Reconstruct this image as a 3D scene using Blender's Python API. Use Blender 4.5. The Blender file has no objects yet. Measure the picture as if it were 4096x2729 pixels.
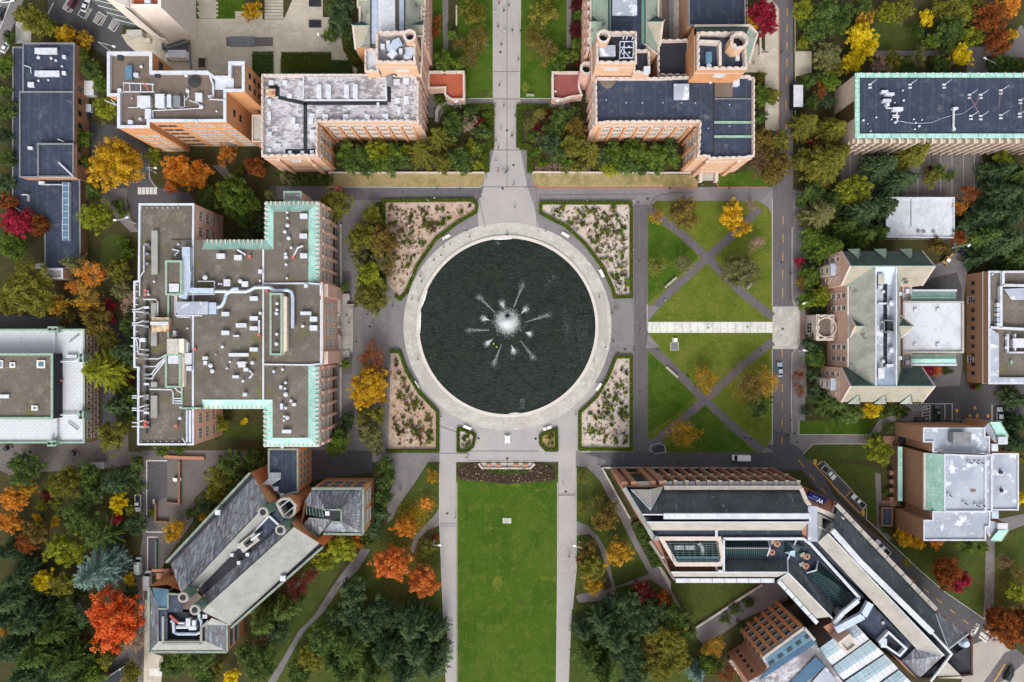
import bpy, math, random
import numpy as np
from mathutils import Vector, Matrix
random.seed(7)
SC = bpy.context.scene
COL = SC.collection
S = 0.083; H = 240.0; CX, CY = 2048.0, 1364.5
t_ = 1024/1764
FR = {'W':(0,0,4096/2353)}
for i,k in enumerate('ABCDEFGHIJKL'):
    FR[k] = ((i%4)*1024, (0,910,1819)[i//4], t_)
FR.update({'M':(560,1760,1000/1742),'N':(2400,1840,900/1764),'O':(3100,1840,996/1757),'P':(1380,0,400/1568),
 'Q':(2280,0,800/2354),'R':(2700,2100,1000/2354),'S':(3200,980,896/2195),'T':(1640,920,820/1568),
 'U':(1700,1640,700/1960),'V':(3400,1620,696/1819),'X':(520,760,400/1254),'Y':(900,900,500/1568),'Z':(520,1250,400/1140)})
def P(f,a,b,z=0.0):
    """a point of the survey photograph, at height z, as a place on the site (metres, north up)"""
    ox,oy,k = FR[f]; px = ox+a*k; py = oy+b*k
    q = S*(H-z)/H
    return Vector(((px-CX)*q, -(py-CY)*q, z))
def PL(f,pts,z=0.0): return [P(f,a,b,z) for a,b in pts]
def XY(f,pts,z=0.0): return [P(f,a,b,z).xy for a,b in pts]

# ---------------------------------------------------------------- materials
def lin(c):
    c=c/255.0
    return c/12.92 if c<=0.04045 else ((c+0.055)/1.055)**2.4
def C(r,g,b): return (lin(r),lin(g),lin(b),1.0)
MATS = {}
def mat(name, base, layers=(), rough=0.85, spec=0.3, metal=0.0, bump=None, coords='pos'):
    """layers: (kind, scale, lo, hi, colour, stretch xyz, detail)"""
    if name in MATS: return MATS[name]
    m = bpy.data.materials.new(name); m.use_nodes=True
    nt=m.node_tree; N=nt.nodes; L=nt.links
    bs=N['Principled BSDF']; bs.inputs['Roughness'].default_value=rough
    bs.inputs['Metallic'].default_value=metal
    bs.inputs['Specular IOR Level'].default_value=spec
    m.diffuse_color=base
    if coords=='pos': co=N.new('ShaderNodeNewGeometry').outputs['Position']
    else: co=N.new('ShaderNodeTexCoord').outputs['Object']
    cur=None
    for ly in layers:
        kind,sc,lo,hi,colr=ly[:5]; st=ly[5] if len(ly)>5 else (1,1,1); det=ly[6] if len(ly)>6 else 4
        mp=N.new('ShaderNodeMapping'); L.new(co,mp.inputs['Vector']); mp.inputs['Scale'].default_value=st
        if len(ly)>7: mp.inputs['Rotation'].default_value=(0,0,ly[7])
        if kind=='n':
            t=N.new('ShaderNodeTexNoise'); t.inputs['Scale'].default_value=sc; t.inputs['Detail'].default_value=det
            t.inputs['Roughness'].default_value=0.6; out=t.outputs['Fac']
        elif kind=='w':
            t=N.new('ShaderNodeTexWave'); t.inputs['Scale'].default_value=sc; t.inputs['Distortion'].default_value=det; out=t.outputs['Fac']
        elif kind=='v':
            t=N.new('ShaderNodeTexVoronoi'); t.inputs['Scale'].default_value=sc; out=t.outputs['Color']
        elif kind=='b':
            t=N.new('ShaderNodeTexBrick'); t.inputs['Scale'].default_value=sc
            t.inputs['Color1'].default_value=(0,0,0,1); t.inputs['Color2'].default_value=(.25,.25,.25,1); t.inputs['Mortar'].default_value=(1,1,1,1)
            t.inputs['Mortar Size'].default_value=det; out=t.outputs['Color']
        L.new(mp.outputs['Vector'],t.inputs['Vector'])
        r=N.new('ShaderNodeMapRange'); r.inputs['From Min'].default_value=lo; r.inputs['From Max'].default_value=hi
        L.new(out,r.inputs['Value'])
        mx=N.new('ShaderNodeMix'); mx.data_type='RGBA'
        L.new(r.outputs['Result'],mx.inputs[0])
        if cur is None: mx.inputs[6].default_value=base
        else: L.new(cur,mx.inputs[6])
        mx.inputs[7].default_value=colr
        cur=mx.outputs[2]
    if cur is None: bs.inputs['Base Color'].default_value=base
    else: L.new(cur,bs.inputs['Base Color'])
    if bump:
        t=N.new('ShaderNodeTexNoise'); t.inputs['Scale'].default_value=bump[0]; t.inputs['Detail'].default_value=5
        L.new(co,t.inputs['Vector'])
        bp=N.new('ShaderNodeBump'); bp.inputs['Strength'].default_value=bump[1]; bp.inputs['Distance'].default_value=bump[2]
        L.new(t.outputs['Fac'],bp.inputs['Height']); L.new(bp.outputs['Normal'],bs.inputs['Normal'])
    MATS[name]=m; return m
def flat(name,c,rough=0.7,var=0.12,metal=0.0):
    d=(c[0]*(1-var*3),c[1]*(1-var*3),c[2]*(1-var*3),1)
    return mat(name,c,[('n',1.1,.35,.75,d)],rough=rough,metal=metal,coords='pos')

lawn_worn = mat('lawn_worn',C(96,108,36),[('n',.06,.42,.58,C(112,114,48)),('n',.2,.46,.62,C(78,98,30)),('n',.6,.54,.66,C(126,118,62)),('n',2.2,.48,.62,C(84,98,32)),('n',6,.45,.62,C(74,86,28))],rough=1,spec=.1,bump=(14,.35,.05))
asphalt = mat('asphalt',C(126,121,122),[('n',.05,.35,.7,C(104,101,104)),('n',.6,.45,.8,C(136,131,130)),('n',6,.35,.75,C(116,112,113)),('v',.06,.72,.74,C(112,108,110))],rough=.9,bump=(8,.2,.02))
asphalt_dark = mat('asphalt_dark',C(84,82,86),[('n',.06,.35,.7,C(68,67,72)),('n',.9,.5,.8,C(98,95,97)),('n',7,.4,.7,C(78,76,79))],rough=.9)
asphalt_lane = mat('asphalt_lane',C(98,92,95),[('n',.08,.35,.7,C(84,80,83)),('n',.35,.45,.8,C(112,106,107),(3,.25,1)),('n',7,.4,.7,C(94,90,92))],rough=.9)
walk_grey = mat('walk_grey',C(164,159,158),[('n',.12,.35,.7,C(146,141,141)),('n',1.4,.5,.8,C(176,171,168)),('n',8,.4,.7,C(156,151,150))],rough=.9)
path_grey = mat('path_grey',C(118,113,113),[('n',.2,.35,.7,C(100,96,97)),('n',4,.5,.8,C(130,125,124))],rough=.9)
walk_warm = mat('walk_warm',C(166,158,150),[('n',.15,.35,.7,C(146,139,133)),('n',1.4,.5,.8,C(178,170,162)),('n',8,.4,.7,C(156,149,142))],rough=.9)
lead_trim = mat('lead_trim',C(132,142,130),[('n',.8,.4,.7,C(106,116,108))],rough=.7)
concrete = mat('concrete',C(180,177,170),[('n',.14,.44,.58,C(156,152,145)),('n',.6,.5,.62,C(198,195,188)),('n',2,.48,.62,C(166,162,155)),('v',.1,.78,.8,C(158,154,148)),('n',.3,.63,.7,C(140,137,132)),('n',5,.45,.62,C(170,166,159))],rough=.85,bump=(6,.15,.02))
concrete_pale = mat('concrete_pale',C(208,206,200),[('n',.3,.42,.6,C(186,184,178)),('n',1.6,.5,.64,C(216,214,208)),('w',.125,.97,1,C(160,158,152),(1,1,1),0)],rough=.85)
paving = mat('paving',C(184,174,158),[('n',.1,.35,.7,C(158,149,134)),('n',.4,.45,.7,C(196,188,172)),('b',.18,.75,1.3,C(150,142,130),(1,1,1),.01),('n',3,.5,.8,C(188,181,168))],rough=.9)
paving_dark = mat('paving_dark',C(112,106,104),[('n',.15,.35,.7,C(92,88,88)),('b',1.2,.6,.95,C(86,82,80),(1,1,1),.04),('n',2,.5,.8,C(124,118,114))],rough=.9)
paving_red = mat('paving_red',C(150,124,120),[('n',.5,.35,.7,C(130,108,104)),('b',1.5,.6,.95,C(112,94,90),(1,1,1),.04)],rough=.9)
coping = mat('pool_coping',C(200,192,186),[('n',.5,.35,.7,C(188,180,172))],rough=.8)
lawn = mat('lawn_grass',C(68,94,24),[('n',.03,.44,.58,C(86,100,38)),('n',.09,.47,.58,C(50,74,18)),('n',.3,.51,.61,C(98,104,44)),('n',.9,.59,.69,C(120,112,62)),('n',2.2,.48,.62,C(60,84,22)),('n',6,.45,.62,C(52,72,20)),('n',.5,.45,.65,C(62,90,24),(6,.12,1))],rough=1,spec=.1,bump=(14,.35,.05))
lawn_dark = mat('lawn_dark',C(62,78,30),[('n',.06,.36,.6,C(90,90,44)),('n',.3,.45,.65,C(56,70,32)),('n',1.1,.52,.7,C(104,96,56)),('n',3,.45,.62,C(62,76,32)),('n',7,.42,.62,C(54,66,28))],rough=1,spec=.1,bump=(14,.35,.05))
lawn_dry = mat('lawn_dry',C(158,138,104),[('n',.1,.46,.6,C(112,112,60)),('n',.5,.45,.65,C(170,150,116)),('n',1.4,.5,.66,C(126,118,72)),('n',5,.45,.62,C(140,124,86))],rough=1,spec=.1)
soil = mat('planting_ground',C(72,68,44),[('n',.05,.38,.66,C(52,58,34)),('n',.25,.45,.72,C(80,70,48)),('n',1.5,.45,.75,C(46,46,28)),('n',6,.45,.7,C(70,68,40))],rough=1,spec=.1,bump=(6,.4,.1))
bed = mat('bed_gravel',C(192,184,178),[('n',.12,.42,.6,C(184,164,150)),('n',.45,.52,.64,C(150,128,104)),('n',1.3,.52,.66,C(168,146,124)),('n',3,.45,.65,C(204,194,188)),('n',8,.5,.66,C(166,146,130))],rough=1)
bed_red = mat('bed_leafy',C(182,166,154),[('n',.1,.42,.58,C(156,122,94)),('n',.45,.5,.62,C(128,100,70)),('n',1.3,.5,.64,C(150,122,96)),('n',3,.45,.65,C(206,186,174)),('n',8,.5,.66,C(144,118,94))],rough=1)
paint_white = mat('paint_white',C(206,204,198),[('n',1.5,.45,.75,C(184,180,174))],rough=.8)
paint_yellow = mat('paint_yellow',C(202,152,58),[('n',1.5,.45,.75,C(184,140,58))],rough=.8)
paint_red = mat('paint_red',C(190,96,92),[('n',1,.4,.7,C(170,110,104))],rough=.8)
kerbm = mat('kerb_concrete',C(184,180,172),[('n',1.2,.4,.7,C(160,156,150))],rough=.9)
# roofs
roof_navy = mat('roof_navy',C(49,57,76),[('n',.1,.4,.6,C(39,46,64)),('n',.5,.52,.68,C(76,82,94)),('n',.28,.6,.7,C(104,104,108),(1,1,1),6),('n',2,.5,.66,C(44,52,70)),('n',5,.45,.65,C(58,66,84)),('w',.09,.985,1.0,C(70,74,84),(1,1,1),0)],rough=.75)
roof_black = mat('roof_black',C(42,44,52),[('n',.2,.38,.66,C(34,36,44)),('n',1,.55,.75,C(58,60,66))],rough=.75)
roof_gravel = mat('roof_gravel',C(118,110,101),[('n',.08,.38,.58,C(92,86,78)),('n',.35,.5,.66,C(134,126,115)),('n',1.5,.48,.62,C(106,99,90)),('n',5,.45,.6,C(90,84,77)),('n',.16,.6,.7,C(102,98,64)),('n',.22,.66,.72,C(74,69,62))],rough=1,bump=(10,.3,.04))
roof_brown = mat('roof_brown',C(116,102,92),[('n',.1,.36,.66,C(96,85,78)),('n',.5,.5,.75,C(132,118,108)),('n',7,.35,.75,C(104,92,84))],rough=1)
roof_streak = mat('roof_weathered_white',C(186,182,188),[('n',.13,.46,.56,C(98,93,98)),('n',.5,.48,.6,C(206,204,210),(.8,1.2,1)),('n',.9,.54,.62,C(108,103,108),(.6,1.5,1)),('n',.09,.55,.64,C(62,57,62)),('n',2.4,.55,.66,C(96,92,96),(.7,1.4,1)),('n',6,.4,.7,C(160,157,160))],rough=.8)
roof_white = mat('roof_white',C(194,198,205),[('n',.16,.45,.6,C(176,180,188)),('n',.5,.56,.66,C(176,177,182)),('n',.9,.55,.75,C(210,213,217)),('w',.42,.93,1.0,C(196,196,200),(1,1,1),.3),('n',.09,.68,.76,C(140,138,140))],rough=.7)
roof_white2 = mat('roof_membrane_grey',C(165,170,183),[('n',.1,.44,.56,C(150,155,170)),('n',.35,.57,.64,C(206,210,217)),('n',1.2,.6,.75,C(186,189,200)),('n',.07,.7,.78,C(110,108,112))],rough=.7)
roof_far = mat('roof_pale_patched',C(192,196,204),[('n',.2,.4,.65,C(182,186,194)),('b',.35,.5,.9,C(203,205,206),(1,1,1),.06),('n',.9,.55,.75,C(168,176,190))],rough=.75)
copper = mat('copper_patina',C(168,206,197),[('n',.25,.4,.62,C(140,186,174)),('w',.5,.75,1,C(130,172,160),(1,1,1),0),('n',1.2,.52,.68,C(188,216,206))],rough=.7)
copper_y = mat('copper_patina_cross',C(168,206,197),[('n',.25,.4,.62,C(140,186,174)),('w',.5,.75,1,C(130,172,160),(1,1,1),0,1.5708),('n',1.2,.52,.68,C(188,216,206))],rough=.7)
copper_dark = mat('copper_dark',C(100,130,116),[('n',.4,.4,.68,C(82,112,100))],rough=.7)
copper_trim = flat('copper_trim',C(146,174,156))
slate_grey = mat('slate_grey',C(156,157,150),[('n',.3,.4,.65,C(128,130,122)),('v',.9,.86,.9,C(104,100,88)),('n',3,.5,.75,C(162,162,152))],rough=.9)
slate_green = mat('slate_green',C(150,166,150),[('n',.3,.4,.65,C(128,146,132)),('v',.9,.86,.9,C(108,116,100)),('n',3,.5,.75,C(166,178,160))],rough=.9)
slate_cream = mat('slate_cream',C(152,146,132),[('n',.3,.4,.65,C(140,134,120)),('v',.9,.88,.92,C(132,122,94)),('n',3,.5,.75,C(166,160,144))],rough=.9)  # south slopes of the same slate, with sunlight put into the colour
slate_dark = mat('slate_mossy_shaded',C(74,86,82),[('n',.3,.4,.65,C(56,66,64)),('n',1.2,.5,.7,C(92,102,96)),('n',4,.5,.75,C(62,72,70))],rough=.9)  # mainly north slopes: shade put into the colour, besides moss and wet
metal_slope = mat('roof_metal_grey',C(112,116,124),[('n',.12,.42,.58,C(84,86,96)),('n',.6,.5,.62,C(150,152,158),(2.2,.4,1),4,.9),('n',.5,.55,.66,C(98,86,88)),('n',1.5,.55,.66,C(74,76,84),(2.2,.4,1),4,.9)],rough=.6)
streaked_dark = mat('roof_dark_streaked',C(76,83,88),[('n',.2,.42,.6,C(58,65,70)),('n',.3,.61,.72,C(122,128,128),(3,.4,1)),('n',1.2,.64,.7,C(150,152,150),(2,.3,1)),('n',2,.5,.7,C(74,80,84))],rough=.7)
roof_cream = mat('roof_cream',C(146,146,143),[('n',.25,.4,.62,C(132,132,128)),('n',2.5,.5,.75,C(160,160,154))],rough=.8)
roof_khaki = mat('roof_khaki',C(157,153,145),[('n',.25,.4,.62,C(143,139,132)),('n',2.5,.5,.75,C(168,164,154))],rough=.8)
terrace_red = mat('terrace_red',C(178,92,66),[('n',.3,.4,.68,C(160,84,62)),('b',1.5,.6,.95,C(146,78,58),(1,1,1),.04)],rough=.9)
terrace_rose = mat('terrace_rose',C(152,84,80),[('n',.3,.4,.68,C(134,74,72)),('b',1.5,.6,.95,C(120,70,66),(1,1,1),.04)],rough=.9)
# walls
def brick(name,c,c2,c3):
    return mat(name,c,[('n',.2,.4,.68,c2),('n',1.2,.45,.75,c3),('w',1.0,.9,1,c2,(0,0,1),0),('n',7,.4,.7,c2)],rough=.9)
brick_orange = brick('brick_orange',C(198,146,102),C(178,124,84),C(208,158,116))
brick_tan = brick('brick_tan',C(196,162,138),C(190,150,120),C(218,182,152))
brick_pink = brick('brick_pink',C(212,174,156),C(190,152,136),C(222,188,170))
brick_brown = brick('brick_brown',C(168,130,104),C(150,115,92),C(178,142,114))
brick_dark = brick('brick_dark',C(138,106,86),C(118,90,74),C(148,116,96))
brick_rust = brick('brick_rust',C(168,126,106),C(152,108,86),C(184,136,112))
brick_pale = mat('brick_pale',C(226,214,204),[('n',.3,.4,.68,C(212,200,190)),('w',.8,.9,1,C(206,194,184),(0,0,1),0),('n',4,.5,.75,C(232,222,212))],rough=.9)
stone = mat('stone_trim',C(196,182,174),[('n',.6,.4,.62,C(182,168,158)),('n',3,.5,.75,C(222,208,198))],rough=.85)
stone_grey = mat('stone_grey',C(176,170,162),[('n',.6,.4,.68,C(152,146,140))],rough=.85)
panel_tan = mat('panel_tan',C(206,188,172),[('n',.3,.4,.68,C(194,176,160)),('b',.5,.6,.95,C(186,168,152),(1,1,1),.01)],rough=.9)
metal_white = mat('metal_white',C(196,199,207),[('n',.7,.45,.65,C(178,182,192))],rough=.5)
metal_blue = mat('duct_silver',C(190,202,218),[('n',.8,.4,.7,C(164,178,198)),('w',.6,.9,1,C(150,162,180),(1,1,1),0)],rough=.45,metal=.2)
metal_grey = flat('metal_grey',C(128,130,134),.5)
metal_dark = flat('metal_dark',C(54,56,60),.5)
cream_wall = flat('cream_wall',C(226,214,196),.8,.05)
rust_panel = mat('rusty_panel',C(160,110,84),[('n',.6,.4,.6,C(206,190,160)),('n',2,.5,.7,C(138,84,60))],rough=.9)
glass_dark = mat('glass_dark',C(34,40,48),[('n',.6,.4,.7,C(22,26,32))],rough=.12,spec=.6)
glass_teal = mat('glass_teal',C(34,54,56),[('n',.5,.4,.7,C(30,54,54))],rough=.15,spec=.6)
glass_pale = mat('glass_pale',C(172,198,210),[('n',.4,.4,.7,C(150,180,194))],rough=.2,spec=.5)
bar_teal = flat('glazing_bar_teal',C(84,108,108),.5,.03)
glass_blue = mat('glass_blue',C(88,120,140),[('n',.4,.4,.7,C(70,104,126))],rough=.2,spec=.5)
frame_white = flat('frame_white',C(220,214,204),.7,.04)
frame_dark = flat('frame_dark',C(70,66,64),.6,.05)
bark = mat('bark',C(92,76,60),[('n',3,.4,.7,C(66,54,44))],rough=1,coords='obj')
bark_pale = mat('bark_pale',C(150,136,118),[('n',3,.4,.7,C(120,106,92))],rough=1,coords='obj')
foam = mat('water_foam',C(236,240,242),[('n',3,.4,.7,C(214,222,226))],rough=.6)
banner_blue = flat('banner_blue',C(24,32,92),.7,.03)
white_plain = flat('white_plain',C(236,236,234),.6,.03)

# ---------------------------------------------------------------- mesh builder
def ccw(p):
    a=0
    for i in range(len(p)):
        x0,y0=p[i][0],p[i][1]; x1,y1=p[(i+1)%len(p)][0],p[(i+1)%len(p)][1]
        a+=x0*y1-x1*y0
    return list(p) if a>0 else list(reversed(p))
def inset(poly,d):
    p=[Vector((q[0],q[1])) for q in ccw(poly)]; n=len(p); out=[]
    for i in range(n):
        a,b,c=p[i-1],p[i],p[(i+1)%n]
        e1=(b-a).normalized(); e2=(c-b).normalized()
        n1=Vector((-e1.y,e1.x)); n2=Vector((-e2.y,e2.x))
        k=1+n1.dot(n2)
        m=(n1+n2)/max(k,.3)
        out.append(b+m*d)
    return out
class MB:
    def __init__(s): s.v=[]; s.f=[]; s.m=[]; s.ms=[]
    def mi(s,m):
        if m not in s.ms: s.ms.append(m)
        return s.ms.index(m)
    def face(s,pts,m):
        i=len(s.v); s.v+= [tuple(p) for p in pts]; s.f.append(tuple(range(i,i+len(pts)))); s.m.append(s.mi(m))
    def up(s,pts,m):
        """a face whose normal looks up"""
        pts=list(pts); n=Vector((0,0,0))
        for k in range(len(pts)):
            a=Vector(pts[k]); b=Vector(pts[(k+1)%len(pts)]); n+=a.cross(b)
        s.face(pts if n.z>=0 else pts[::-1],m)
    def box(s,c,dx,dy,dz,m,rz=0.0,top=None):
        cs,sn=math.cos(rz),math.sin(rz)
        def w(x,y,z): return (c[0]+x*cs-y*sn,c[1]+x*sn+y*cs,c[2]+z)
        x,y=dx/2,dy/2
        b=[w(-x,-y,0),w(x,-y,0),w(x,y,0),w(-x,y,0)]; t=[w(-x,-y,dz),w(x,-y,dz),w(x,y,dz),w(-x,y,dz)]
        for i in range(4): s.face([b[i],b[(i+1)%4],t[(i+1)%4],t[i]],m)
        s.face(t,top or m); s.face(b[::-1],m)
    def prism(s,poly,z0,z1,m,top=None,cap=True):
        p=ccw(poly); n=len(p)
        for i in range(n):
            a,b=p[i],p[(i+1)%n]
            s.face([(a[0],a[1],z0),(b[0],b[1],z0),(b[0],b[1],z1),(a[0],a[1],z1)],m)
        if cap: s.face([(q[0],q[1],z1) for q in p],top or m)
    def ring(s,poly,t,z0,z1,m,proud=0.0,inner=None):
        o=inset(poly,-proud) if proud else [Vector((q[0],q[1])) for q in ccw(poly)]
        i_=inset(poly,t); n=len(o)
        for k in range(n):
            a,b,c,d=o[k],o[(k+1)%n],i_[(k+1)%n],i_[k]
            s.face([(a.x,a.y,z0),(b.x,b.y,z0),(b.x,b.y,z1),(a.x,a.y,z1)],m)
            s.face([(c.x,c.y,inner if inner is not None else z0),(d.x,d.y,inner if inner is not None else z0),(d.x,d.y,z1),(c.x,c.y,z1)],m)
            s.face([(a.x,a.y,z1),(b.x,b.y,z1),(c.x,c.y,z1),(d.x,d.y,z1)],m)
            if proud: s.face([(b.x,b.y,z0),(a.x,a.y,z0),(d.x,d.y,z0),(c.x,c.y,z0)],m)
        return i_
    def skirt(s,pts,m,z0=0.0,closed=True):
        """walls hanging from a 3-D edge down to z0"""
        n=len(pts)
        for i in range(n if closed else n-1):
            a,b=pts[i],pts[(i+1)%n]
            s.face([(a[0],a[1],z0),(b[0],b[1],z0),tuple(b),tuple(a)],m)
    def cyl(s,c,r,h,m,n=14,r2=None,top=None):
        r2=r if r2 is None else r2
        b=[(c[0]+r*math.cos(2*math.pi*i/n),c[1]+r*math.sin(2*math.pi*i/n),c[2]) for i in range(n)]
        t=[(c[0]+r2*math.cos(2*math.pi*i/n),c[1]+r2*math.sin(2*math.pi*i/n),c[2]+h) for i in range(n)]
        for i in range(n): s.face([b[i],b[(i+1)%n],t[(i+1)%n],t[i]],m)
        s.face(t,top or m)
    def tube(s,pts,r,m,n=8):
        pts=[Vector(p) for p in pts]; rr=r if isinstance(r,(list,tuple)) else [r]*len(pts); rings=[]
        for i,p in enumerate(pts):
            d=(pts[min(i+1,len(pts)-1)]-pts[max(i-1,0)]).normalized()
            u=d.cross(Vector((0,0,1)) if abs(d.z)<.95 else Vector((1,0,0))).normalized(); v=u.cross(d)
            rings.append([p+(u*math.cos(2*math.pi*k/n)+v*math.sin(2*math.pi*k/n))*rr[i] for k in range(n)])
        for i in range(len(rings)-1):
            for k in range(n): s.face([rings[i][k],rings[i][(k+1)%n],rings[i+1][(k+1)%n],rings[i+1][k]],m)
        s.face(rings[0],m); s.face(rings[-1][::-1],m)
    def strip(s,pts,w,z0,z1,m):
        """a bar of width w along a plan path (mitred), from z0 to z1"""
        p=[Vector((q[0],q[1])) for q in pts]; n=len(p); Lf=[];Rt=[]
        for i in range(n):
            d1=(p[i]-p[i-1]).normalized() if i>0 else None
            d2=(p[i+1]-p[i]).normalized() if i<n-1 else None
            if d1 is None: d1=d2
            if d2 is None: d2=d1
            n1=Vector((-d1.y,d1.x)); n2=Vector((-d2.y,d2.x)); mm=(n1+n2)/max(1+n1.dot(n2),.4)
            Lf.append(p[i]+mm*w/2); Rt.append(p[i]-mm*w/2)
        for i in range(n-1):
            a,b,c,d=Rt[i],Rt[i+1],Lf[i+1],Lf[i]
            s.face([(a.x,a.y,z1),(b.x,b.y,z1),(c.x,c.y,z1),(d.x,d.y,z1)],m)
            if z1-z0>.015:
                s.face([(a.x,a.y,z0),(b.x,b.y,z0),(b.x,b.y,z1),(a.x,a.y,z1)],m)
                s.face([(c.x,c.y,z0),(d.x,d.y,z0),(d.x,d.y,z1),(c.x,c.y,z1)],m)
        if z1-z0>.015:
            for a,b in ((Lf[0],Rt[0]),(Rt[-1],Lf[-1])):
                s.face([(a.x,a.y,z0),(b.x,b.y,z0),(b.x,b.y,z1),(a.x,a.y,z1)],m)
    def mesh(s,name):
        me=bpy.data.meshes.new(name); me.from_pydata(s.v,[],s.f)
        for m in s.ms: me.materials.append(m)
        me.polygons.foreach_set('material_index',s.m); me.update(); return me
    def build(s,name,parent=None,smooth=False):
        if parent is not None:
            o=parent.matrix_basis.inverted() if parent.parent is None else (parent.parent.matrix_basis@parent.matrix_basis).inverted()
            s.v=[tuple(o@Vector(q)) for q in s.v]
        me=s.mesh(name)
        if smooth: me.polygons.foreach_set('use_smooth',[True]*len(me.polygons))
        return link(name,me,parent)
def link(name,me,parent=None,loc=None,rz=None):
    o=bpy.data.objects.new(name,me); COL.objects.link(o)
    if parent is not None: o.parent=parent
    if loc is not None: o.location=loc
    if rz is not None: o.rotation_euler=(0,0,rz)
    return o
def tag(o,label=None,cat=None,group=None,kind=None):
    if label: o['label']=label
    if cat: o['category']=cat
    if group: o['group']=group
    if kind: o['kind']=kind
    return o
def thing(name,label,cat,loc=(0,0,0),rz=0.0,group=None):
    o=bpy.data.objects.new(name,None); COL.objects.link(o); o.location=loc; o.rotation_euler=(0,0,rz); o.empty_display_size=.5
    return tag(o,label,cat,group)
def struct(name,mb):
    o=mb.build(name); o['kind']='structure'; return o
def dup(root,loc,rz=0.0,scale=None):
    r=root.copy(); COL.objects.link(r); r.location=loc; r.rotation_euler=(0,0,rz)
    if scale: r.scale=(scale,)*3
    for ch in root.children:
        c=ch.copy(); COL.objects.link(c); c.parent=r
        for g in ch.children:
            d=g.copy(); COL.objects.link(d); d.parent=c
    return r
ORD=['first','second','third','fourth','fifth','sixth','seventh','eighth','ninth','tenth','eleventh','twelfth','thirteenth','fourteenth','fifteenth','sixteenth','seventeenth','eighteenth','nineteenth','twentieth']
# ---------------------------------------------------------------- ground
g=MB(); g.face([(-1800,-1800,0),(1800,-1800,0),(1800,1800,0),(-1800,1800,0)],soil); struct('ground',g)
LVL={}
def lvl_z(z):
    k=round(z,4); LVL[k]=LVL.get(k,-1)+1; return z+LVL[k]*.00037
def sheet(name,m,z,*polys):
    b=MB()
    for f,pts in polys:
        zk=lvl_z(z); b.up([(p.x,p.y,zk) for p in PL(f,pts,0)],m)
    return struct(name,b)
def lines(name,m,z,w,*paths):
    b=MB()
    for f,pts in paths: zk=lvl_z(z); b.strip(XY(f,pts),w,zk,zk,m)
    return struct(name,b)
R_=lambda x0,y0,x1,y1:[(x0,y0),(x1,y0),(x1,y1),(x0,y1)]
# asphalt
sheet('plaza',asphalt,.03,('W',[(700,428),(1104,428),(1116,402),(1118,345),(1135,338),(1133,-20),(1196,-20),(1196,338),(1220,345),(1222,402),(1234,430),(1790,430),(1850,440),(1850,1078),(1385,1078),(1322,1062),(700,1062)]))
sheet('plaza',walk_grey,.045,('W',[(1135,345),(1133,-20),(1196,-20),(1196,345),(1212,430),(1226,470),(1238,520),(1100,520),(1096,470),(1112,430)]))
sheet('plaza',walk_grey,.045,('W',[(930,975),(960,880),(1400,880),(1405,1000),(1330,1060),(1010,1062),(1010,1000)]))
sheet('plaza',asphalt_lane,.04,('W',[(1457,470),(1490,470),(1490,1040),(1457,1040)]),('W',[(620,428),(700,428),(1110,430),(1104,460),(700,460),(620,458)]))
sheet('road',asphalt_lane,.04,('W',R_(1776,-20,1822,1000)))
sheet('road',asphalt_dark,.05,('W',[(1322,1040),(1776,1040),(1776,990),(1832,1000),(1850,1080),(1400,1076),(1385,1076),(1322,1070)]))
sheet('road',asphalt_dark,.055,('O',[(-120,-110),(130,-110),(290,10),(420,260),(640,470),(830,620),(1010,770),(1190,930),(1480,1130),(1560,1240),(1400,1300),(1130,1080),(700,650),(330,250),(120,-20)]))
sheet('road',asphalt_dark,.045,('O',[(290,5),(350,10),(520,190),(645,340),(640,420),(600,400),(430,230)]))
sheet('pavement',walk_warm,.05,('O',[(1400,1250),(1500,1190),(1570,1240),(1640,1330),(1757,1380),(1780,1600),(1300,1600),(1380,1400)]))
sheet('road',asphalt_lane,.065,('O',[(1620,1360),(1700,1330),(1780,1400),(1760,1430),(1560,1600),(1450,1600)]))
sheet('path',path_grey,.05,('H',[(150,1420),(240,1432),(690,1432),(760,1330),(820,1300),(960,1300),(960,1260),(1050,1260),(1050,1335),(860,1335),(800,1360),(735,1470),(690,1485),(310,1490),(240,1560),(150,1540)]))
sheet('path',path_grey,.05,('H',[(165,840),(205,850),(265,950),(262,1060),(270,1150),(225,1230),(208,1330),(212,1425),(165,1420),(165,1260),(235,1150),(235,1000)]))
sheet('road',asphalt_dark,.045,('H',[(1040,1090),(1150,1000),(1360,1000),(1360,1085),(1800,1085),(1800,1335),(1030,1335),(1030,1240),(940,1240),(940,1200)]))
sheet('road',path_grey,.05,('H',[(1050,400),(1150,260),(1300,170),(1270,90),(1310,90),(1390,180),(1370,330),(1340,560),(1340,960),(1320,1090),(1150,1100),(1060,960),(1000,440)]))
sheet('road',asphalt_dark,.058,('H',[(1060,400),(1130,350),(1300,310),(1335,420),(1335,520),(990,520),(990,400)]))
sheet('pavement',concrete,.06,('H',[(30,545),(200,545),(218,580),(218,800),(200,838),(30,838)]))
sheet('path',paving_red,.055,('H',[(218,600),(400,600),(400,780),(218,780)]))
sheet('path',path_grey,.04,('W',R_(995,228,1310,246)),('B',[(1180,640),(1225,640),(1225,810),(1180,810)]),('B',[(1280,-20),(1325,-20),(1325,350),(1290,350)]),('C',[(375,-20),(410,-20),(405,330),(375,330)]))
sheet('path',path_grey,.075,('B',[(1240,800),(1255,750),(1300,715),(1360,708),(1385,735),(1370,760),(1310,760),(1275,800),(1260,850),(1240,850)]))
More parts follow.
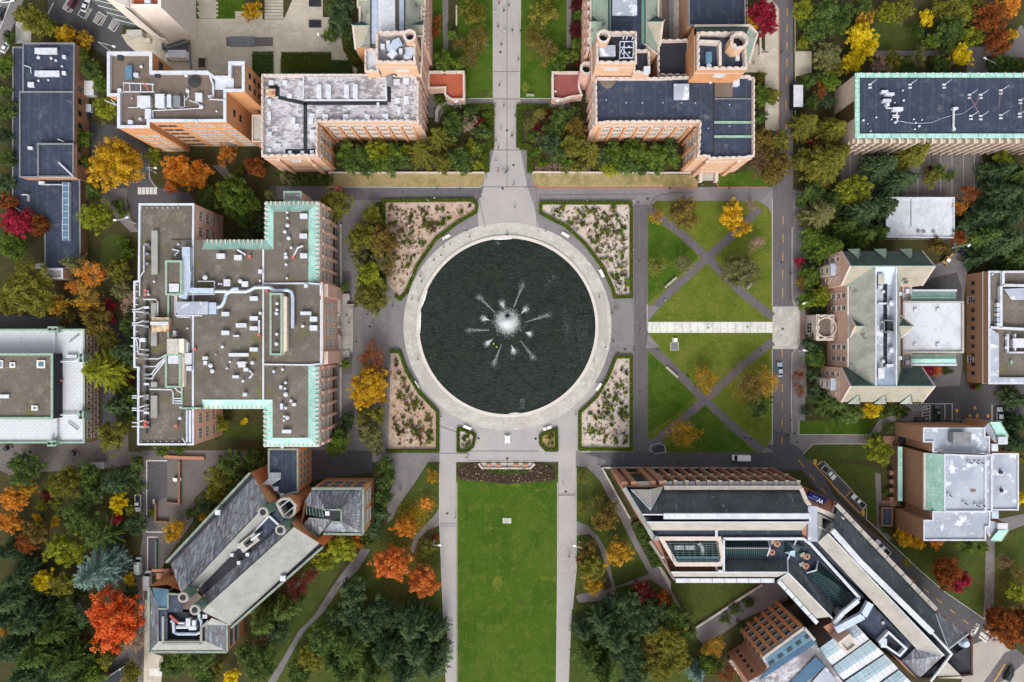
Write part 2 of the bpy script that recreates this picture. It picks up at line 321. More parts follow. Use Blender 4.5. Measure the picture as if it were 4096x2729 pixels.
# south walks
sheet('path',walk_grey,.07,('W',[(1010,1000),(1048,1000),(1048,1120),(1048,1590),(1026,1590),(1018,1400),(1011,1200)]),('W',[(1283,1000),(1323,1000),(1323,1310),(1314,1400),(1306,1590),(1279,1590),(1283,1120)]))
sheet('path',path_grey,.06,('J',[(850,-20),(1200,-20),(1180,60),(1080,215),(990,340),(940,440),(905,470),(905,300),(960,160),(900,60)]),
  ('J',[(735,640),(790,655),(700,800),(600,890),(470,1080),(330,1220),(230,1400),(120,1600),(60,1600),(200,1380),(290,1220),(400,1110),(520,920),(620,780)]),
  ('J',[(1262,370),(1262,490),(1180,520),(1120,580),(1085,680),(1060,660),(1090,570),(1150,500),(1220,430)]))
sheet('path',path_grey,.06,('K',[(440,-30),(650,40),(610,90),(700,240),(820,440),(900,590),(1000,770),(1095,930),(1180,1080),(1160,1100),(1090,960),(960,860),(720,915),(690,1030),(680,1000),(460,1020),(440,980),(460,960),(650,930),(690,910),(610,660),(570,580),(530,545),(440,560),(440,455),(520,490),(590,560),(640,640),(712,912),(945,820),(850,650),(740,430),(600,170),(515,85),(440,80)]))
sheet('path',path_grey,.06,('K',[(1265,1180),(1420,1085),(1620,960),(1764,880),(1900,840),(1900,1000),(1764,1060),(1600,1130),(1440,1240),(1310,1300),(1270,1260)]))
sheet('steps',stone_grey,.07,('K',[(1005,770),(1030,775),(1095,880),(1095,925),(1085,925)]))
# left side
sheet('road',asphalt_dark,.04,('A',[(330,-20),(640,-20),(850,180),(835,240),(940,360),(740,400),(640,330),(560,230),(330,130)]))
sheet('road',asphalt,.045,('A',[(-20,-20),(170,-20),(100,160),(30,330),(-20,420)]))
sheet('road',asphalt_dark,.045,('A',[(590,840),(850,870),(1040,1050),(1030,1200),(1080,1290),(1300,1330),(1350,1400),(1000,1400),(960,1568),(940,1600),(880,1370),(700,1290),(600,1000)]))
sheet('pavement',path_grey,.06,('A',[(700,1290),(880,1300),(870,1380),(900,1500),(935,1568),(960,1600),(900,1600),(700,1400)]))
sheet('road',asphalt_dark,.035,('E',[(-20,600),(480,620),(560,690),(830,640),(920,640),(920,720),(820,840),(706,1110),(800,1120),(800,1400),(700,1400),(690,700),(-20,690)]))
sheet('pavement',paving_dark,.04,('E',[(-20,1480),(630,1480),(880,1400),(890,1600),(-20,1600)]),('I',[(-20,-20),(980,-20),(980,60),(750,90),(280,120),(230,210),(-20,100)]))
sheet('path',path_grey,.045,('A',[(1460,1140),(1540,1130),(1600,1220),(1560,1240)]))
sheet('pavement',paving,.05,('A',[(835,240),(985,215),(1165,300),(1345,130),(1764,190),(1780,400),(1560,400),(1540,520),(1440,560),(1370,480),(1130,370),(940,360),(880,310)]),
  ('B',[(-20,190),(0,60),(190,140),(260,-20),(460,-20),(460,270),(600,290),(600,390),(700,480),(690,510),(500,390),(370,385),(180,385),(175,520),(120,520),(120,390),(-20,390)]))
sheet('road',paving_dark,.05,('I',[(980,-30),(1764,-30),(1764,30),(1450,200),(1340,300),(1330,460),(1200,640),(1100,800),(1030,860),(1030,1600),(950,1600),(960,1000),(935,840),(985,560),(940,250),(980,60)]))
sheet('road',asphalt_dark,.06,('I',[(1012,42),(1152,42),(1152,290),(1080,330),(1080,530),(1016,535)]),('I',[(1016,565),(1090,565),(1085,800),(1020,820)]))
sheet('pavement',paving,.065,('I',[(1000,1000),(1030,1000),(1030,1360),(1125,1390),(1110,1600),(990,1600)]))
sheet('path',paving_dark,.05,('I',[(860,1290),(930,1300),(990,1400),(990,1480),(860,1480),(760,1500),(740,1450),(830,1370)]),('I',[(450,940),(520,980),(610,1110),(560,1130),(480,1000)]))
sheet('terrace',paving_dark,.05,('D',R_(500,1010,1475,1380)))
sheet('path',path_grey,.05,('D',[(700,350),(1080,350),(1440,322),(1640,330),(1690,300),(1730,180),(1800,150),(1800,400),(1480,385),(720,385)]),('D',[(1380,380),(1510,380),(1500,520),(1360,520)]))
sheet('pavement',paving,.055,('D',[(-20,-20),(15,-20),(75,60),(75,900),(-20,900)]),('D',[(190,355),(300,355),(300,500),(185,530)]))
sheet('pavement',paving,.05,('C',[(1600,470),(1690,300),(1764,380),(1800,380),(1800,500),(1600,500)]))
sheet('path',path_grey,.05,('O',[(705,90),(745,100),(755,480),(830,560),(780,560),(720,480)]),('O',[(1490,560),(1550,560),(1545,1090),(1470,1130)]),('O',[(1570,420),(1757,380),(1757,460),(1600,520)]))
sheet('court',paving_dark,.05,('F',[(578,330),(660,330),(660,1010),(578,1010)]))
sheet('court',asphalt_dark,.04,('J',[(380,-30),(800,-30),(800,120),(390,180)]))
sheet('pavement',paving,.03,('W',[(285,80),(320,70),(450,40),(800,40),(800,172),(740,172),(500,172),(440,190),(330,160)])); sheet('pavement',concrete,.052,('A',[(108,150),(215,150),(215,300),(108,300)]))
# lawns
sheet('lawn',lawn,.06,('B',[(1385,-20),(1633,-20),(1633,678),(1440,678),(1435,500),(1390,350)]),('B',[(1190,-20),(1283,-20),(1290,350),(1330,350),(1385,340),(1385,500),(1210,480)]))
sheet('lawn',lawn,.06,('C',[(62,-20),(372,-20),(372,480),(275,495),(275,676),(52,676)]))
sheet('lawn',lawn_dry,.06,('B',[(500,1195),(1575,1195),(1572,1250),(1545,1288),(500,1286)]),('C',[(138,1195),(1230,1203),(1278,1240),(1272,1290),(190,1290),(160,1275),(140,1245)]))
sheet('lawn',lawn,.06,('C',[(1410,1205),(1560,1195),(1764,1110),(1800,1110),(1800,1285),(1420,1290),(1405,1260)]))
quad=sheet('lawn',lawn_worn,.06,('W',[(1508,462),(1740,462),(1765,476),(1775,500),(1775,1000),(1760,1030),(1735,1040),(1500,1040),(1489,1000),(1489,760),(1489,480)]))
xw=[('W',[(1489,478),(1560,532),(1625,592),(1700,668),(1775,728)]),('W',[(1487,722),(1535,676),(1625,592),(1690,535),(1745,478)]),
    ('W',[(1487,790),(1530,830),(1612,912),(1690,985),(1752,1036)]),('W',[(1775,785),(1700,845),(1625,915),(1560,970),(1490,1028)])]
b=MB()
for i,(f,pts) in enumerate(xw): b.strip(XY(f,pts),2.7,.085+.005*i,.085+.005*i,asphalt_lane)
struct('path',b)
sheet('path',concrete_pale,.115,('W',R_(1489,740,1775,765)))
sheet('path',asphalt,.118,('W',[(1484,700),(1516,706),(1489,738)]),('W',[(1484,800),(1516,798),(1489,767)]))
sheet('lawn',lawn,.06,('W',[(1048,1090),(1283,1090),(1281,1310),(1279,1590),(1048,1590)]))
sheet('lawn',lawn_dark,.05,('J',[(1180,62),(1258,62),(1262,370),(1180,480),(1100,590),(1060,700),(1262,500),(1290,1000),(1310,1250),(1310,1600),(60,1600),(120,1380),(300,1200),(420,1060),(600,870),(740,680),(800,600),(900,480),(985,360),(1100,200)]))
sheet('lawn',lawn_dark,.045,('J',[(390,700),(620,700),(560,820),(420,1050),(300,1190),(100,1400),(-20,1500),(-20,1150)]))
sheet('lawn',lawn_dark,.05,('K',[(440,85),(515,85),(600,170),(740,430),(850,650),(945,820),(710,915),(640,640),(570,540),(440,455)]),('K',[(425,560),(520,555),(580,620),(640,900),(640,930),(450,955),(420,800)]),('K',[(430,1040),(680,1000),(720,915),(960,860),(1090,960),(1200,1150),(1270,1260),(1300,1600),(390,1600),(400,1200)]))
sheet('lawn',lawn_dark,.055,('K',[(1100,875),(1700,875),(1560,990),(1420,1085),(1265,1180),(1170,1040),(1090,930)]))
sheet('lawn',lawn,.06,('H',[(215,1330),(740,1330),(690,1425),(215,1425)]))
sheet('lawn',lawn_dark,.05,('H',[(250,1540),(310,1492),(690,1492),(800,1480),(810,1600),(250,1600)]),('O',[(350,0),(760,60),(705,90),(715,450),(690,460),(520,190)]),('O',[(830,600),(1490,580),(1470,1110),(1190,920),(1010,770)]),('O',[(1550,560),(1757,480),(1757,1000),(1545,1090)]))
sheet('lawn',lawn_dark,.05,('D',[(750,150),(1080,150),(1080,345),(740,340),(700,250)]),('D',[(1730,120),(1800,40),(1800,300)]))
sheet('lawn',lawn_dark,.05,('E',[(720,60),(860,40),(880,120),(800,300),(740,330),(690,250),(700,120)]),('E',[(1545,1365),(1764,1365),(1764,1455),(1545,1455)]),('F',[(-20,1365),(55,1365),(55,1455),(-20,1455)]))
sheet('lawn',lawn,.055,('A',[(1345,-20),(1680,-20),(1680,130),(1345,130)]))
# paving strips in the top plaza lawn, with their grass gaps
b=MB()
for i in range(9): b.strip(XY('A',[(1358+8*(i%3),8+14*i),(1490+14*(i%2),8+14*i)]),.75,.08,.08,paving)
for i in range(3): b.strip(XY('A',[(1620,88+17*i),(1690,88+17*i)]),.75,.08,.08,paving)
struct('path',b)
sheet('lawn',lawn_dark,.07,('B',R_(45,-20,190,135))); b=MB()
for i in range(6): b.strip(XY('B',[(60,12+22*i),(188,12+22*i)]),.9,.09,.09,paving)
struct('path',b)
_r=random.Random(4)
for f,x,y,rx,ry in (('U',820,1112,40,26),('U',1010,845,40,16),('U',1180,945,42,8),('U',1250,900,26,16),('U',410,1220,20,12),('K',225,850,40,20),('K',50,1010,25,18),('K',290,860,12,40),('K',20,210,40,16),('J',1665,880,40,60),('J',1580,1300,8,10),('G',990,640,60,14),('G',1250,560,80,40),('G',1200,1020,30,20),('C',95,600,30,40),('B',1560,640,50,30),('K',1250,1010,50,30),('O',930,720,40,40),('O',1400,1000,40,40)):
    sheet('lawn',lawn_worn if (x+y)%4 else lawn_dark,.078,(f,[(x+rx*math.cos(k*.45)*_r.uniform(.5,1.1),y+ry*math.sin(k*.45)*_r.uniform(.5,1.1)) for k in range(14)]))
# rose beds
beds=[('B',[(890,1398),(1480,1395),(1510,1400),(1505,1480),(1420,1530),(1340,1570),(1300,1600),(1180,1690),(1040,1880),(960,2060),(940,2060),(870,1900),(870,1500)]),]
BEDS={
 'northwest':('W',[(886,466),(1082,464),(1092,470),(1090,486),(1050,508),(1000,545),(955,610),(930,670),(918,682),(880,640),(880,560)]),
 'northeast':('W',[(1242,467),(1446,467),(1450,480),(1450,682),(1412,683),(1408,665),(1385,615),(1345,562),(1300,520),(1260,500),(1242,490)]),
 'southwest':('W',[(898,810),(918,812),(930,855),(960,905),(992,938),(1002,948),(1002,1032),(892,1032)]),
 'southeast':('W',[(1415,820),(1450,820),(1450,1032),(1332,1032),(1332,948),(1370,912),(1395,870)]),
 'small west':('W',[(1053,984),(1086,995),(1092,1002),(1086,1026),(1072,1036),(1053,1036)]),
 'small east':('W',[(1242,1000),(1278,986),(1279,1034),(1255,1034),(1242,1020)])}
for k,(f,pts) in BEDS.items():
    sheet('rose_bed',bed_red if k in('northwest','southwest') else (lawn_dry if k=='small east' else bed),.08,(f,pts))
sheet('lawn',lawn_dark,.05,('W',[(842,560),(850,490),(865,465),(884,462),(880,650),(840,650)]))
# pool surround
cx,cy=P('W',1166,750).xy; RW=(1368-964)/2*S*1.7408
POOL=(cx,cy,RW)
b=MB(); n=128
def circ(r,z,k): return (cx+r*math.cos(2*math.pi*k/n),cy+r*math.sin(2*math.pi*k/n),z)
RO=239*S*1.7408
for k in range(n):
    b.face([circ(RW+.7,.11,k),circ(RO,.11,k),circ(RO,.11,k+1),circ(RW+.7,.11,k+1)],concrete)
struct('pavement',b)
b=MB()
for k in range(40):
    a_=k*math.pi/20+.03*math.sin(k*7); b.strip([(cx+(RW+1.1)*math.cos(a_),cy+(RW+1.1)*math.sin(a_)),(cx+RO*math.cos(a_),cy+RO*math.sin(a_))],.1,.115,.115,stone_grey)
struct('paving_joint',b)
b=MB()
for k in range(n):
    for (r0,z0,r1,z1) in ((RW+1.0,.1,RW+1.0,.5),(RW+1.0,.5,RW,.5),(RW,.5,RW,.1)):
        b.face([circ(r0,z0,k),circ(r0,z0,k+1),circ(r1,z1,k+1),circ(r1,z1,k)],coping)
o=b.build('pool_rim'); tag(o,'pale stone coping ring around the round fountain pool','pool rim')
wm=mat('pool_water',C(34,40,36),[('n',.035,.45,.6,C(38,44,44)),('n',.4,.45,.65,C(24,30,24)),('n',1.3,.5,.62,C(50,58,48),(.5,2.6,1)),('n',3,.52,.64,C(20,25,20),(.6,2,1))],rough=.3,spec=.14,bump=(1.4,.6,.3))
try:
    _nt=wm.node_tree; _bp=[n for n in _nt.nodes if n.type=='BUMP'][0]; _mp=_nt.nodes.new('ShaderNodeMapping'); _mp.inputs['Location'].default_value=(-cx,-cy,0); _wv=_nt.nodes.new('ShaderNodeTexWave'); _wv.wave_type='RINGS'; _wv.rings_direction='Z'; _wv.inputs['Scale'].default_value=.28; _wv.inputs['Distortion'].default_value=5; _wv.inputs['Detail'].default_value=3
    _g=_nt.nodes.new('ShaderNodeNewGeometry'); _nt.links.new(_g.outputs['Position'],_mp.inputs['Vector']); _nt.links.new(_mp.outputs[0],_wv.inputs['Vector']); _b2=_nt.nodes.new('ShaderNodeBump'); _b2.inputs['Strength'].default_value=.07; _b2.inputs['Distance'].default_value=.2; _nt.links.new(_wv.outputs['Fac'],_b2.inputs['Height']); _nt.links.new(_b2.outputs[0],_bp.inputs['Normal'])
except Exception as e: print(e)
b=MB(); b.face([circ(RW,.26,k) for k in range(n)],wm); struct('water',b)
# joints and tar lines on the plaza
sheet('lawn',lawn,.075,('W',[(1489,500),(1560,545),(1605,590),(1530,660),(1489,695)]),('W',[(1489,808),(1530,845),(1598,912),(1550,955),(1489,995)]),('W',[(1618,930),(1680,985),(1730,1038),(1530,1038),(1560,985)]))
tar=mat('tar_line',C(92,88,89),[('n',1.5,.4,.6,C(112,108,108))],rough=.9)
lines('paving_joint',tar,.127,.16,('F',[(905,545),(905,845)]),('G',[(858,500),(858,860)]),('F',[(670,560),(670,850)]),('F',[(745,570),(745,850)]),('G',[(845,445),(930,445)]),('G',[(845,975),(928,975)]),('U',[(130,487),(490,487)]),('U',[(490,487),(490,600)]),('U',[(355,462),(1270,462)]),('U',[(160,180),(360,250)]),('U',[(150,1300),(345,1302)]),('U',[(150,1270),(345,1272)]),('U',[(1490,942),(1685,942)]),('U',[(1490,957),(1685,957)]),('W',[(1133,165),(1196,165)]),('W',[(1133,228),(1196,228)]),('W',[(1118,345),(1222,345)]),('W',[(1107,430),(1230,430)]),('W',[(1165,0),(1165,430)]),('B',[(640,1330),(1560,1325)]),('C',[(190,1345),(950,1340)]),('B',[(1520,1290),(1580,1568)]),('C',[(170,1300),(170,1560)]),('C',[(1640,1290),(1640,1400)]))
b=MB()
for f,pts in (('G',[(1040,480),(960,540),(890,600),(865,650),(870,690),(905,715),(935,712)]),('G',[(840,735),(870,700),(932,690)]),('G',[(870,760),(930,790),(985,820),(1005,850)]),('C',[(1240,1328),(1100,1330),(1010,1350),(960,1390),(955,1440)]),('C',[(870,1450),(895,1420),(940,1410)]),('K',[(760,40),(770,0),(800,-25),(850,-40)])): b.strip(XY(f,pts),.35,.131,.131,tar)
struct('road_marking',b); b=MB(); dk=flat('iron_cover',C(70,66,68))
for f,x,y in (('B',1012,1325),('B',725,1325),('B',1700,1300),('C',935,1370),('C',870,1395),('C',820,1400),('U',600,318),('U',1238,322),('U',920,545),('F',785,685),('G',730,862),('G',780,840),('K',880,-20),('H',90,240),('H',100,700),('W',1165,300),('W',1150,120),('W',1180,380),('W',1028,1180),('W',1300,1130),('W',1470,600),('W',1470,900),('O',480,300),('O',760,560),('A',1010,1220),('W',1660,1058),('W',1560,1062)):
    p=P(f,x,y); b.face([(p.x+.42*math.cos(k*.628),p.y+.42*math.sin(k*.628),.134) for k in range(10)],dk)
struct('road_marking',b)
sheet('path',asphalt_lane,.122,('F',[(590,300),(650,300),(650,330),(590,330)]))
sheet('path',stone_grey,.124,('U',[(880,90),(968,90),(966,132),(882,132)]),('T',[(776,15),(833,15),(833,50),(776,46)]),('T',[(1212,212),(1240,190),(1268,215),(1240,242)]))
# markings
b=MB()
def dashes(f,a0,a1,n_,frac,w,m,z=.125):
    p0,p1=P(f,*a0).xy,P(f,*a1).xy
    for i in range(n_):
        u0=(i)/n_; u1=u0+frac/n_
        b.strip([p0.lerp(p1,u0),p0.lerp(p1,u1)],w,z,z,m)
dashes('D',(132,-60),(128,640),6,.45,.22,paint_yellow); dashes('D',(124,690),(122,960),2,.5,.22,paint_yellow)
dashes('H',(103,-80),(100,545),5,.5,.22,paint_yellow); dashes('H',(98,840),(96,1560),6,.45,.22,paint_yellow)
dashes('O',(165,0),(400,290),3,.5,.22,paint_yellow); dashes('O',(860,760),(1420,1200),6,.4,.22,paint_yellow)
dashes('O',(1620,1440),(1500,1640),1,.98,.4,paint_yellow)
struct('road_marking',b); b=MB()
for a in ([(270,20),(440,215),(600,375),(640,330)],[(290,45),(332,8)],[(395,150),(435,110)],[(495,260),(535,222)]): b.strip(XY('O',a),.32,.09,.09,paint_yellow)
for x,y in ((283,15),(622,375)): b.strip(XY('O',[(x-10,y),(x+10,y)]),1.8,.094,.094,paint_yellow)
for x,y in ((1300,1262),(1425,1243),(1390,1298),(1443,1298),(1515,1300)): b.strip(XY('H',[(x-8,y),(x+8,y)]),1.0,.09,.09,paint_yellow)
b.strip(XY('I',[(978,830),(990,1000)]),.3,.09,.09,paint_yellow); struct('road_marking',b); b=MB()
for i in range(5):  # crossing by the left building
    b.strip(XY('A',[(962+27*i,1292),(962+27*i,1340)]),1.1,.1,.1,paint_white)
for (x0,y0,x1,y1) in ((1480,1170,1505,1190),(1480,1188,1525,1225),(1468,1190,1512,1232),(1450,1215,1508,1256),(1445,1225,1500,1265),(1438,1245,1490,1285)):
    b.strip(XY('O',[(x0,y0),(x1,y1)]),.6,.1,.1,paint_white)
b.strip(XY('O',[(1432,1180),(1405,1228)]),.7,.105,.105,paint_white)
for pts in ([(1012,535),(1012,42),(1152,42)],[(1012,533),(1130,533)],[(1018,820),(1018,568),(1090,568)]): b.strip(XY('I',pts),.3,.1,.1,paint_white)
b.face([(p.x,p.y,.104) for p in PL('I',[(1052,322),(1060,300),(1069,322)])][::-1],paint_white); b.strip(XY('I',[(1060,322),(1060,340)]),.5,.1,.1,paint_white)
b.strip(XY('I',[(1030,1498),(1117,1498)]),2.4,.1,.1,paint_white)
# parking bays top left
for i in range(4):
    x,y=470+105*i,-10+45*i
    p=[(x,y),(x+45,y+30),(x+5,y+95),(x-38,y+68)]
    b.strip(XY('A',p+[p[0]]),.2,.09,.09,paint_white)
    if i!=1:
        for k in range(1,5):
            u=k/5; b.strip(XY('A',[(x+45*u,y+30*u),(x-38+43*u*.6,y+68+20*u)]),.16,.094,.094,paint_white)
    if i: b.strip(XY('A',[(x-45,y-20),(x-88,y+55)]),.2,.09,.09,paint_white)
b.strip(XY('A',[(75,10),(0,200)]),.25,.1,.1,paint_white); b.strip(XY('A',[(370,20),(330,100)]),.3,.1,.1,paint_white)
# bays by the right court
for k in range(8): b.strip(XY('H',[(950+20*k,1220),(1000+14*k,1262)]),.2,.09,.09,paint_white)
for k in range(5): b.strip(XY('H',[(1062,1240+20*k),(1112,1225+22*k)]),.2,.094,.094,paint_white)
for a in ([(950,1215),(1115,1215),(1115,1330)],[(1060,1262),(1060,1325)],[(1218,1215),(1218,1325)],[(1120,1215),(1268,1215),(1268,1330)],[(1542,1220),(1542,1335)]): b.strip(XY('H',a),.22,.098,.098,paint_white)
struct('road_marking',b)
lines('terrace_joint',stone_grey,.06,.14,*[('D',[(565+78*i,1050),(565+78*i,1355)]) for i in range(12)])
# STOP painted on the road, read by drivers heading south-east
def text_obj(name,s,size,loc,rot,m,extr=.002,parent=None,align='CENTER'):
    cu=bpy.data.curves.new(name,'FONT'); cu.body=s; cu.size=size; cu.extrude=extr; cu.align_x=align; cu.align_y='CENTER'
    o=bpy.data.objects.new(name,cu); COL.objects.link(o); dg=bpy.context.evaluated_depsgraph_get()
    me=bpy.data.meshes.new_from_object(o.evaluated_get(dg)); bpy.data.objects.remove(o)
    me.materials.clear(); me.materials.append(m)
    for p in me.polygons: p.material_index=0
    o=link(name,me,parent); o.location=loc; o.rotation_euler=rot; return o
pS=P('O',1418,1178); pE=P('O',1392,1218); pm=(pS+pE)/2; d=(pE-pS)
o=text_obj('road_lettering','STOP',2.0,(pm.x,pm.y,.11),(0,0,math.atan2(d.y,d.x)),paint_white,0); o['kind']='structure'
# kerbs
b=MB()
for f,pts in (('B',[(500,1193),(1575,1193)]),('C',[(138,1193),(1235,1203)])): pass
for f,pts in (('B',[(500,1290),(1545,1292),(1572,1275),(1578,1240),(1578,1196)]),('B',[(1634,-20),(1634,680),(1440,680)]),('C',[(60,-20),(52,680),(270,680)]),
  ('W',[(1487,760),(1487,700)]),('W',[(1010,1066),(1010,1200),(1018,1400),(1026,1590)]),('W',[(1050,1108),(1050,1590)]),('W',[(1281,1108),(1281,1310),(1278,1590)]),('W',[(1324,1074),(1324,1310),(1315,1400)]),
  ('H',[(165,0),(165,490),(195,560)]),('H',[(165,1420),(160,1200),(165,870),(190,840)]),('H',[(28,-200),(28,540)]),('H',[(28,840),(28,1500)]),('D',[(185,20),(188,900)]),
  ('O',[(345,10),(520,190),(645,340),(645,420),(700,470),(830,600),(1010,768),(1190,925),(1480,1125)]),('H',[(212,1330),(212,1427),(690,1429)]),('H',[(240,1560),(310,1492),(690,1490)]),
  ('A',[(1028,1130),(1032,1230),(1060,1275),(1090,1300)])):
    b.strip(XY(f,pts),.22,0,.16,kerbm)
struct('kerb',b); b=MB()
for f,pts in (('C',[(140,1245),(160,1278),(190,1296),(1272,1296),(1280,1250)]),('C',[(1405,1255),(1422,1292),(1764,1290)]),('D',[(-20,1262),(20,1230),(75,800),(75,60)])):
    b.strip(XY(f,pts),.24,0,.16,paint_red)
struct('kerb',b)
# ---------------------------------------------------------------- foliage
def leafmat(name,c1,c2,c3,trans=.25):
    m=bpy.data.materials.new(name); m.use_nodes=True; nt=m.node_tree; N=nt.nodes; L=nt.links
    for n in list(N): N.remove(n)
    out=N.new('ShaderNodeOutputMaterial'); df=N.new('ShaderNodeBsdfDiffuse'); tr=N.new('ShaderNodeBsdfTranslucent'); ms=N.new('ShaderNodeMixShader'); ms.inputs[0].default_value=trans
    at=N.new('ShaderNodeAttribute'); at.attribute_name='leaf'; at.attribute_type='GEOMETRY'
    sp=N.new('ShaderNodeSeparateColor'); L.new(at.outputs['Color'],sp.inputs[0])
    rp=N.new('ShaderNodeValToRGB'); L.new(sp.outputs[0],rp.inputs[0])
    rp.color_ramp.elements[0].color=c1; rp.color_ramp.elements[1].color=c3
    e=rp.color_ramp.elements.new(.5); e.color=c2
    oi=N.new('ShaderNodeObjectInfo'); mr=N.new('ShaderNodeMapRange'); mr.inputs['To Min'].default_value=.85; mr.inputs['To Max'].default_value=1.15
    L.new(oi.outputs['Random'],mr.inputs['Value'])
    hs=N.new('ShaderNodeHueSaturation'); L.new(mr.outputs[0],hs.inputs['Value']); L.new(rp.outputs[0],hs.inputs['Color'])
    L.new(hs.outputs[0],df.inputs[0]); L.new(hs.outputs[0],tr.inputs[0]); L.new(df.outputs[0],ms.inputs[1]); L.new(tr.outputs[0],ms.inputs[2]); L.new(ms.outputs[0],out.inputs[0])
    m.diffuse_color=c2
    return m
LM={k:leafmat('leaves_'+n,C(*a),C(*b_),C(*c)) for k,n,a,b_,c in [
 ('g','green',(62,82,34),(90,112,44),(124,140,62)),
 ('d','dark_green',(54,70,38),(78,98,50),(112,128,66)),
 ('D','deep_green',(46,62,46),(68,88,62),(104,122,78)),
 ('o','olive',(82,82,36),(112,110,46),(142,136,62)),
 ('O','olive_brown',(84,70,38),(116,98,52),(138,122,58)),
 ('y','yellow',(164,136,22),(208,182,30),(230,208,60)),
 ('l','yellow_green',(92,104,32),(128,136,42),(164,164,60)),
 ('Y','golden',(142,108,30),(192,146,32),(214,180,62)),
 ('a','amber',(116,92,38),(168,128,44),(202,160,58)),
 ('E','scarlet',(158,56,28),(208,92,44),(234,132,74)),
 ('r','orange',(160,92,40),(198,124,44),(216,160,70)),
 ('R','orange_red',(140,68,36),(196,104,50),(224,148,84)),
 ('c','crimson',(110,26,42),(152,38,60),(186,66,84)),
 ('b','rusty_brown',(94,50,30),(132,74,40),(156,98,52)),
 ('n','brown',(80,60,46),(112,86,64),(136,112,84)),
 ('p','pinkish_brown',(130,104,92),(160,132,116),(178,156,136)),
 ('u','blue_green',(76,100,92),(110,136,126),(150,172,164)),
 ('s','grey_olive',(86,88,56),(114,114,72),(142,138,92)),
 ('k','dark_red',(70,28,30),(98,40,40),(120,60,52)),
 ('h','hedge_green',(58,74,22),(84,100,30),(112,124,44)),
]}
WORD={'g':'green','d':'dark green','D':'deep green','o':'olive green','O':'olive brown','y':'bright yellow','l':'yellow green','Y':'golden','a':'amber and brown','r':'orange','R':'orange red','E':'bright scarlet','c':'crimson','b':'rusty brown','n':'brown','p':'pinkish brown','u':'blue grey','s':'grey olive','k':'dark red','h':'green'}
def leaves_mesh(name,pos,nrm,size,asp,val,mt,dirv=None):
    """one small quad per leaf spray"""
    n=len(pos); rng=np.random.default_rng(len(pos))
    nrm=nrm/np.maximum(np.linalg.norm(nrm,axis=1,keepdims=True),1e-6)
    t=rng.normal(size=(n,3)) if dirv is None else dirv+rng.normal(size=(n,3))*.15
    t=t-nrm*np.sum(t*nrm,axis=1,keepdims=True); t/=np.maximum(np.linalg.norm(t,axis=1,keepdims=True),1e-6)
    u=np.cross(nrm,t); hx=(size*.5)[:,None]*t; hy=(size*.5*asp)[:,None]*u
    v=np.empty((n,4,3)); v[:,0]=pos-hx; v[:,1]=pos-hy*.9; v[:,2]=pos+hx; v[:,3]=pos+hy
    me=bpy.data.meshes.new(name); me.vertices.add(n*4); me.vertices.foreach_set('co',v.reshape(-1).astype(np.float32))
    me.loops.add(n*4); me.loops.foreach_set('vertex_index',np.arange(n*4,dtype=np.int32))
    me.polygons.add(n); me.polygons.foreach_set('loop_start',np.arange(0,n*4,4,dtype=np.int32))
    me.update(calc_edges=True)
    a=me.attributes.new('leaf','FLOAT_COLOR','FACE'); c=np.ones((n,4),np.float32); c[:,0]=np.clip(val,0,1); a.data.foreach_set('color',c.reshape(-1))
    me.materials.append(mt); return me
def unit(rng,n):
    d=rng.normal(size=(n,3)); return d/np.linalg.norm(d,axis=1,keepdims=True)
def crown_broad(name,R,Hh,nl,per,lr,leaf,seed,skip=0.0):
    """lobed crown of radius R, half height Hh, centred on z=0"""
    rng=np.random.default_rng(seed); P_=[];N_=[];V_=[]; k=0
    ph=rng.uniform(0,6.28,4)
    while k<nl:
        d=unit(rng,1)[0]
        if d[2]<-.45: continue
        az=math.atan2(d[1],d[0]); irr=1+.12*math.sin(2*az+ph[0])+.12*math.sin(3*az+ph[1])+.08*math.sin(5*az+ph[2])
        rr=rng.uniform(.35,.96)*irr*(1+.12*math.sin(az*9+ph[3]))
        c=np.array([d[0]*R*rr,d[1]*R*rr,d[2]*Hh*rr]); l=lr*rng.uniform(.7,1.3)
        if rng.random()<skip: k+=1; continue
        m=int(per*rng.uniform(.7,1.3)); q=unit(rng,m); q[:,2]=np.where(q[:,2]<-.3,-q[:,2],q[:,2])
        s=rng.uniform(.45,1.3,size=(m,1))
        P_.append(c+q*s*l*np.array([1,1,.75])); N_.append(q*.7+unit(rng,m)*.7+np.array([0,0,.35])); V_.append(np.full(m,.5)+.16*math.sin(c[0]*1.3+ph[0])+.14*math.sin(c[1]*1.6+ph[1])+rng.normal(0,.13)+rng.normal(0,.2,m)); k+=1
    p=np.concatenate(P_); n=np.concatenate(N_); v=np.concatenate(V_)
    return leaves_mesh(name,p,n,rng.uniform(.7,1.35,len(p))*leaf,np.full(len(p),.75),v,LM['g'])
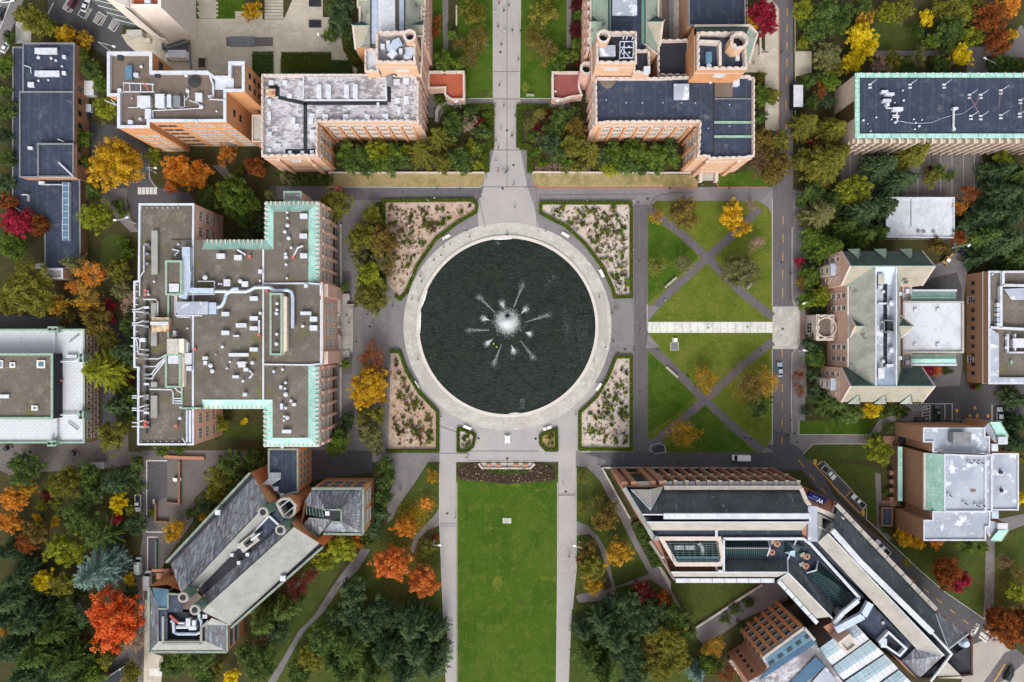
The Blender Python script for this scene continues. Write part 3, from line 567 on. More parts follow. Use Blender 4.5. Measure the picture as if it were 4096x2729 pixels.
def crown_conifer(name,R,Ht,lev,nb,leaf,seed,droop=.25,spray=.42,top=.06):
    rng=np.random.default_rng(seed); P_=[];N_=[];D_=[];V_=[];S_=[]
    for i in range(lev):
        u=i/(lev-1); z=Ht*(.12+.86*u); Lb=R*((1-u)**.8*(1-top)+top)
        for j in range(max(4,int(nb*(.6+.4*(1-u))))):
            a=rng.uniform(0,6.283); L_=Lb*rng.uniform(.7,1.12); dv=np.array([math.cos(a),math.sin(a),0.0]); sd=np.array([-math.sin(a),math.cos(a),0.0]); bv=rng.normal(0,.14)
            m=max(4,int(L_/(leaf*.42)))
            for side in (-1,0,1):
                x=rng.uniform(.12,1.0,m)*L_; w=spray*(L_*.35)*(1-x/L_)**.7*np.clip(x/L_*3,0,1)*side*rng.uniform(.3,1.0,m)
                pz=z-droop*x*x/max(L_,.5)*.6+rng.normal(0,.08,m)
                P_.append(dv*x[:,None]+sd*w[:,None]+np.array([0,0,1.])*pz[:,None])
                N_.append(np.tile(np.array([0,0,1.]),(m,1))+rng.normal(0,.35,(m,3))); D_.append(np.tile(dv+sd*side*.6,(m,1)))
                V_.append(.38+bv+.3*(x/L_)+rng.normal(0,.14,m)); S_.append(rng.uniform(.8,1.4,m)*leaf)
    p=np.concatenate(P_)
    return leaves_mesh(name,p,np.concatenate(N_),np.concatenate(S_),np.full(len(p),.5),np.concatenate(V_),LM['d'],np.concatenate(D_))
def limbs(mb,Hh,zc,R,m,n,seed,twigs=0,r0=.22):
    rng=random.Random(seed); zb=zc-Hh*.75
    mb.tube([(0,0,0),(0.05,0,zb*.6),(0,0.06,zb),(0,0,zc)],[r0*1.35,r0,r0*.85,r0*.4],m,7)
    for i in range(n):
        a=6.283*i/n+rng.uniform(-.4,.4); e=rng.uniform(.15,.9); L_=R*rng.uniform(.6,.92); z0=zb+(zc-zb)*rng.uniform(0,.8)
        tip=Vector((math.cos(a)*L_*math.cos(e*.8),math.sin(a)*L_*math.cos(e*.8),z0+ (Hh*1.2)*math.sin(e)))
        mid=Vector((tip.x*.5,tip.y*.5,z0+(tip.z-z0)*.35))
        mb.tube([(0,0,z0),mid,tip],[r0*.5,r0*.32,r0*.1],m,5)
        for k in range(twigs):
            q=Vector((0,0,z0)).lerp(tip,rng.uniform(.35,.95)); b=a+rng.uniform(-1.3,1.3); l=R*rng.uniform(.15,.4)
            mb.tube([q,q+Vector((math.cos(b)*l,math.sin(b)*l,l*rng.uniform(.2,.8)))],[r0*.17,r0*.05],m,3)
PROTO={}
def proto(kind,size,v):
    key=(kind,size,v)
    if key in PROTO: return PROTO[key]
    sd=hash((ord(kind),size,v))%9973
    R={0:1.6,1:3.0,2:5.0,3:7.5,4:10.0}[size]
    tb=MB()
    if kind in 'bs':
        Hh=R*.72; zc=R*.95+1.0
        if kind=='b':
            nl={0:22,1:60,2:135,3:240,4:330}[size]; per={0:36,1:38,2:40,3:42,4:46}[size]; lr={0:.45,1:.6,2:.74,3:.88,4:1.05}[size]
            cm=crown_broad('crown',R*.95,Hh,nl,per,lr,{0:.3,1:.36,2:.42,3:.46,4:.52}[size],sd)
        else:
            nl={0:16,1:44,2:90,3:150,4:200}[size]
            cm=crown_broad('crown',R*.98,Hh,nl,22,{0:.6,1:.8,2:.95,3:1.1,4:1.2}[size],{0:.3,1:.33,2:.38,3:.42,4:.46}[size],sd,.12)
        limbs(tb,Hh,zc,R,bark_pale if kind=='s' else bark,6 if kind=='b' else 11,sd,0 if kind=='b' else 7,.1+R*.022)
        co=np.empty(len(cm.vertices)*3,np.float32); cm.vertices.foreach_get('co',co); co=co.reshape(-1,3); co[:,2]+=zc; cm.vertices.foreach_set('co',co.reshape(-1)); zref=zc+Hh*.45; reach=1.0
    elif kind in 'cf':   # c: fir, f: feathery long-branched cedar
        Ht={0:5,1:9,2:15,3:20,4:24}[size]; lev={0:8,1:11,2:15,3:18,4:21}[size]
        cm=crown_conifer('crown',R*1.02,Ht,lev,{0:9,1:12,2:15,3:18,4:20}[size] if kind=='c' else {0:5,1:6,2:7,3:8,4:9}[size],{0:.38,1:.46,2:.58,3:.66,4:.74}[size],sd,.25 if kind=='c' else .1,.8 if kind=='c' else .42)
        tb.tube([(0,0,0),(0,0,Ht*.5),(0,0,Ht*.97)],[.12+R*.035,.08+R*.02,.04],bark,7); zref=Ht*.42
    elif kind=='k':
        Hh=R*.62
        cm=crown_broad('crown',R*.95,Hh,{0:16,1:32,2:60,3:90,4:120}[size],50,{0:.5,1:.65,2:.8,3:1,4:1.1}[size],{0:.28,1:.32,2:.38,3:.44,4:.5}[size],sd)
        co=np.empty(len(cm.vertices)*3,np.float32); cm.vertices.foreach_get('co',co); co=co.reshape(-1,3); co[:,2]+=Hh*.72; cm.vertices.foreach_set('co',co.reshape(-1))
        limbs(tb,Hh,Hh*.7,R*.8,bark,5,sd,0,.06); zref=Hh
    PROTO[key]=(cm,tb.mesh('trunk'),R,zref); return PROTO[key]
TREES=[]
def tree(x,y,r,col,kind,area,note=None,hs=1.0):
    """x,y: centre of the crown on the survey (W frame); r its radius there"""
    TREES.append((x,y,r,col,kind,area,note,hs))
KN={'b':('broadleaf_tree','tree','tree'),'s':('thinning_tree','sparse tree','tree'),'c':('conifer_tree','conifer','tree'),'f':('cedar_tree','cedar','tree'),'k':('shrub','shrub','shrub')}
def T(area,rows,note=None):
    for q in rows.split(';'):
        q=q.split()
        if q: tree(float(q[0]),float(q[1]),float(q[2]),q[3],q[4],area,note,float(q[5]) if len(q)>5 else 1.0)
# x y r colour kind
T('by the diagonal street in the top left corner','75 46 40 o b;150 78 30 Y b;193 92 22 a b;20 85 17 d b;42 30 20 o b;112 62 24 l b')
T('along the left edge beside the navy roof','8 150 24 g b;6 205 22 d b;10 255 26 d b;6 310 24 D b;10 365 26 d b;8 420 28 D b;14 462 24 b b;25 480 16 k b')
T('between the navy roof and the orange brick tower','205 160 30 d b;228 192 22 g b;186 130 20 g b;240 248 34 l b;186 320 27 g b;182 356 17 g b')
T('in the service lane left of the orange brick tower','256 374 70 Y b;350 356 22 l b;210 434 25 d b;216 496 43 l b;280 486 18 g k;272 468 14 g k')
T('at the foot of the orange brick tower','403 388 42 r b;448 402 40 r b;392 424 22 R b;520 353 26 r s;585 382 26 b b;475 452 30 d b;540 455 54 g b;518 440 30 l b;560 490 36 d b;610 520 34 D b;548 395 14 o k')
T('by the south end of the navy roof','35 512 40 c b;90 494 30 b b;25 566 36 g b;165 588 34 s f;128 603 14 l k')
T('in the belt above the pale roofed brick block','60 662 64 o b;18 690 40 o b;205 628 38 r s;198 690 38 a s;128 700 28 a b;215 738 42 O b;250 704 17 c b;258 735 11 c k;170 660 20 r s;152 735 20 O b')
T('on the bank between the two left brick blocks','268 622 32 o b;276 668 27 s b;300 690 26 p s;246 782 28 o b;292 748 24 d b;290 810 38 D c;270 932 34 D c;250 1002 42 o b;296 905 22 d b;296 868 18 k k;290 585 18 g b;300 960 20 g k;285 560 16 g k')
T('beside the east wall of the pale roofed block','242 852 64 l f')
T('in the bottom left garden above the blue cedar','50 1080 46 d b;25 1150 34 r b;58 1120 30 a b;20 1202 32 r b;142 1112 44 o b;200 1092 34 d b;268 1108 44 D f;312 1066 22 d b;270 1156 26 y b;297 1172 12 l b;265 1192 20 c b;95 1162 16 l k;126 1163 15 l k;86 1190 13 Y k;175 1192 46 d b;312 1205 32 D b;242 1232 50 d f;142 1266 46 l b;82 1225 34 O b;58 1250 30 b b;20 1268 34 D c;110 1140 18 k k;128 1196 14 Y k;205 1140 32 d b;320 1120 16 d k')
T('in the middle of the bottom left garden','230 1312 72 u f;194 1330 30 u b;262 1280 32 u b;296 1332 17 y b;95 1338 30 y b;142 1345 34 o b;300 1370 22 D b;178 1372 18 d k;48 1322 40 D c')
T('beside the brick lane at the bottom left','256 1430 72 E b;306 1476 28 p s;300 1548 26 o b;240 1520 24 o b;210 1482 13 y k;231 1503 10 y k;196 1478 14 l k;278 1484 12 g k')
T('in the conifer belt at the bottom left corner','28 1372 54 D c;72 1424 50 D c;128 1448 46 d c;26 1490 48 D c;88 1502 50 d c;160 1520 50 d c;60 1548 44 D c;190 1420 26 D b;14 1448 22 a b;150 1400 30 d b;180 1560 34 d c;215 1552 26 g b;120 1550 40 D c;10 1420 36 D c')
T('by the diagonal gabled building, on its upper side','526 1068 38 d b;502 1096 36 o b;580 1058 32 d b;468 1164 27 D b;496 1128 30 o b;546 1110 26 d b;467 1187 13 Y b;396 1222 26 Y b;372 1034 20 g k;412 1032 14 g k;436 1180 16 d k;349 1178 10 l k')
T('on the lower side of the diagonal gabled building','783 1262 40 l b;742 1290 28 l b;822 1246 20 r b;808 1362 42 D b;655 1400 36 d c;606 1428 44 d c;678 1352 30 k s;440 1510 56 d b;392 1532 34 d b;530 1556 20 y b;592 1528 48 d b;498 1536 20 o b;560 1500 26 d b;470 1560 30 d b;640 1460 30 D b;600 1480 26 n s;710 1330 26 k s')
T('in the shrub belt right of the bronze roofed pavilion','882 1070 24 d b;884 1108 24 d b;880 1145 24 d b;872 1182 24 D b;856 1216 24 D b;838 1246 20 d b;896 1090 16 d b')
T('on the lawn west of the south walk','931 1212 32 r b;897 1298 47 R b;970 1340 42 R b;993 1096 17 a b;977 1157 14 r b;982 1262 22 o b;1000 1236 10 b k')
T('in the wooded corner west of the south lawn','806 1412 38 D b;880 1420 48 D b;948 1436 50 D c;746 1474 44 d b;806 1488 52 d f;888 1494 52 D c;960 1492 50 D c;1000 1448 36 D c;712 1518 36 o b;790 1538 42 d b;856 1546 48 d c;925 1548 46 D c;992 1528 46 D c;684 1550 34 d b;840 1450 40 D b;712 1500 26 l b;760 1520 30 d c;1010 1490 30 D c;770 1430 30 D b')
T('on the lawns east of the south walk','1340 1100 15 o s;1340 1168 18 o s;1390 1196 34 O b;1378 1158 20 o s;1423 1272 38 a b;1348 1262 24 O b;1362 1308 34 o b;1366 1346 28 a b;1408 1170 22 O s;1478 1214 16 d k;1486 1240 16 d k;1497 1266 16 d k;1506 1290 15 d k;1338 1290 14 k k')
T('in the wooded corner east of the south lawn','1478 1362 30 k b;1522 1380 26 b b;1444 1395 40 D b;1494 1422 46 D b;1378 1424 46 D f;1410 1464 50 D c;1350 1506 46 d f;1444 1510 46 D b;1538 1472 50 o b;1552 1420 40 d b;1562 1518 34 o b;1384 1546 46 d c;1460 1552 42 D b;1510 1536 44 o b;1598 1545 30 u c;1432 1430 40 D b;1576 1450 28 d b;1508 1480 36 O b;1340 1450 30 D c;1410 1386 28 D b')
T('beside the brick wing at the lower right','1643 1488 28 a s;1637 1536 26 g b;1672 1548 26 b s;1624 1512 20 d b;1700 1440 12 d k;1690 1400 18 d k;1720 1385 14 d k;1668 1422 16 d k')
T('on the path crossed lawn right of the pool','1573 997 42 a s;1622 872 32 a s;1726 886 46 O s;1764 878 36 a s;1748 938 32 d b;1574 608 28 s s;1510 612 26 o s;1703 622 50 s b;1742 558 20 p s;1573 488 42 O b;1686 494 34 Y b;1700 522 26 Y b;1510 496 20 a s;1725 470 14 p s')
T('on the lawn right of the north walk','1246 27 36 o b;1226 90 30 O s;1256 112 32 O s;1288 138 25 g b;1272 30 18 O s;1232 58 22 o s')
T('beside the wall of the right hand gothic hall','1322 68 18 k b;1330 34 16 g b;1324 100 16 g b;1328 8 18 k b;1318 128 14 g b;1334 145 12 b k')
T('on the lawn left of the north walk','1086 27 36 o b;1098 88 34 O s;1078 128 28 O s;1018 138 28 g b;1052 146 22 g b;1000 72 15 b b;1004 44 13 b b;1038 82 13 g b;1036 60 10 d k;1060 98 18 O s;1048 108 10 g k')
T('in the walled garden left of the north walk','1042 278 32 d b;1074 286 22 p s;1098 280 18 k b;1082 338 20 l b;1006 318 38 o f;970 350 44 o f;1056 362 36 d b;1106 302 22 d b;1012 232 17 g k;1098 380 15 l k;1036 306 26 d b;1098 336 20 g b;1110 352 16 h k;1082 262 20 d b;1020 372 28 o b;1068 392 16 g k;1030 250 14 g k;1120 262 14 h k;1120 285 12 h k;1122 312 12 h k')
T('in the walled garden right of the north walk','1212 284 16 o s;1254 262 15 k k;1240 294 16 k k;1288 272 28 d b;1322 290 32 O b;1318 332 34 o b;1358 350 36 o f;1268 328 32 D b;1288 350 28 d b;1236 347 14 g k;1316 260 22 d b;1240 262 18 o s;1226 312 16 g k;1246 372 16 h k;1300 378 22 g k;1330 382 20 o k;1272 300 24 d b')
T('in the shrub bed under the left gothic hall','796 348 26 g b;828 354 30 d b;856 346 26 l b;880 350 26 l b;908 352 26 g b;804 378 24 d b;836 380 26 d b;868 378 26 g b;900 378 25 d b;784 368 18 d b;926 372 22 d b;930 345 16 l b')
T('along the foot of the left gothic hall','658 408 20 s c;688 412 16 d k;712 413 17 d k;735 414 16 d k;756 412 15 d k;618 446 15 s c;640 395 10 g k')
T('in the shrub bed under the right gothic hall','1416 350 32 g b;1462 344 32 g b;1508 358 32 g b;1540 342 26 d b;1438 380 26 d b;1478 362 20 l b;1548 368 20 g b;1398 388 20 l b;1476 386 22 d b;1516 384 20 d b;1420 385 20 l k;1390 360 22 D b;1444 330 16 d b')
T('on the striped lawn of the pale plaza','576 24 26 Y b')
T('behind the left gothic hall, along the pale plaza','778 44 36 D b;788 16 30 D b;800 78 22 d b;760 80 20 g b;768 14 22 d b;808 130 12 h k;812 108 12 h k;820 140 12 h k')
T('beside the right end of the right gothic hall','1728 54 18 Y b;1724 22 18 l b;1758 26 38 c b;1768 60 24 c b;1750 218 28 g b;1750 318 34 O b;1746 372 30 n s;1764 352 24 O b;1742 270 24 d b;1768 396 26 O b;1772 218 20 o b;1748 178 16 o k')
T('by the lane above the copper trimmed block','764 472 46 o b;852 494 28 o b;775 1012 34 g b;762 1030 20 g b')
T('in the planting between the copper trimmed block and the pool','828 545 40 o b;874 552 42 O b;890 610 26 O s;900 560 22 n s;828 602 26 s b;868 604 26 s b;846 636 38 l b;852 682 44 o b;866 655 28 g b;792 660 12 g b;792 836 13 g b;854 822 38 b s;846 880 46 Y b;832 914 32 Y b;876 862 28 n s;836 956 24 o b;868 956 24 o b;852 1002 36 s b;796 970 22 D b;840 985 22 s b;818 566 18 o b;874 518 18 o b;872 910 22 a b;866 1030 18 s b')
T('in the courtyard of the copper trimmed block','494 962 24 l b;563 968 10 y k;496 1005 10 g k;626 512 22 D b;570 540 24 D b;520 970 10 g k')
T('in the park at the top right','1851 22 30 l b;1898 30 40 d b;1876 68 34 d b;1925 54 34 d b;1846 98 17 l b;1946 26 26 d b;1992 40 22 a b;1978 78 34 y b;1996 106 32 y b;1962 140 30 y b;1905 128 38 s b;1920 160 24 o b;2042 28 28 l b;2076 20 30 o b;2132 38 20 y b;2196 20 36 o b;2190 66 40 d b;2145 94 22 g b;2236 84 26 l b;2160 20 24 o b;2212 124 30 y b;2282 36 42 b b;2298 94 36 b b;2326 12 28 r b;2326 78 16 Y b;2240 30 28 O b;1988 18 24 d b;2110 70 18 d b;2182 108 24 d b;2248 10 24 o b;2262 60 22 o b;1848 52 18 g b;2216 30 26 l b')
T('in the strip above the long copper rimmed block','2056 140 25 o b;2112 132 26 s b;2160 142 22 d b;2306 146 26 d b;2342 148 22 d b;2024 148 25 p s;2084 150 20 d b;2184 140 18 s b;2280 150 16 d b;2040 158 16 d b')
T('beside the left end of the long copper rimmed block','1864 182 22 d b;1908 188 25 g b;1886 212 22 b s;1868 234 20 d b;1900 230 22 D b;1890 168 18 d b;1778 218 20 o b;1851 286 36 o c;1912 302 44 o c;1896 376 60 o c;1852 366 30 o b;1926 352 34 o c;1872 330 24 b k')
T('between the street and the white flat roof','1872 438 32 d b;1968 436 44 l b;1886 492 46 s c;1978 490 50 D c;2028 476 40 D c;1918 462 30 d b;1938 520 36 d c;1905 572 44 g c;1868 545 32 g b;1978 545 40 d c;2018 534 30 d c;1796 322 26 o b;1796 372 30 O b;1790 402 20 O b;1844 462 20 d b')
T('on the dark terrace below the long copper rimmed block','2098 352 44 o c;2026 384 44 D c;2058 418 40 D c;2142 408 22 o b;2162 392 18 g b;2186 404 14 d k;2138 392 12 k k;2088 410 26 D c;2310 364 26 l b')
T('in the dark conifers at the right edge','2295 394 36 D c;2338 396 36 d c;2230 444 28 b s;2208 478 20 r s;2298 450 46 D c;2330 484 46 D c;2264 502 42 D c;2300 552 58 D c;2338 592 44 d c;2256 544 40 d c;2246 594 28 D c;2340 440 34 D c;2230 520 30 D b')
T('on the street side of the slate roofed gothic building','1841 604 15 c b;1866 634 28 g b;1846 644 20 O b;1888 682 28 l b;1856 690 26 g b;1886 708 16 D b;1860 612 18 D b;1868 790 26 D b;1876 820 28 d b;1884 834 15 l b;1870 860 18 D b;1838 860 17 b s;1838 898 17 b s;1860 668 18 d b;1878 762 16 D k;1862 580 20 d b')
T('below the slate roofed gothic building','1876 900 20 D b;1908 926 38 d c;1952 946 40 d c;1852 946 15 D k;2004 944 24 y b;2050 942 22 d k;2072 946 18 d k;2030 950 18 g k;1924 948 26 d b')
T('in the service court of the slate roofed building','2134 852 16 c k;2152 853 14 R k;2176 852 12 d k;2160 566 26 O b;2206 544 22 b b;2248 888 10 g k;2236 890 8 k k')
T('beside the brick hall at the right edge','2041 983 16 d k;2021 1036 38 l b;2015 1010 18 g b;2080 1238 24 Y b;2108 1248 18 Y b;2152 1250 18 r b;2226 1252 28 g b;2035 1216 11 d k;2346 1144 20 y b;2338 918 32 D c;2346 966 26 D c;2334 1018 30 D c;2344 1050 26 o f;2040 1130 12 d k;2326 985 22 D c;2260 1258 18 g b')
T('on the lawn by the curving road at the lower right','2180 1318 40 b b;2206 1336 32 c b;2340 1362 28 l b;2308 1438 44 b b;2336 1458 40 b b;2290 1416 28 b b;2350 1420 24 b b;2344 1320 22 O s;2310 1290 20 n s')
# ---- place them; labels single each one out inside its area
from collections import defaultdict
sizeword=lambda r: 'big ' if r>=46 else ('small ' if r<=18 else '')
grp=defaultdict(list)
for i,t in enumerate(TREES): grp[(t[5],t[3],t[4],sizeword(t[2]))].append(i)
label={}
for k,ix in grp.items():
    base=sizeword(TREES[ix[0]][2])+WORD[k[1]]+' '+KN[k[2]][1]
    if len(ix)==1: label[ix[0]]=base+' '+k[0]
    else:
        for j,i in enumerate(sorted(ix,key=lambda i:TREES[i][0])):
            label[i]=(ORD[j]+'-from-left '+base+' ' if j else 'leftmost '+base+' ')+k[0]
rt=random.Random(3)
OCC=[]   # footprints of buildings, filled in before planting
def in_poly(x,y,p):
    c=False; n=len(p)
    for i in range(n):
        x0,y0=p[i][0],p[i][1]; x1,y1=p[i-1][0],p[i-1][1]
        if (y0>y)!=(y1>y) and x<(x1-x0)*(y-y0)/(y1-y0)+x0: c=not c
    return c
def plant():
    for i,(x,y,r,col,kind,area,note,hs) in enumerate(TREES):
        rm=r*1.7408*S*.97
        size=min(range(5),key=lambda s:abs({0:1.6,1:3.0,2:5.0,3:7.5,4:10.0}[s]-rm)/({0:1.6,1:3.0,2:5.0,3:7.5,4:10.0}[s]))
        cm,tm,R,zref=proto(kind,size,i%3)
        sc=rm/R; p=P('W',x,y,zref*sc)
        sc=rm*(H-zref*sc)/H/R; p=P('W',x,y,zref*sc)
        bx,by=p.x,p.y
        for pl in OCC:      # keep the trunk out of the walls
            k=0
            while in_poly(bx,by,pl) and k<40:
                d=Vector((p.x-pl[0][0],p.y-pl[0][1])); cxy=sum((Vector((q[0],q[1])) for q in pl),Vector((0,0)))/len(pl)
                d=(Vector((p.x,p.y))-cxy).normalized(); bx+=d.x*.4; by+=d.y*.4; k+=1
        nm,_,cat=KN[kind]
        t=thing(nm,label[i],cat,(bx,by,0),rt.uniform(0,6.28),('shrubs ' if kind=='k' else 'trees ')+area)
        t.scale=(sc,sc,sc*hs)
        tr=link('trunk' if kind!='k' else 'stem',tm,t)
        c=link('crown',cm,t); c.material_slots[0].link='OBJECT'; c.material_slots[0].material=LM[col]
# ---------------------------------------------------------------- building helpers
WM={}
def window_mesh(w,h,style):
    key=(round(w,2),round(h,2),style)
    if key in WM: return WM[key]
    b=MB()
    def bar(x0,x1,z0,z1,y,m,y0=0.0):
        b.box(((x0+x1)/2,(y0+y)/2,z0),x1-x0,y-y0,z1-z0,m)
    fr,gl,nx,nz,sur={'gothic':(frame_white,glass_dark,3,2,stone),'plain':(frame_white,glass_dark,2,2,None),'dark':(frame_dark,glass_dark,1,1,None),'sash':(frame_white,glass_dark,1,2,stone),
      'strip':(metal_grey,glass_teal,4,2,None),'teal':(metal_grey,glass_teal,2,3,None),'triple':(frame_white,glass_dark,3,3,None),'blank':(frame_dark,glass_dark,2,1,None),'stonepanel':(stone,glass_pale,3,2,stone)}[style]
    t=.09
    for i in range(nx+1):
        x=-w/2+t/2+(w-t)*i/nx; bar(x-t/2,x+t/2,-h/2,h/2,.1,fr)
    for i in range(nz+1):
        z=-h/2+t/2+(h-t)*i/nz; bar(-w/2+.001,w/2-.001,z-t/2,z+t/2,.085,fr)
    if sur:
        bar(-w/2-.28,-w/2,-h/2-.2,h/2+.28,.17,sur); bar(w/2,w/2+.28,-h/2-.2,h/2+.28,.17,sur)
        bar(-w/2,w/2,h/2,h/2+.27,.16,sur); bar(-w/2,w/2,-h/2-.25,-h/2,.26,sur)
    else: bar(-w/2-.06,w/2+.06,-h/2-.12,-h/2,.2,stone_grey if style!='dark' else frame_dark)
    g_=MB(); g_.face([(-w/2,.03,-h/2),(w/2,.03,-h/2),(w/2,.03,h/2),(-w/2,.03,h/2)][::-1],gl)
    WM[key]=(b.mesh('window'),g_.mesh('pane')); return WM[key]
def wall_frame(p0,p1):
    p0=Vector((p0[0],p0[1])); p1=Vector((p1[0],p1[1])); d=(p1-p0); L_=d.length; d.normalize(); n=Vector((-d.y,d.x)); mid=(p0+p1)/2
    if n.dot(-mid)<0: n=-n
    return p0,d,L_,n
def wins(root,p0,p1,rows,n,w,h,style,m=.06,name='window',out=.0,only=None):
    """rows of windows along the wall p0-p1 (world xy), rows = heights of their centres"""
    p0,d,L_,nn=wall_frame(p0,p1); ang=math.atan2(nn.y,nn.x)-math.pi/2; me=window_mesh(w,h,style)
    for z in rows:
        for i in range(n):
            if only and not only(i,z): continue
            u=L_*(m+(1-2*m)*(i+.5)/n); q=p0+d*u+nn*out
            o=link(name,me[0],root); link('pane',me[1],o); l=root.location; o.location=(q.x-l.x,q.y-l.y,z-l.z); o.rotation_euler=(0,0,ang)
def winsP(root,f,a,c,z1,rows,n,w,h,style,**k): wins(root,P(f,a[0],a[1],z1),P(f,c[0],c[1],z1),rows,n,w,h,style,**k)
def merlons(b,poly,z,m,step=1.9,w=1.15,t=.5,h=.75,inn=.25):
    p=inset(poly,inn); n=len(p)
    for i in range(n):
        a,c=p[i],p[(i+1)%n]; d=c-a; L_=d.length
        if L_<1.5: continue
        k=max(1,int(L_/step)); d.normalize(); ang=math.atan2(d.y,d.x)
        for j in range(k):
            q=a+d*(L_*(j+.5)/k); b.box((q.x,q.y,z),w,t,h,m,ang)
def block(root,poly,z1,wallm,roofm,copm=stone,ph=.7,t=.5,z0=0.0,crenel=False,proud=.12,ch=.22,course=None,roofname='roof',occ=True,wall='wall'):
    """a walled mass with a coped parapet and a flat roof; poly = roof outline (world xy)"""
    poly=[Vector((p[0],p[1])) for p in poly]
    b=MB(); b.prism(poly,z0,z1,wallm,cap=False)
    for zc in (course or []): b.ring(poly,.01,zc,zc+.3,copm,.14)
    b.build(wall,root)
    b=MB(); i_=b.ring(poly,t,z1,z1+ch,copm,proud,inner=z1-ph)
    if crenel: merlons(b,poly,z1+ch,copm,inn=t/2)
    b.build('parapet',root)
    b=MB(); b.up([(p.x,p.y,z1-ph) for p in i_],roofm); b.build(roofname,root)
    if occ: OCC.append([(p.x,p.y) for p in poly])
    return i_
def bld(name,label,f,a,bb,z=0):
    p=P(f,a,bb,0); return thing(name,label,'building',(p.x,p.y,0))
def rbox(root,f,x0,y0,x1,y1,z,h=1.1,m=None,name='roof_vent',lid=True):
    m=m or metal_white; p0=P(f,x0,y0,z+h); p1=P(f,x1,y1,z+h); c=(p0+p1)/2; dx,dy=abs(p1.x-p0.x),abs(p1.y-p0.y); b=MB()
    b.box((c.x,c.y,z),dx*.9,dy*.9,h*.8,m); 
    if lid: b.box((c.x,c.y,z+h*.8),dx,dy,h*.2,m)
    return b.build(name,root)
def rcyl(root,f,x,y,r,z,h=1.3,m=None,name='round_vent'):
    p=P(f,x,y,z+h); rr=r*FR[f][2]*S*(H-z-h)/H; b=MB(); m=m or metal_white
    b.cyl((p.x,p.y,z),rr*.6,h*.6,metal_grey,12); b.cyl((p.x,p.y,z+h*.6),rr,h*.25,m,14); b.cyl((p.x,p.y,z+h*.85),rr,h*.18,m,14,rr*.35)
    return b.build(name,root)
def duct(root,f,pts,z,w,m=None,h=None,name='duct',legs=True):
    """rectangular duct run on short legs"""
    m=m or metal_blue; h=h or w*.6; b=MB(); pp=[P(f,a,c,z+.5+h).xy for a,c in pts]; b.strip(pp,w,z+.5,z+.5+h,m)
    if legs:
        for q in pp: b.box((q.x,q.y,z),w*1.3,.15,.5,metal_grey)
    return b.build(name,root)
def pipe(root,f,pts,z,r,m=None,name='pipe'):
    b=MB(); q=[P(f,a,c,z+.5+2*r) for a,c in pts]; q=[Vector((p.x,p.y,z+.5+r)) for p in q]; b.tube(q,r,m or metal_white,8)
    for p in q: b.box((p.x,p.y,z),.12,.12,.5+r*.5,metal_grey)
    return b.build(name,root,True)
def surf(root,name,m,*polys,lift=0.0):
    """roof planes given as survey points with their heights"""
    b=MB()
    for f,pts in polys: b.up([P(f,a,c,z)+Vector((0,0,lift)) for a,c,z in pts],m)
    return b.build(name,root)
def wallskirt(root,m,f,pts,z0=0.0,closed=True,name='wall'):
    b=MB(); q=[P(f,a,c,z) for a,c,z in pts]; b.skirt(q,m,z0,closed); OCC.append([(p.x,p.y) for p in q]); return b.build(name,root)
def ridge(root,f,pts,r=.16,m=None,name='ridge_cap'):
    b=MB(); b.tube([P(f,a,c,z) for a,c,z in pts],r,m or copper_trim,5); return b.build(name,root)
def bars(root,name,f,pts,w,h,m):
    b=MB(); q=[P(f,a,c,z) for a,c,z in pts]
    for i in range(len(q)-1):
        b.strip([q[i].xy,q[i+1].xy],w,q[i].z,q[i].z+h,m) if abs(q[i].z-q[i+1].z)<.05 else b.tube([q[i],q[i+1]],w/2,m,6)
    return b.build(name,root)
# ================================================================ buildings, upper left
def ring_at(root,poly,z,m,t=.3,h=.4,name='roof_edge'):
    b=MB(); b.ring(poly,t,z,z+h,m,.08); return b.build(name,root)
# navy roofed block, far left
B1=bld('flat_roofed_block','long low brick block with stepped navy flat roofs at left edge','A',320,750)
block(B1,XY('A',[(160,298),(515,298),(512,632),(512,1222),(137,1222),(137,632),(160,632)],8),8.0,brick_brown,roof_navy,metal_grey,.35,.3)
b=MB(); b.strip(XY('A',[(140,634),(505,634)],8),.4,7.7,8.3,metal_grey); b.build('parapet',B1)
block(B1,XY('A',[(262,990),(508,990),(508,1220),(262,1220)],9.2),9.2,brick_tan,roof_navy,metal_grey,.35,.35,z0=7.4,occ=False,wall='penthouse_wall',roofname='penthouse_roof')
lowp=XY('A',[(90,326),(158,326),(158,300),(520,1235),(550,1245)],4)
lp=XY('A',[(90,326),(165,326),(165,1215),(552,1215)],4)+XY('E',[(556,120),(552,240),(490,280),(312,285),(310,0)],4)+XY('A',[(88,1420)],4)
block(B1,lp,4.0,brick_dark,roof_navy,metal_grey,.3,.3)
block(B1,XY('E',[(308,284),(434,284),(434,354),(308,354)],5.5),5.5,brick_tan,concrete,metal_white,.3,.5)
for q in ((238,330,392,370),(238,487,408,525)): rbox(B1,'A',*q,7.7,1.2,name='air_handler')
for q in ((190,566,232,600),(425,490,452,515),(190,1010,222,1030),(428,380,452,402)): rbox(B1,'A',*q,7.7,.9)
for q in ((262,395,12),(350,400,10),(382,415,9),(262,555,8),(330,550,7),(418,1015,11),(425,455,7)): rcyl(B1,'A',*q,7.7,.8)
pipe(B1,'A',[(400,1118),(500,1212)],8.9,.28,name='exhaust_pipe'); pipe(B1,'A',[(165,450),(210,465),(212,505)],7.7,.14); pipe(B1,'A',[(395,958),(438,975)],7.7,.15)
b=MB(); pp=XY('A',[(452,1255),(450,1568)],5)+XY('E',[(452,90)],5); b.strip(pp,1.9,3.7,4.9,glass_blue)
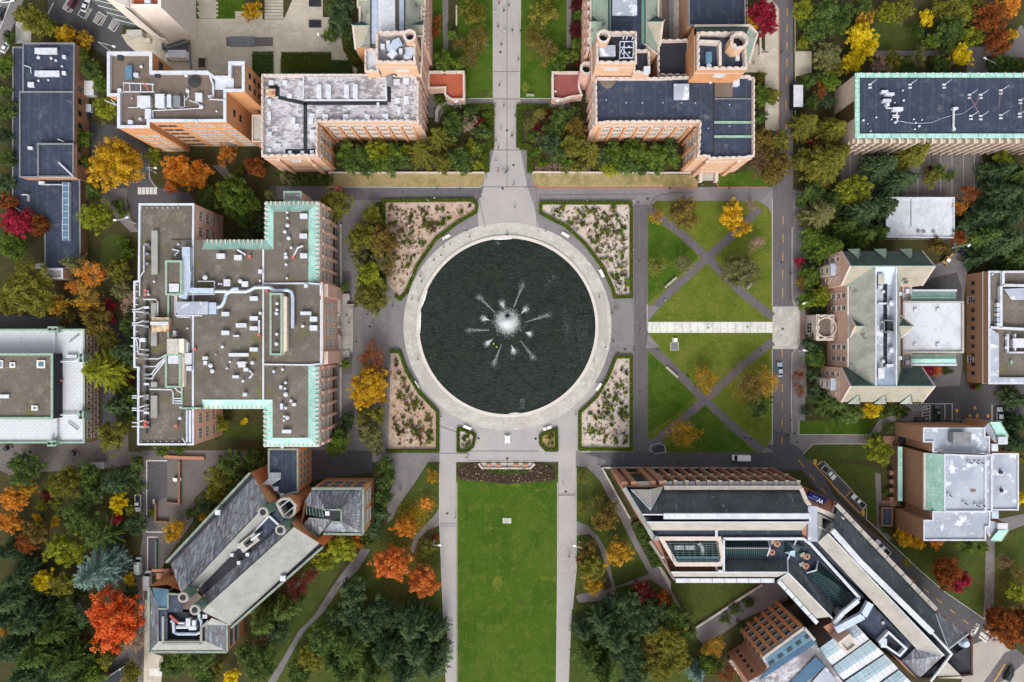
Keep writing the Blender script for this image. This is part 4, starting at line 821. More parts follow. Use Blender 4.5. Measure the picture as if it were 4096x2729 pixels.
for u in range(9):
    q=pp[0].lerp(pp[2],(u+.5)/9); b.box((q.x,q.y,4.9),1.95,.14,.06,metal_white)
b.strip([Vector((q.x-1.0,q.y)) for q in pp],.16,3.7,5.0,metal_white); b.strip([Vector((q.x+1.0,q.y)) for q in pp],.16,3.7,5.0,metal_white); b.build('skylight',B1)
bars(B1,'railing','A',[(300,1275,4.2),(440,1275,4.2)],.14,.9,metal_white); bars(B1,'railing','A',[(205,1390,4.1),(205,1345,4.1),(160,1345,4.1)],.2,.9,metal_white)
winsP(B1,'A',(512,330),(512,1200),8,[5.2],9,1.6,1.7,'dark')
rbox(B1,'A',265,1250,305,1272,3.7,1.2,name='air_handler')
rbox(B1,'E',245,248,312,285,0,3.2,name='shed')
# orange brick tower block
B2=bld('brick_tower_block','tall orange brick tower block with white roof rim and brown roof','A',1150,640)
t2=XY('A',[(742,360),(1048,360),(1048,492),(1430,492),(1478,527),(1577,527),(1577,427),(1685,427),(1685,632),(1558,632),(1558,840),(1030,840),(1030,882),(812,882),(812,662),(742,662)],27)
block(B2,t2,27,brick_orange,roof_brown,metal_white,1.0,.75)
def facade(root,f,a,c,z1,rows,groups,wd,ht,style,m=.05): winsP(root,f,a,c,z1,rows,groups,wd,ht,style,m=m)
zr=[22.8,18.8,14.8,10.8,6.8,2.8]
winsP(B2,'A',(1035,840),(1190,840),27,zr,2,2.5,1.5,'blank'); winsP(B2,'A',(1205,840),(1455,840),27,zr,3,2.6,1.7,'plain'); winsP(B2,'A',(1465,840),(1556,840),27,zr,1,3.6,1.7,'plain')
winsP(B2,'A',(830,882),(1028,882),27,zr[1:],2,2.6,1.6,'plain')
winsP(B2,'A',(1558,640),(1558,835),27,[21,16],1,2.0,1.5,'dark'); winsP(B2,'A',(1685,440),(1685,625),27,[23,19,15,11],2,1.6,1.4,'dark')
winsP(B2,'A',(1048,370),(1048,480),27,[22,14],1,3.5,2,'dark')
surf(B2,'roof_deck',roof_navy,('A',[(1480,535,26.1),(1572,535,26.1),(1572,625,26.1),(1480,625,26.1)])); bars(B2,'roof_divider','A',[(1430,495,26.2),(1450,520,26.2),(1475,590,26.2),(1475,665,26.2),(1440,670,26.2)],.5,.8,metal_white)
surf(B2,'roof_deck',metal_white,('A',[(1482,540,26.25),(1612,540,26.25),(1612,620,26.25),(1482,620,26.25)]))
rcyl(B2,'A',1335,562,42,26.1,1.0,metal_dark,'cooling_drum')
for q in ((862,450,908,550),): rbox(B2,'A',*q,26.0,1.2,glass_blue,'skylight')
for q in ((920,502,952,530),(808,610,836,640),(1345,640,1392,698),(998,750,1040,818),(880,828,912,855),(955,812,972,826)): rbox(B2,'A',*q,26.0,1.2)
for q in ((945,660,1035,738),(1068,648,1132,740),(1150,652,1178,738),(1195,660,1240,735)): rbox(B2,'A',*q,26.0,2.0,metal_white if q[0]!=1195 else metal_grey,'air_handler')
for q in ((808,378,840,412),(1065,502,1098,530)): rbox(B2,'A',*q,26.0,1.0,metal_dark)
for pts in ([(850,570),(850,632),(1060,632)],[(850,570),(1060,580)],[(890,575),(895,630)],[(965,570),(968,630)],[(1050,578),(1050,632)]): pipe(B2,'A',pts,27,.16,metal_white)
pipe(B2,'A',[(985,560),(1020,620)],27,.2,paint_red); pipe(B2,'A',[(935,570),(940,630)],27,.16,glass_blue)
for pts in ([(1045,762),(1400,745)],[(1240,740),(1270,735),(1270,660)],[(1285,610),(1300,660),(1275,690)],[(1300,690),(1360,710),(1400,745)],[(880,740),(950,740)],[(1055,820),(1050,765)]): pipe(B2,'A',pts,26,.14)
for q in ((1290,625,13),(1385,735,15),(1280,518,12),(1490,765,7),(905,675,6),(970,457,10)): rcyl(B2,'A',*q,26,1.0)
bars(B2,'roof_antenna','A',[(1240,826,27.4),(1450,826,27.4)],.18,.2,metal_white); bars(B2,'roof_antenna','A',[(1345,822,28),(1356,858,28)],.15,.2,metal_white)
bars(B2,'scaffold_arm','A',[(725,695,24),(850,745,24)],.2,.2,metal_white); bars(B2,'scaffold_arm','A',[(765,690,24),(800,720,24)],.2,.2,metal_white)
bars(B2,'railing','A',[(1445,688,27),(1552,694,27)],.12,.8,metal_white)
o=thing('link_building','low grey link between the orange tower and the pale weathered roof','building',tuple(P('B',0,880)))
block(o,XY('B',[(-25,795),(40,795),(40,978),(-25,978)],12),12,brick_brown,concrete,stone,.3,.3,occ=False)
# pale tower cut by the top edge
B3=bld('pale_brick_tower','pale brick tower with green glass bands at the top edge','A',1240,150)
tw=XY('A',[(887,52),(1110,52),(1110,-260),(887,-260)],24)
block(B3,tw,24,brick_pale,terrace_red,brick_pale,1.4,.9,proud=.05)
rbox(B3,'A',995,-10,1035,22,22.6,1.5)
base=XY('A',[(850,178),(985,212),(1165,292),(1240,100),(1240,-120),(850,-120)],0)
def low(q): return [(p.x,p.y) for p in q]
pw=[Vector((p[0],p[1])) for p in low(base)]
b=MB(); b.prism([Vector((q.x-.0,q.y)) for q in [pw[1],pw[2]]]+[pw[2]+Vector((-2,30)),pw[1]+Vector((0,30))],0,25,brick_pale,concrete); b.build('wing_wall',B3)
b=MB(); b.prism([pw[0],pw[1]+Vector((-.15,0)),pw[1]+Vector((-.15,30)),pw[0]+Vector((-22,30)),pw[0]+Vector((-14,14))],0,24.5,glass_teal,concrete); b.build('glass_wall',B3)
p0,d,L_,nn=wall_frame(pw[0],pw[1]); b=MB()
for k in range(1,16): 
    for (a,c) in ((pw[0],pw[1]),(pw[0],pw[0]+Vector((-14,14)))):
        a2,c2=a,c; dd=(c2-a2).normalized(); n2=Vector((dd.y,-dd.x)); n2=n2 if n2.dot(-a2)>0 else -n2
        b.strip([a2+n2*.05,c2+n2*.05],.24,k*1.6,k*1.6+.16,frame_white if k%3==0 else metal_grey)
b.build('glazing_bars',B3)
p0,d,L_,nn=wall_frame(pw[1],pw[2]); ang=math.atan2(d.y,d.x); b=MB(); q=p0+d*(L_-1.2)+nn*.06; b.box((q.x,q.y,3),1.7,.1,21,glass_teal,ang)
for k in range(14): b.box((q.x+nn.x*.06,q.y+nn.y*.06,3.2+k*1.5),1.7,.12,.14,metal_grey,ang)
b.build('window_band',B3)
rbox(B3,'A',870,205,975,245,0,3.5,concrete,'entrance_canopy'); rbox(B3,'A',940,262,1035,300,0,1.0,paving,'planter')
OCC.append(low(tw)); OCC.append([(p.x,p.y) for p in pw])

# ---------------------------------------------------------------- the two gothic halls
def gothic_L(root,poly,z,roofm,wallm): return block(root,poly,z,wallm,roofm,stone,.8,.55,crenel=True,course=[z-3.2,4.2])
B4=bld('gothic_hall','brick gothic hall with weathered white roof, left of the north walk','B',560,700)
z=20
p4=XY('B',[(42,517),(840,517),(1108,517),(1108,560),(1124,560),(1120,850),(1064,850),(1064,842),(426,842),(426,1076),(42,1082)],z)
gothic_L(B4,p4,z,roof_streak,brick_tan)
bayrows=[16.2,12.0,7.6]
winsP(B4,'B',(445,842),(1085,842),z,bayrows,7,2.5,2.3,'gothic',m=.02)
def buttress(root,p0,p1,n,ztop,m,w=.8,dpt=.7,mg=0.02,name='buttress'):
    p0,d,L_,nn=wall_frame(p0,p1); ang=math.atan2(d.y,d.x)
    for i in range(n+1):
        q=p0+d*L_*(mg+(1-2*mg)*i/n)+nn*dpt/2; b=MB(); b.box((q.x,q.y,0),w,dpt,ztop*.62,m,ang); b.box((q.x-nn.x*.12,q.y-nn.y*.12,ztop*.62),w*.85,dpt*.7,ztop*.3,m,ang); b.box((q.x-nn.x*.12,q.y-nn.y*.12,ztop*.92),w*.9,dpt*.75,.3,stone,ang); b.build(name,root)
buttress(B4,P('B',445,842,z),P('B',1085,842,z),7,18.3,brick_orange)
winsP(B4,'B',(426,850),(426,1070),z,bayrows,3,2.6,2.4,'gothic'); winsP(B4,'B',(1120,580),(1120,840),z,bayrows,4,2.2,2.4,'gothic')
buttress(B4,P('B',426,860,z),P('B',426,1060,z),2,18,brick_orange); buttress(B4,P('B',1120,570,z),P('B',1120,845,z),4,18,brick_pink)
winsP(B4,'B',(150,1080),(340,1079),z,[15.5],1,3.2,1.6,'stonepanel'); buttress(B4,P('B',135,1080,z),P('B',350,1078,z),1,19,brick_tan,1.2,.9,0)
winsP(B4,'B',(360,1078),(426,1077),z,[5],1,1.6,1.2,'stonepanel')
surf(B4,'raised_roof',roof_streak,('B',[(328,530,20.3),(890,530,20.3),(900,690,19.9),(328,690,19.9)]))
for p in ([(328,530,20.2),(328,692,20.2),(900,692,20.2),(893,535,20.2)],[(42,518,20.2),(800,518,20.2)]): bars(B4,'roof_kerb','B',p,.45,.35,metal_white)
for q in ((415,582,450,675),(480,582,515,675),(607,582,640,675),(667,582,700,675)): rbox(B4,'B',*q,19.9,1.8,name='skylight')
for q in ((88,553,120,585),(183,553,215,585),(293,556,322,588),(738,556,762,584),(478,556,500,580),(940,545,990,580),(1012,535,1055,580),(957,675,990,708),(1018,662,1052,712),(975,735,998,785),(80,768,102,828),(357,812,392,855),(370,895,405,948),(78,908,106,938),(240,808,270,858),(265,852,298,880),(78,1022,104,1048),(128,990,170,1012),(455,788,495,822),(600,788,634,824),(745,788,785,824),(870,784,912,822),(1022,788,1054,822),(220,1040,245,1062),(305,1040,330,1062),(372,1036,398,1056),(215,645,248,675),(80,683,104,714),(368,782,404,812),(832,706,848,730)): rbox(B4,'B',*q,19.2,.8)
rbox(B4,'B',66,612,132,664,19.2,1.2,rust_panel,'air_handler'); rcyl(B4,'B',75,660,9,19.2); rcyl(B4,'B',118,622,6,19.2,1.2,paint_red)
rbox(B4,'B',898,520,940,588,19.2,2.0,metal_grey,'roof_hatch')
for p in ([(155,672,19.3),(330,712,19.3),(840,712,19.3),(905,712,19.3)],[(340,712,19.3),(340,1060,19.3)],[(918,590,19.3),(918,705,19.3)],[(90,600,19.3),(150,600,19.3),(150,665,19.3)]):
    bars(B4,'walkway','B',p,1.1,.08,roof_black)
for q in ((202,1028,425,1075),): surf(B4,'roof_patch',roof_black,('B',[(202,1028,19.25),(425,1028,19.25),(425,1066,19.25),(202,1070,19.25)]))
def tower(root,f,pts,zt,roofm,wallm,z0=0): return block(root,XY(f,pts,zt),zt,wallm,roofm,stone,1.8,.6,z0=z0,crenel=True,course=[zt-3.0],wall='tower_wall',roofname='tower_roof')
def turret(root,f,x,y,r,zt,n,wallm,inner,z0=0):
    p=P(f,x,y,zt); rr=r*FR[f][2]*S*(H-zt)/H; b=MB()
    pl=[Vector((p.x+rr*math.cos(6.2832*(i+.5)/n),p.y+rr*math.sin(6.2832*(i+.5)/n))) for i in range(n)]
    b.prism(pl,z0,zt,wallm,cap=False); b.ring(pl,rr*.28,zt,zt+.25,stone,.12,inner=zt-2.5); merlons(b,pl,zt+.25,stone,step=1.2,w=.8,t=.4,h=.7,inn=rr*.14)
    b.up([(q.x,q.y,zt-2.5) for q in inset(pl,rr*.28)],inner); return b.build('turret',root)
tower(B4,'P',[(490,500),(1105,500),(1105,995),(490,995)],30,metal_grey,brick_tan)
turret(B4,'P',1015,565,98,33,10,brick_tan,roof_black)
winsP(B4,'P',(740,995),(960,995),30,[24.5],1,4.0,1.4,'stonepanel'); winsP(B4,'P',(640,995),(740,995),30,[21.2],1,1.5,1.6,'dark')
block(B4,XY('P',[(315,775),(525,775),(525,1130),(315,1130)],25),25,brick_tan,metal_white,stone,.8,.5,crenel=True,wall='annex_wall',roofname='annex_roof')
duct(B4,'P',[(870,640),(790,680),(735,770),(700,810)],28.2,2.2,metal_blue); duct(B4,'P',[(700,810),(780,880)],28.2,2.4,metal_white); duct(B4,'P',[(1005,740),(1010,830),(990,890)],28.2,2.2,metal_blue)
rbox(B4,'P',920,865,1030,930,28.2,1.6,name='air_handler'); 
for q in ((555,688,622,765),(648,635,705,755),(845,758,900,840),(618,945,690,985),(712,945,780,985)): rbox(B4,'P',*q,28.2,1.2)
# north wing of the left hall: mansard with flat lead roof between slate slopes
def wing(root,f,xs,yN,yS,ze,zt,wm,slW,slE,flatm,gut):
    """xs = eave west, top west, top east, eave east"""
    xe,xw,xt,xo=xs
    surf(root,'slate_slope',slW,(f,[(xe,yN,ze),(xe,yS,ze),(xw,yS,zt),(xw,yN,zt)])); surf(root,'slate_slope',slE,(f,[(xo,yN,ze),(xo,yS,ze),(xt,yS,zt),(xt,yN,zt)]))
    surf(root,'roof',flatm,(f,[(xw,yN,zt-.2),(xw,yS,zt-.2),(xt,yS,zt-.2),(xt,yN,zt-.2)]))
    for x in (xw,xt): bars(root,'gutter',f,[(x,yN,zt-.15),(x,yS,zt-.15)],.35,.35,gut)
    wallskirt(root,wm,f,[(xe,yN,ze),(xe,yS,ze),(xo,yS,ze),(xo,yN,ze)])
    for x in (xe,xo): bars(root,'parapet',f,[(x,yN,ze),(x,yS,ze)],.6,.9,stone)
def xgable(root,f,A,B_,R0,R1,ze,zr,mN,mS,wm):
    """cross gable: eave corners A (north), B_ (south) at the outer end; ridge from R0 (outer) to R1 (inner)"""
    surf(root,'gable_slope',mN,(f,[(A[0],A[1],ze),(R0[0],R0[1],zr),(R1[0],R1[1],zr),(A[2],A[3],ze+.2)]))
    surf(root,'gable_slope',mS,(f,[(B_[0],B_[1],ze),(R0[0],R0[1],zr),(R1[0],R1[1],zr),(B_[2],B_[3],ze+.2)]))
    b=MB(); a,c,r=P(f,A[0],A[1],ze),P(f,B_[0],B_[1],ze),P(f,R0[0],R0[1],zr); b.face([(a.x,a.y,0),(c.x,c.y,0),tuple(c),tuple(r),tuple(a)],wm)
    for e,k in ((a,P(f,A[2],A[3],ze+.2)),(c,P(f,B_[2],B_[3],ze+.2))): b.face([(e.x,e.y,0),(k.x,k.y,0),tuple(k),tuple(e)],wm)
    b.build('gable_wall',root)
    b=MB(); b.tube([a,r,c],.3,stone,5); b.build('gable_coping',root)
    ridge(root,f,[(R0[0],R0[1],zr+.1),(R1[0],R1[1],zr+.1)]); ridge(root,f,[(A[2],A[3],ze+.3),(R1[0],R1[1],zr+.1),(B_[2],B_[3],ze+.3)])
wing(B4,'P',(240,408,938,1205),-420,760,18,23.5,brick_tan,slate_grey,slate_grey,metal_grey,roof_black)
for x0,x1 in ((412,515),(850,932)): surf(B4,'lead_roof',metal_blue,('P',[(x0,-420,23.42),(x0,690 if x0==412 else 470,23.42),(x1,690 if x0==412 else 470,23.42),(x1,-420,23.42)]))
rbox(B4,'P',520,-400,780,478,23.3,3.4,roof_white,'roof_monitor'); surf(B4,'roof_gutter',roof_brown,('P',[(785,-420,23.43),(785,470,23.43),(845,470,23.43),(845,-420,23.43)]))
xgable(B4,'P',(110,395,245,320),(165,775,245,765),(125,405),(395,405),18.2,22.6,slate_dark,slate_cream,brick_tan)
xgable(B4,'P',(1255,300,1205,325),(1230,710,1195,700),(1225,400),(980,400),18.2,22.6,slate_dark,slate_cream,brick_pink)
xgable(B4,'P',(195,-150,245,-60),(200,120,245,110),(200,5),(395,5),18.2,22.6,slate_dark,slate_cream,brick_tan); xgable(B4,'P',(1260,-150,1205,-60),(1250,110,1190,110),(1255,0),(1100,0),18.2,22.6,slate_dark,slate_cream,brick_pink)
b=MB()
p=[P('P',190,780,18),P('P',390,690,23),P('P',500,710,22),P('P',500,990,18),P('P',315,1000,18)]; b.face([(q.x,q.y,0) for q in (p[0],)]+[(P('P',500,800,18).x,P('P',500,800,18).y,0)]+[tuple(p[2]),tuple(p[1]),tuple(p[0])],brick_orange); b.build('gable_wall',B4)
# stepped east front with buttresses and portal
buttress(B4,P('P',1215,-380,18),P('P',1230,720,18),14,20.5,brick_pink,1.0,1.1,0.01)
winsP(B4,'P',(1215,-380),(1230,720),18,[13.5,9.5,5.5],14,1.5,2.2,'gothic',m=.01)
for x0,y0,x1,y1,zz in ((1110,560,1215,1000,21),(1110,1000,1200,1190,20.5),(1190,700,1250,870,16)): block(B4,XY('P',[(x0,y0),(x1,y0),(x1,y1),(x0,y1)],zz),zz,brick_pink,roof_brown,stone,.5,.4,occ=False,wall='porch_wall',roofname='porch_roof')
tr=bld('terrace_porch','stone porch with bright red terrace roof beside the left lawn','B',1330,590)
tp=XY('B',[(1185,492),(1435,492),(1437,688),(1345,690),(1300,655),(1300,608),(1185,612)],5.2)
block(tr,tp,5.2,brick_pink,terrace_red,stone,1.0,.5,course=[1.0])
# right hand hall
B5=bld('gothic_hall','brick gothic hall with navy flat roof, right of the north walk','C',1100,700)
p5=XY('C',[(570,538),(1000,538),(1390,524),(1640,524),(1640,535),(1668,535),(1668,1080),(1585,1092),(1355,1098),(1355,1082),(1278,1082),(1290,844),(640,848),(640,855),(575,855)],20)
gothic_L(B5,p5,20,roof_navy,brick_tan)
winsP(B5,'C',(600,848),(1260,846),20,bayrows,7,2.5,2.3,'gothic',m=.02); buttress(B5,P('C',600,848,20),P('C',1260,846,20),7,18.3,brick_orange)
winsP(B5,'C',(1285,860),(1280,1075),20,bayrows,3,2.6,2.4,'gothic'); buttress(B5,P('C',1285,870,20),P('C',1280,1070,20),2,18,brick_orange)
winsP(B5,'C',(572,560),(575,845),20,bayrows,4,2.2,2.4,'gothic'); buttress(B5,P('C',572,545,20),P('C',575,850,20),4,18,brick_pink)
winsP(B5,'C',(1370,1096),(1580,1092),20,[16],1,3.0,1.4,'stonepanel'); buttress(B5,P('C',1362,1096,20),P('C',1582,1092,20),1,19,brick_tan,1.2,.9,0)
rbox(B5,'C',1115,578,1220,686,19.2,1.4,roof_white2,'skylight')
for p in ([(1390,535,19.3),(1388,1085,19.3)],[(1395,682,19.3),(1662,682,19.3)]): bars(B5,'roof_kerb','C',p,.3,.3,metal_dark if p[0][0]==1390 else metal_grey)
for p in ([(1392,845,19.3),(1660,845,19.3)],[(1392,943,19.3),(1655,943,19.3)]): bars(B5,'roof_kerb','C',p,.7,.35,copper_trim)
surf(B5,'roof_patch',roof_brown,('C',[(600,560,19.25),(720,560,19.25),(690,600,19.25),(655,615,19.25),(620,595,19.25)])); surf(B5,'roof_patch',roof_brown,('C',[(1398,540,19.25),(1520,540,19.25),(1520,670,19.25),(1398,670,19.25)]))
rcyl(B5,'C',716,545,13,19.2,.6,copper_dark); rcyl(B5,'C',1370,566,8,19.2)
for x,y in ((650,687),(788,708),(900,708),(1040,708),(1170,708),(1264,708),(1500,720),(1355,882),(1500,868)): rcyl(B5,'C',x,y,4,19.2,.7)
rbox(B5,'C',1525,515,1568,590,19.2,1.8,metal_white,'roof_ladder_hatch')
tower(B5,'Q',[(310,380),(782,380),(782,752),(310,752)],30,roof_black,brick_tan)
turret(B5,'Q',395,432,78,33,10,brick_tan,roof_black)
winsP(B5,'Q',(440,752),(580,752),30,[26.0],1,3.6,1.4,'stonepanel')
rbox(B5,'Q',345,532,535,662,28.2,1.4,roof_white2,'skylight'); surf(B5,'roof_patch',metal_dark,('Q',[(330,678,28.25),(480,690,28.25),(470,738,28.25),(330,738,28.25)]))
b=MB() # aerial frame on the tower
for a,c in (((590,490),(750,490)),((750,490),(740,680)),((740,680),(585,685)),((585,685),(590,490)),((610,570),(720,695)),((585,560),(750,560)),((640,490),(635,685))): b.tube([P('Q',*a,31),P('Q',*c,31)],.14,metal_blue,5)
for a in ((590,490),(750,490),(740,680),(585,685)): q=P('Q',*a,31); b.tube([(q.x,q.y,28.2),tuple(q)],.14,metal_blue,5)
for a in ((625,450),(665,455),(735,455),(765,480),(745,640),(600,610)): q=P('Q',*a,31); b.box((q.x,q.y,30.2),.3,.22,1.8,metal_white)
b.build('aerial_frame',B5)
for a in ((630,548,12),(694,546,13),(700,615,14),(625,625,12)): rcyl(B5,'Q',*a,29.0,.8,name='dish')
block(B5,XY('Q',[(745,595),(930,595),(940,862),(745,862)],25),25,brick_tan,roof_black,stone,.8,.5,crenel=True,wall='annex_wall',roofname='annex_roof'); rbox(B5,'Q',870,780,945,850,24.2,2.4,metal_white,'water_tank')
wing(B5,'Q',(240,455,880,1035),-400,600,18,23.5,brick_tan,slate_green,slate_green,roof_navy,metal_dark)
rbox(B5,'Q',498,-300,790,185,23.3,1.2,roof_white2,'skylight'); bars(B5,'roof_kerb','Q',[(470,-400,23.4),(470,380,23.4)],.5,.3,copper_dark); bars(B5,'roof_kerb','Q',[(858,-400,23.4),(858,520,23.4)],1.0,.3,copper_dark)
xgable(B5,'Q',(218,240,255,185),(225,520,262,520),(240,258),(448,258),18.2,22.6,slate_dark,slate_green,brick_pink); xgable(B5,'Q',(1112,240,1015,180),(1060,545,1005,530),(1092,260),(888,260),18.2,22.6,slate_dark,slate_cream,brick_tan)
buttress(B5,P('Q',232,-380,18),P('Q',225,600,18),9,20.5,brick_pink,1.0,1.1,0.01); winsP(B5,'Q',(232,-380),(225,600),18,[13.5,9.5,5.5],9,1.6,2.2,'gothic',m=.01)
b=MB(); pp=[P('Q',770,545,20),P('Q',885,520,24),P('Q',1025,635,18)]; b.face([(pp[0].x,pp[0].y,8),(pp[2].x,pp[2].y,8),tuple(pp[2]),tuple(pp[1]),tuple(pp[0])],brick_tan); b.tube(pp,.3,stone,5); b.build('gable_wall',B5)
turret(B5,'Q',195,805,78,14,8,brick_pink,roof_black)
block(B5,XY('Q',[(255,560),(300,560),(300,930),(255,930)],19),19,brick_pink,roof_brown,stone,.5,.4,occ=False,wall='porch_wall',roofname='porch_roof')
block(B5,XY('Q',[(1030,480),(1400,470),(1400,900),(1030,895)],17),17,brick_tan,roof_black,stone,.9,.5,crenel=True,wall='link_wall',roofname='link_roof')
block(B5,XY('Q',[(1390,-300),(2065,-300),(2065,305),(1395,305)],18),18,brick_tan,roof_navy,metal_grey,.6,.4,crenel=False,wall='wing_wall',roofname='wing_roof'); merl=MB(); merlons(merl,XY('Q',[(2060,-300),(2072,-300),(2072,300),(2060,300)],18.2),18.22,stone,inn=.1); merl.build('merlon',B5)
block(B5,XY('Q',[(1050,-300),(1370,-300),(1370,470),(1075,470)],6),6,brick_brown,roof_brown,stone_grey,.4,.4,wall='court_wall',roofname='court_roof',occ=False)
surf(B5,'skylight',metal_grey,('Q',[(1165,-300,6.4),(1360,-300,6.4),(1360,450,6.4),(1165,450,6.4)])); surf(B5,'skylight',stone_grey,('Q',[(1222,-300,6.9),(1285,-300,6.9),(1285,455,6.9),(1215,455,6.9)]))
# big south-east tower with a slate skirt
tower(B5,'Q',[(1495,385),(2050,385),(2080,820),(1495,820)],30,roof_navy,brick_orange)
surf(B5,'slate_skirt',slate_dark,('Q',[(1460,315,25),(2110,310,25),(2040,420,28.5),(1500,385,28.5)])); surf(B5,'slate_skirt',slate_green,('Q',[(2110,310,25),(2200,405,25),(2100,745,25),(2055,740,28.5),(2060,420,28.5)]))
wallskirt(B5,brick_orange,'Q',[(1460,315,25),(2110,310,25),(2200,405,25),(2100,750,25),(1480,815,25)],name='skirt_wall'); bars(B5,'parapet','Q',[(1460,315,25),(2110,310,25),(2200,405,25),(2100,745,25)],.6,.7,stone)
turret(B5,'Q',1990,480,108,34,8,brick_tan,roof_black)
bars(B5,'tower_screen','Q',[(1505,520,28.3),(1740,530,28.3),(1745,805,28.3)],.8,2.2,stone); rbox(B5,'Q',1600,610,1670,735,28.2,2.4,glass_blue,'skylight'); rcyl(B5,'Q',1640,765,30,28.2,2.2,metal_white,'roof_tank'); rbox(B5,'Q',1950,618,1996,715,28.2,.8); rbox(B5,'Q',2040,740,2075,800,28.2,1.6)
winsP(B5,'Q',(1750,820),(1870,820),30,[25.5],1,3.0,2.0,'stonepanel')
tr=bld('terrace_porch','stone porch with dull rose terrace roof beside the right lawn','C',370,590)
block(tr,XY('C',[(276,496),(465,496),(465,600),(485,660),(405,672),(350,690),(278,682)],5.2),5.2,brick_pink,terrace_rose,stone,1.0,.5,course=[1.0])
for x,y in ((297,538,),(300,628)): rcyl(tr,'C',x,y,8,4.2,.8,copper_dark if y<600 else metal_white,'planter_pot')
st=thing('entrance_steps','stone entrance steps with side walls under the right gothic hall','steps',tuple(P('C',1342,1230)))
b=MB()
for i in range(8): 
    a,c=P('C',1305,1190+7*i),P('C',1385,1190+7*i); b.strip([a.xy,c.xy],.62,0,1.6-.2*i,stone_grey)
b.build('tread',st)
for x in (1290,1398):
    b=MB(); b.strip(XY('C',[(x,1185),(x,1262)]),1.1,0,2.2,stone); b.build('side_wall',st)
# ================================================================ right side
B6=bld('slab_block','long slab block with turquoise copper roof rim at the right edge','D',1300,730)
p6=XY('D',[(606,512),(2150,512),(2150,945),(606,945)],15)
b=MB(); b.prism(p6,0,15,panel_tan,cap=False); b.build('wall',B6); OCC.append([(p.x,p.y) for p in p6])
b=MB(); i_=b.ring(p6,1.0,14.6,15.25,copper,.3,inner=14.6); b.build('cornice',B6)
b=MB(); b.up([(p.x,p.y,14.8) for p in i_],roof_navy); b.build('roof',B6)
b=MB() # seams and little drip teeth on the copper rim
for y0,y1,n_ in ((505,534,26),(921,950,26)):
    for k in range(n_):
        x=612+60*k; b.strip(XY('D',[(x,y0),(x,y1)],15.3),.12,15.2,15.36,copper_trim)
    for k in range(24):
        x=640+62*k
        if y0<600: b.box(tuple(P('D',x,507,15.2)),.35,.5,.3,stone)
for k in range(12): b.strip(XY('D',[(604,545+33*k),(634,545+33*k)],15.3),.12,15.2,15.36,copper_trim)
b.build('rim_seam',B6)
# south lattice of sun fins
p0,d,L_,nn=wall_frame(P('D',606,945,15),P('D',2150,945,15)); ang=math.atan2(d.y,d.x)
b=MB(); b.box(tuple(((p0+d*L_/2)+nn*.05).to_3d()+Vector((0,0,1.2))),L_-1,.1,13,glass_dark,ang); b.build('window_band',B6)
b=MB()
for k in range(int(L_/2.6)): q=p0+d*(.9+k*2.6)+nn*.95; b.box((q.x,q.y,.6),.5,1.9,13.9,panel_tan,ang)
b.build('sun_fin',B6)['kind']='stuff'
for zz in (2.2,5.4,8.6,11.8):
    b=MB(); q=p0+d*L_/2+nn*.6; b.box((q.x,q.y,zz),L_,1.0,1.0,panel_tan,ang); b.build('sun_ledge',B6)
p0,d,L_,nn=wall_frame(P('D',606,512,15),P('D',606,945,15)); ang=math.atan2(d.y,d.x)
q=p0+d*L_*.55+nn*.04; b=MB(); b.box((q.x,q.y,.5),5.4,.12,13.6,mat('bronze_glass',C(92,72,40),[('b',.6,.5,.9,C(66,50,30),(1,1,1),.04)],rough=.3),ang)
for k in range(5): b.box((q.x+nn.x*.06,q.y+nn.y*.06,2+k*2.6),5.4,.14,.16,metal_dark,ang)
b.build('stair_window',B6)
for q in ((785,622,830,640),(812,638,872,656),(795,682,850,702),(818,705,838,730),(862,738,932,764)): rbox(B6,'D',*q,14.8,1.6,name='air_handler')
for p in ([(818,730),(818,744),(862,744)],[(888,764),(895,840)],[(860,792),(905,796)],[(860,806),(905,808)]): pipe(B6,'D',p,14.8,.22)
pipe(B6,'D',[(1300,745),(1283,760),(1282,880)],14.8,.3,metal_white); rbox(B6,'D',1278,738,1312,754,14.8,1.4); rbox(B6,'D',1278,880,1294,898,14.8,1.0)
for q in ((660,828,8),(748,808,6),(690,852,4),(710,902,5),(880,842,9),(1015,890,6),(1045,868,8),(1020,845,6),(932,622,6),(938,690,8),(1065,825,5),(1008,820,6),(855,822,5),(876,706,5)): rcyl(B6,'D',*q,14.8,.8)
def rod(f,x,y,z,h=3,lean=(30,-18)):
    b=MB(); p=P(f,x,y,z); b.box((p.x,p.y,z),1.0,.5,.4,metal_white); b.box((p.x,p.y-1.0,z),1.0,.4,.4,metal_white); b.tube([(p.x,p.y,z),(p.x,p.y,z+h)],.09,metal_white,5)
    b.tube([(p.x-.9,p.y-.5,z+h*.9),(p.x+.9,p.y+.7,z+h*.9)],.07,metal_white,4); b.build('antenna_mast',B6)
for x,y in ((700,585),(975,585),(1210,585),(1385,655),(1462,655),(1395,800),(1462,802),(1600,625),(1600,795),(1735,692),(1730,785)): rod('D',x,y,14.8)
for p in ([(1390,665),(1460,795)],[(1462,665),(1420,730)],[(1603,640),(1590,735)],[(1740,700),(1745,780)]):
    b=MB(); b.tube([P('D',*p[0],17),P('D',*p[1],17)],.09,flat('wire_rose',C(150,116,124)),5); b.build('aerial_wire',B6)
b=MB(); b.tube([P('D',x,y,15) for x,y in ((880,842),(915,835),(955,845),(1000,850),(1060,850),(1130,845),(1200,815),(1280,792),(1340,785),(1390,750),(1425,725))],.07,metal_blue,4); b.build('cable',B6)
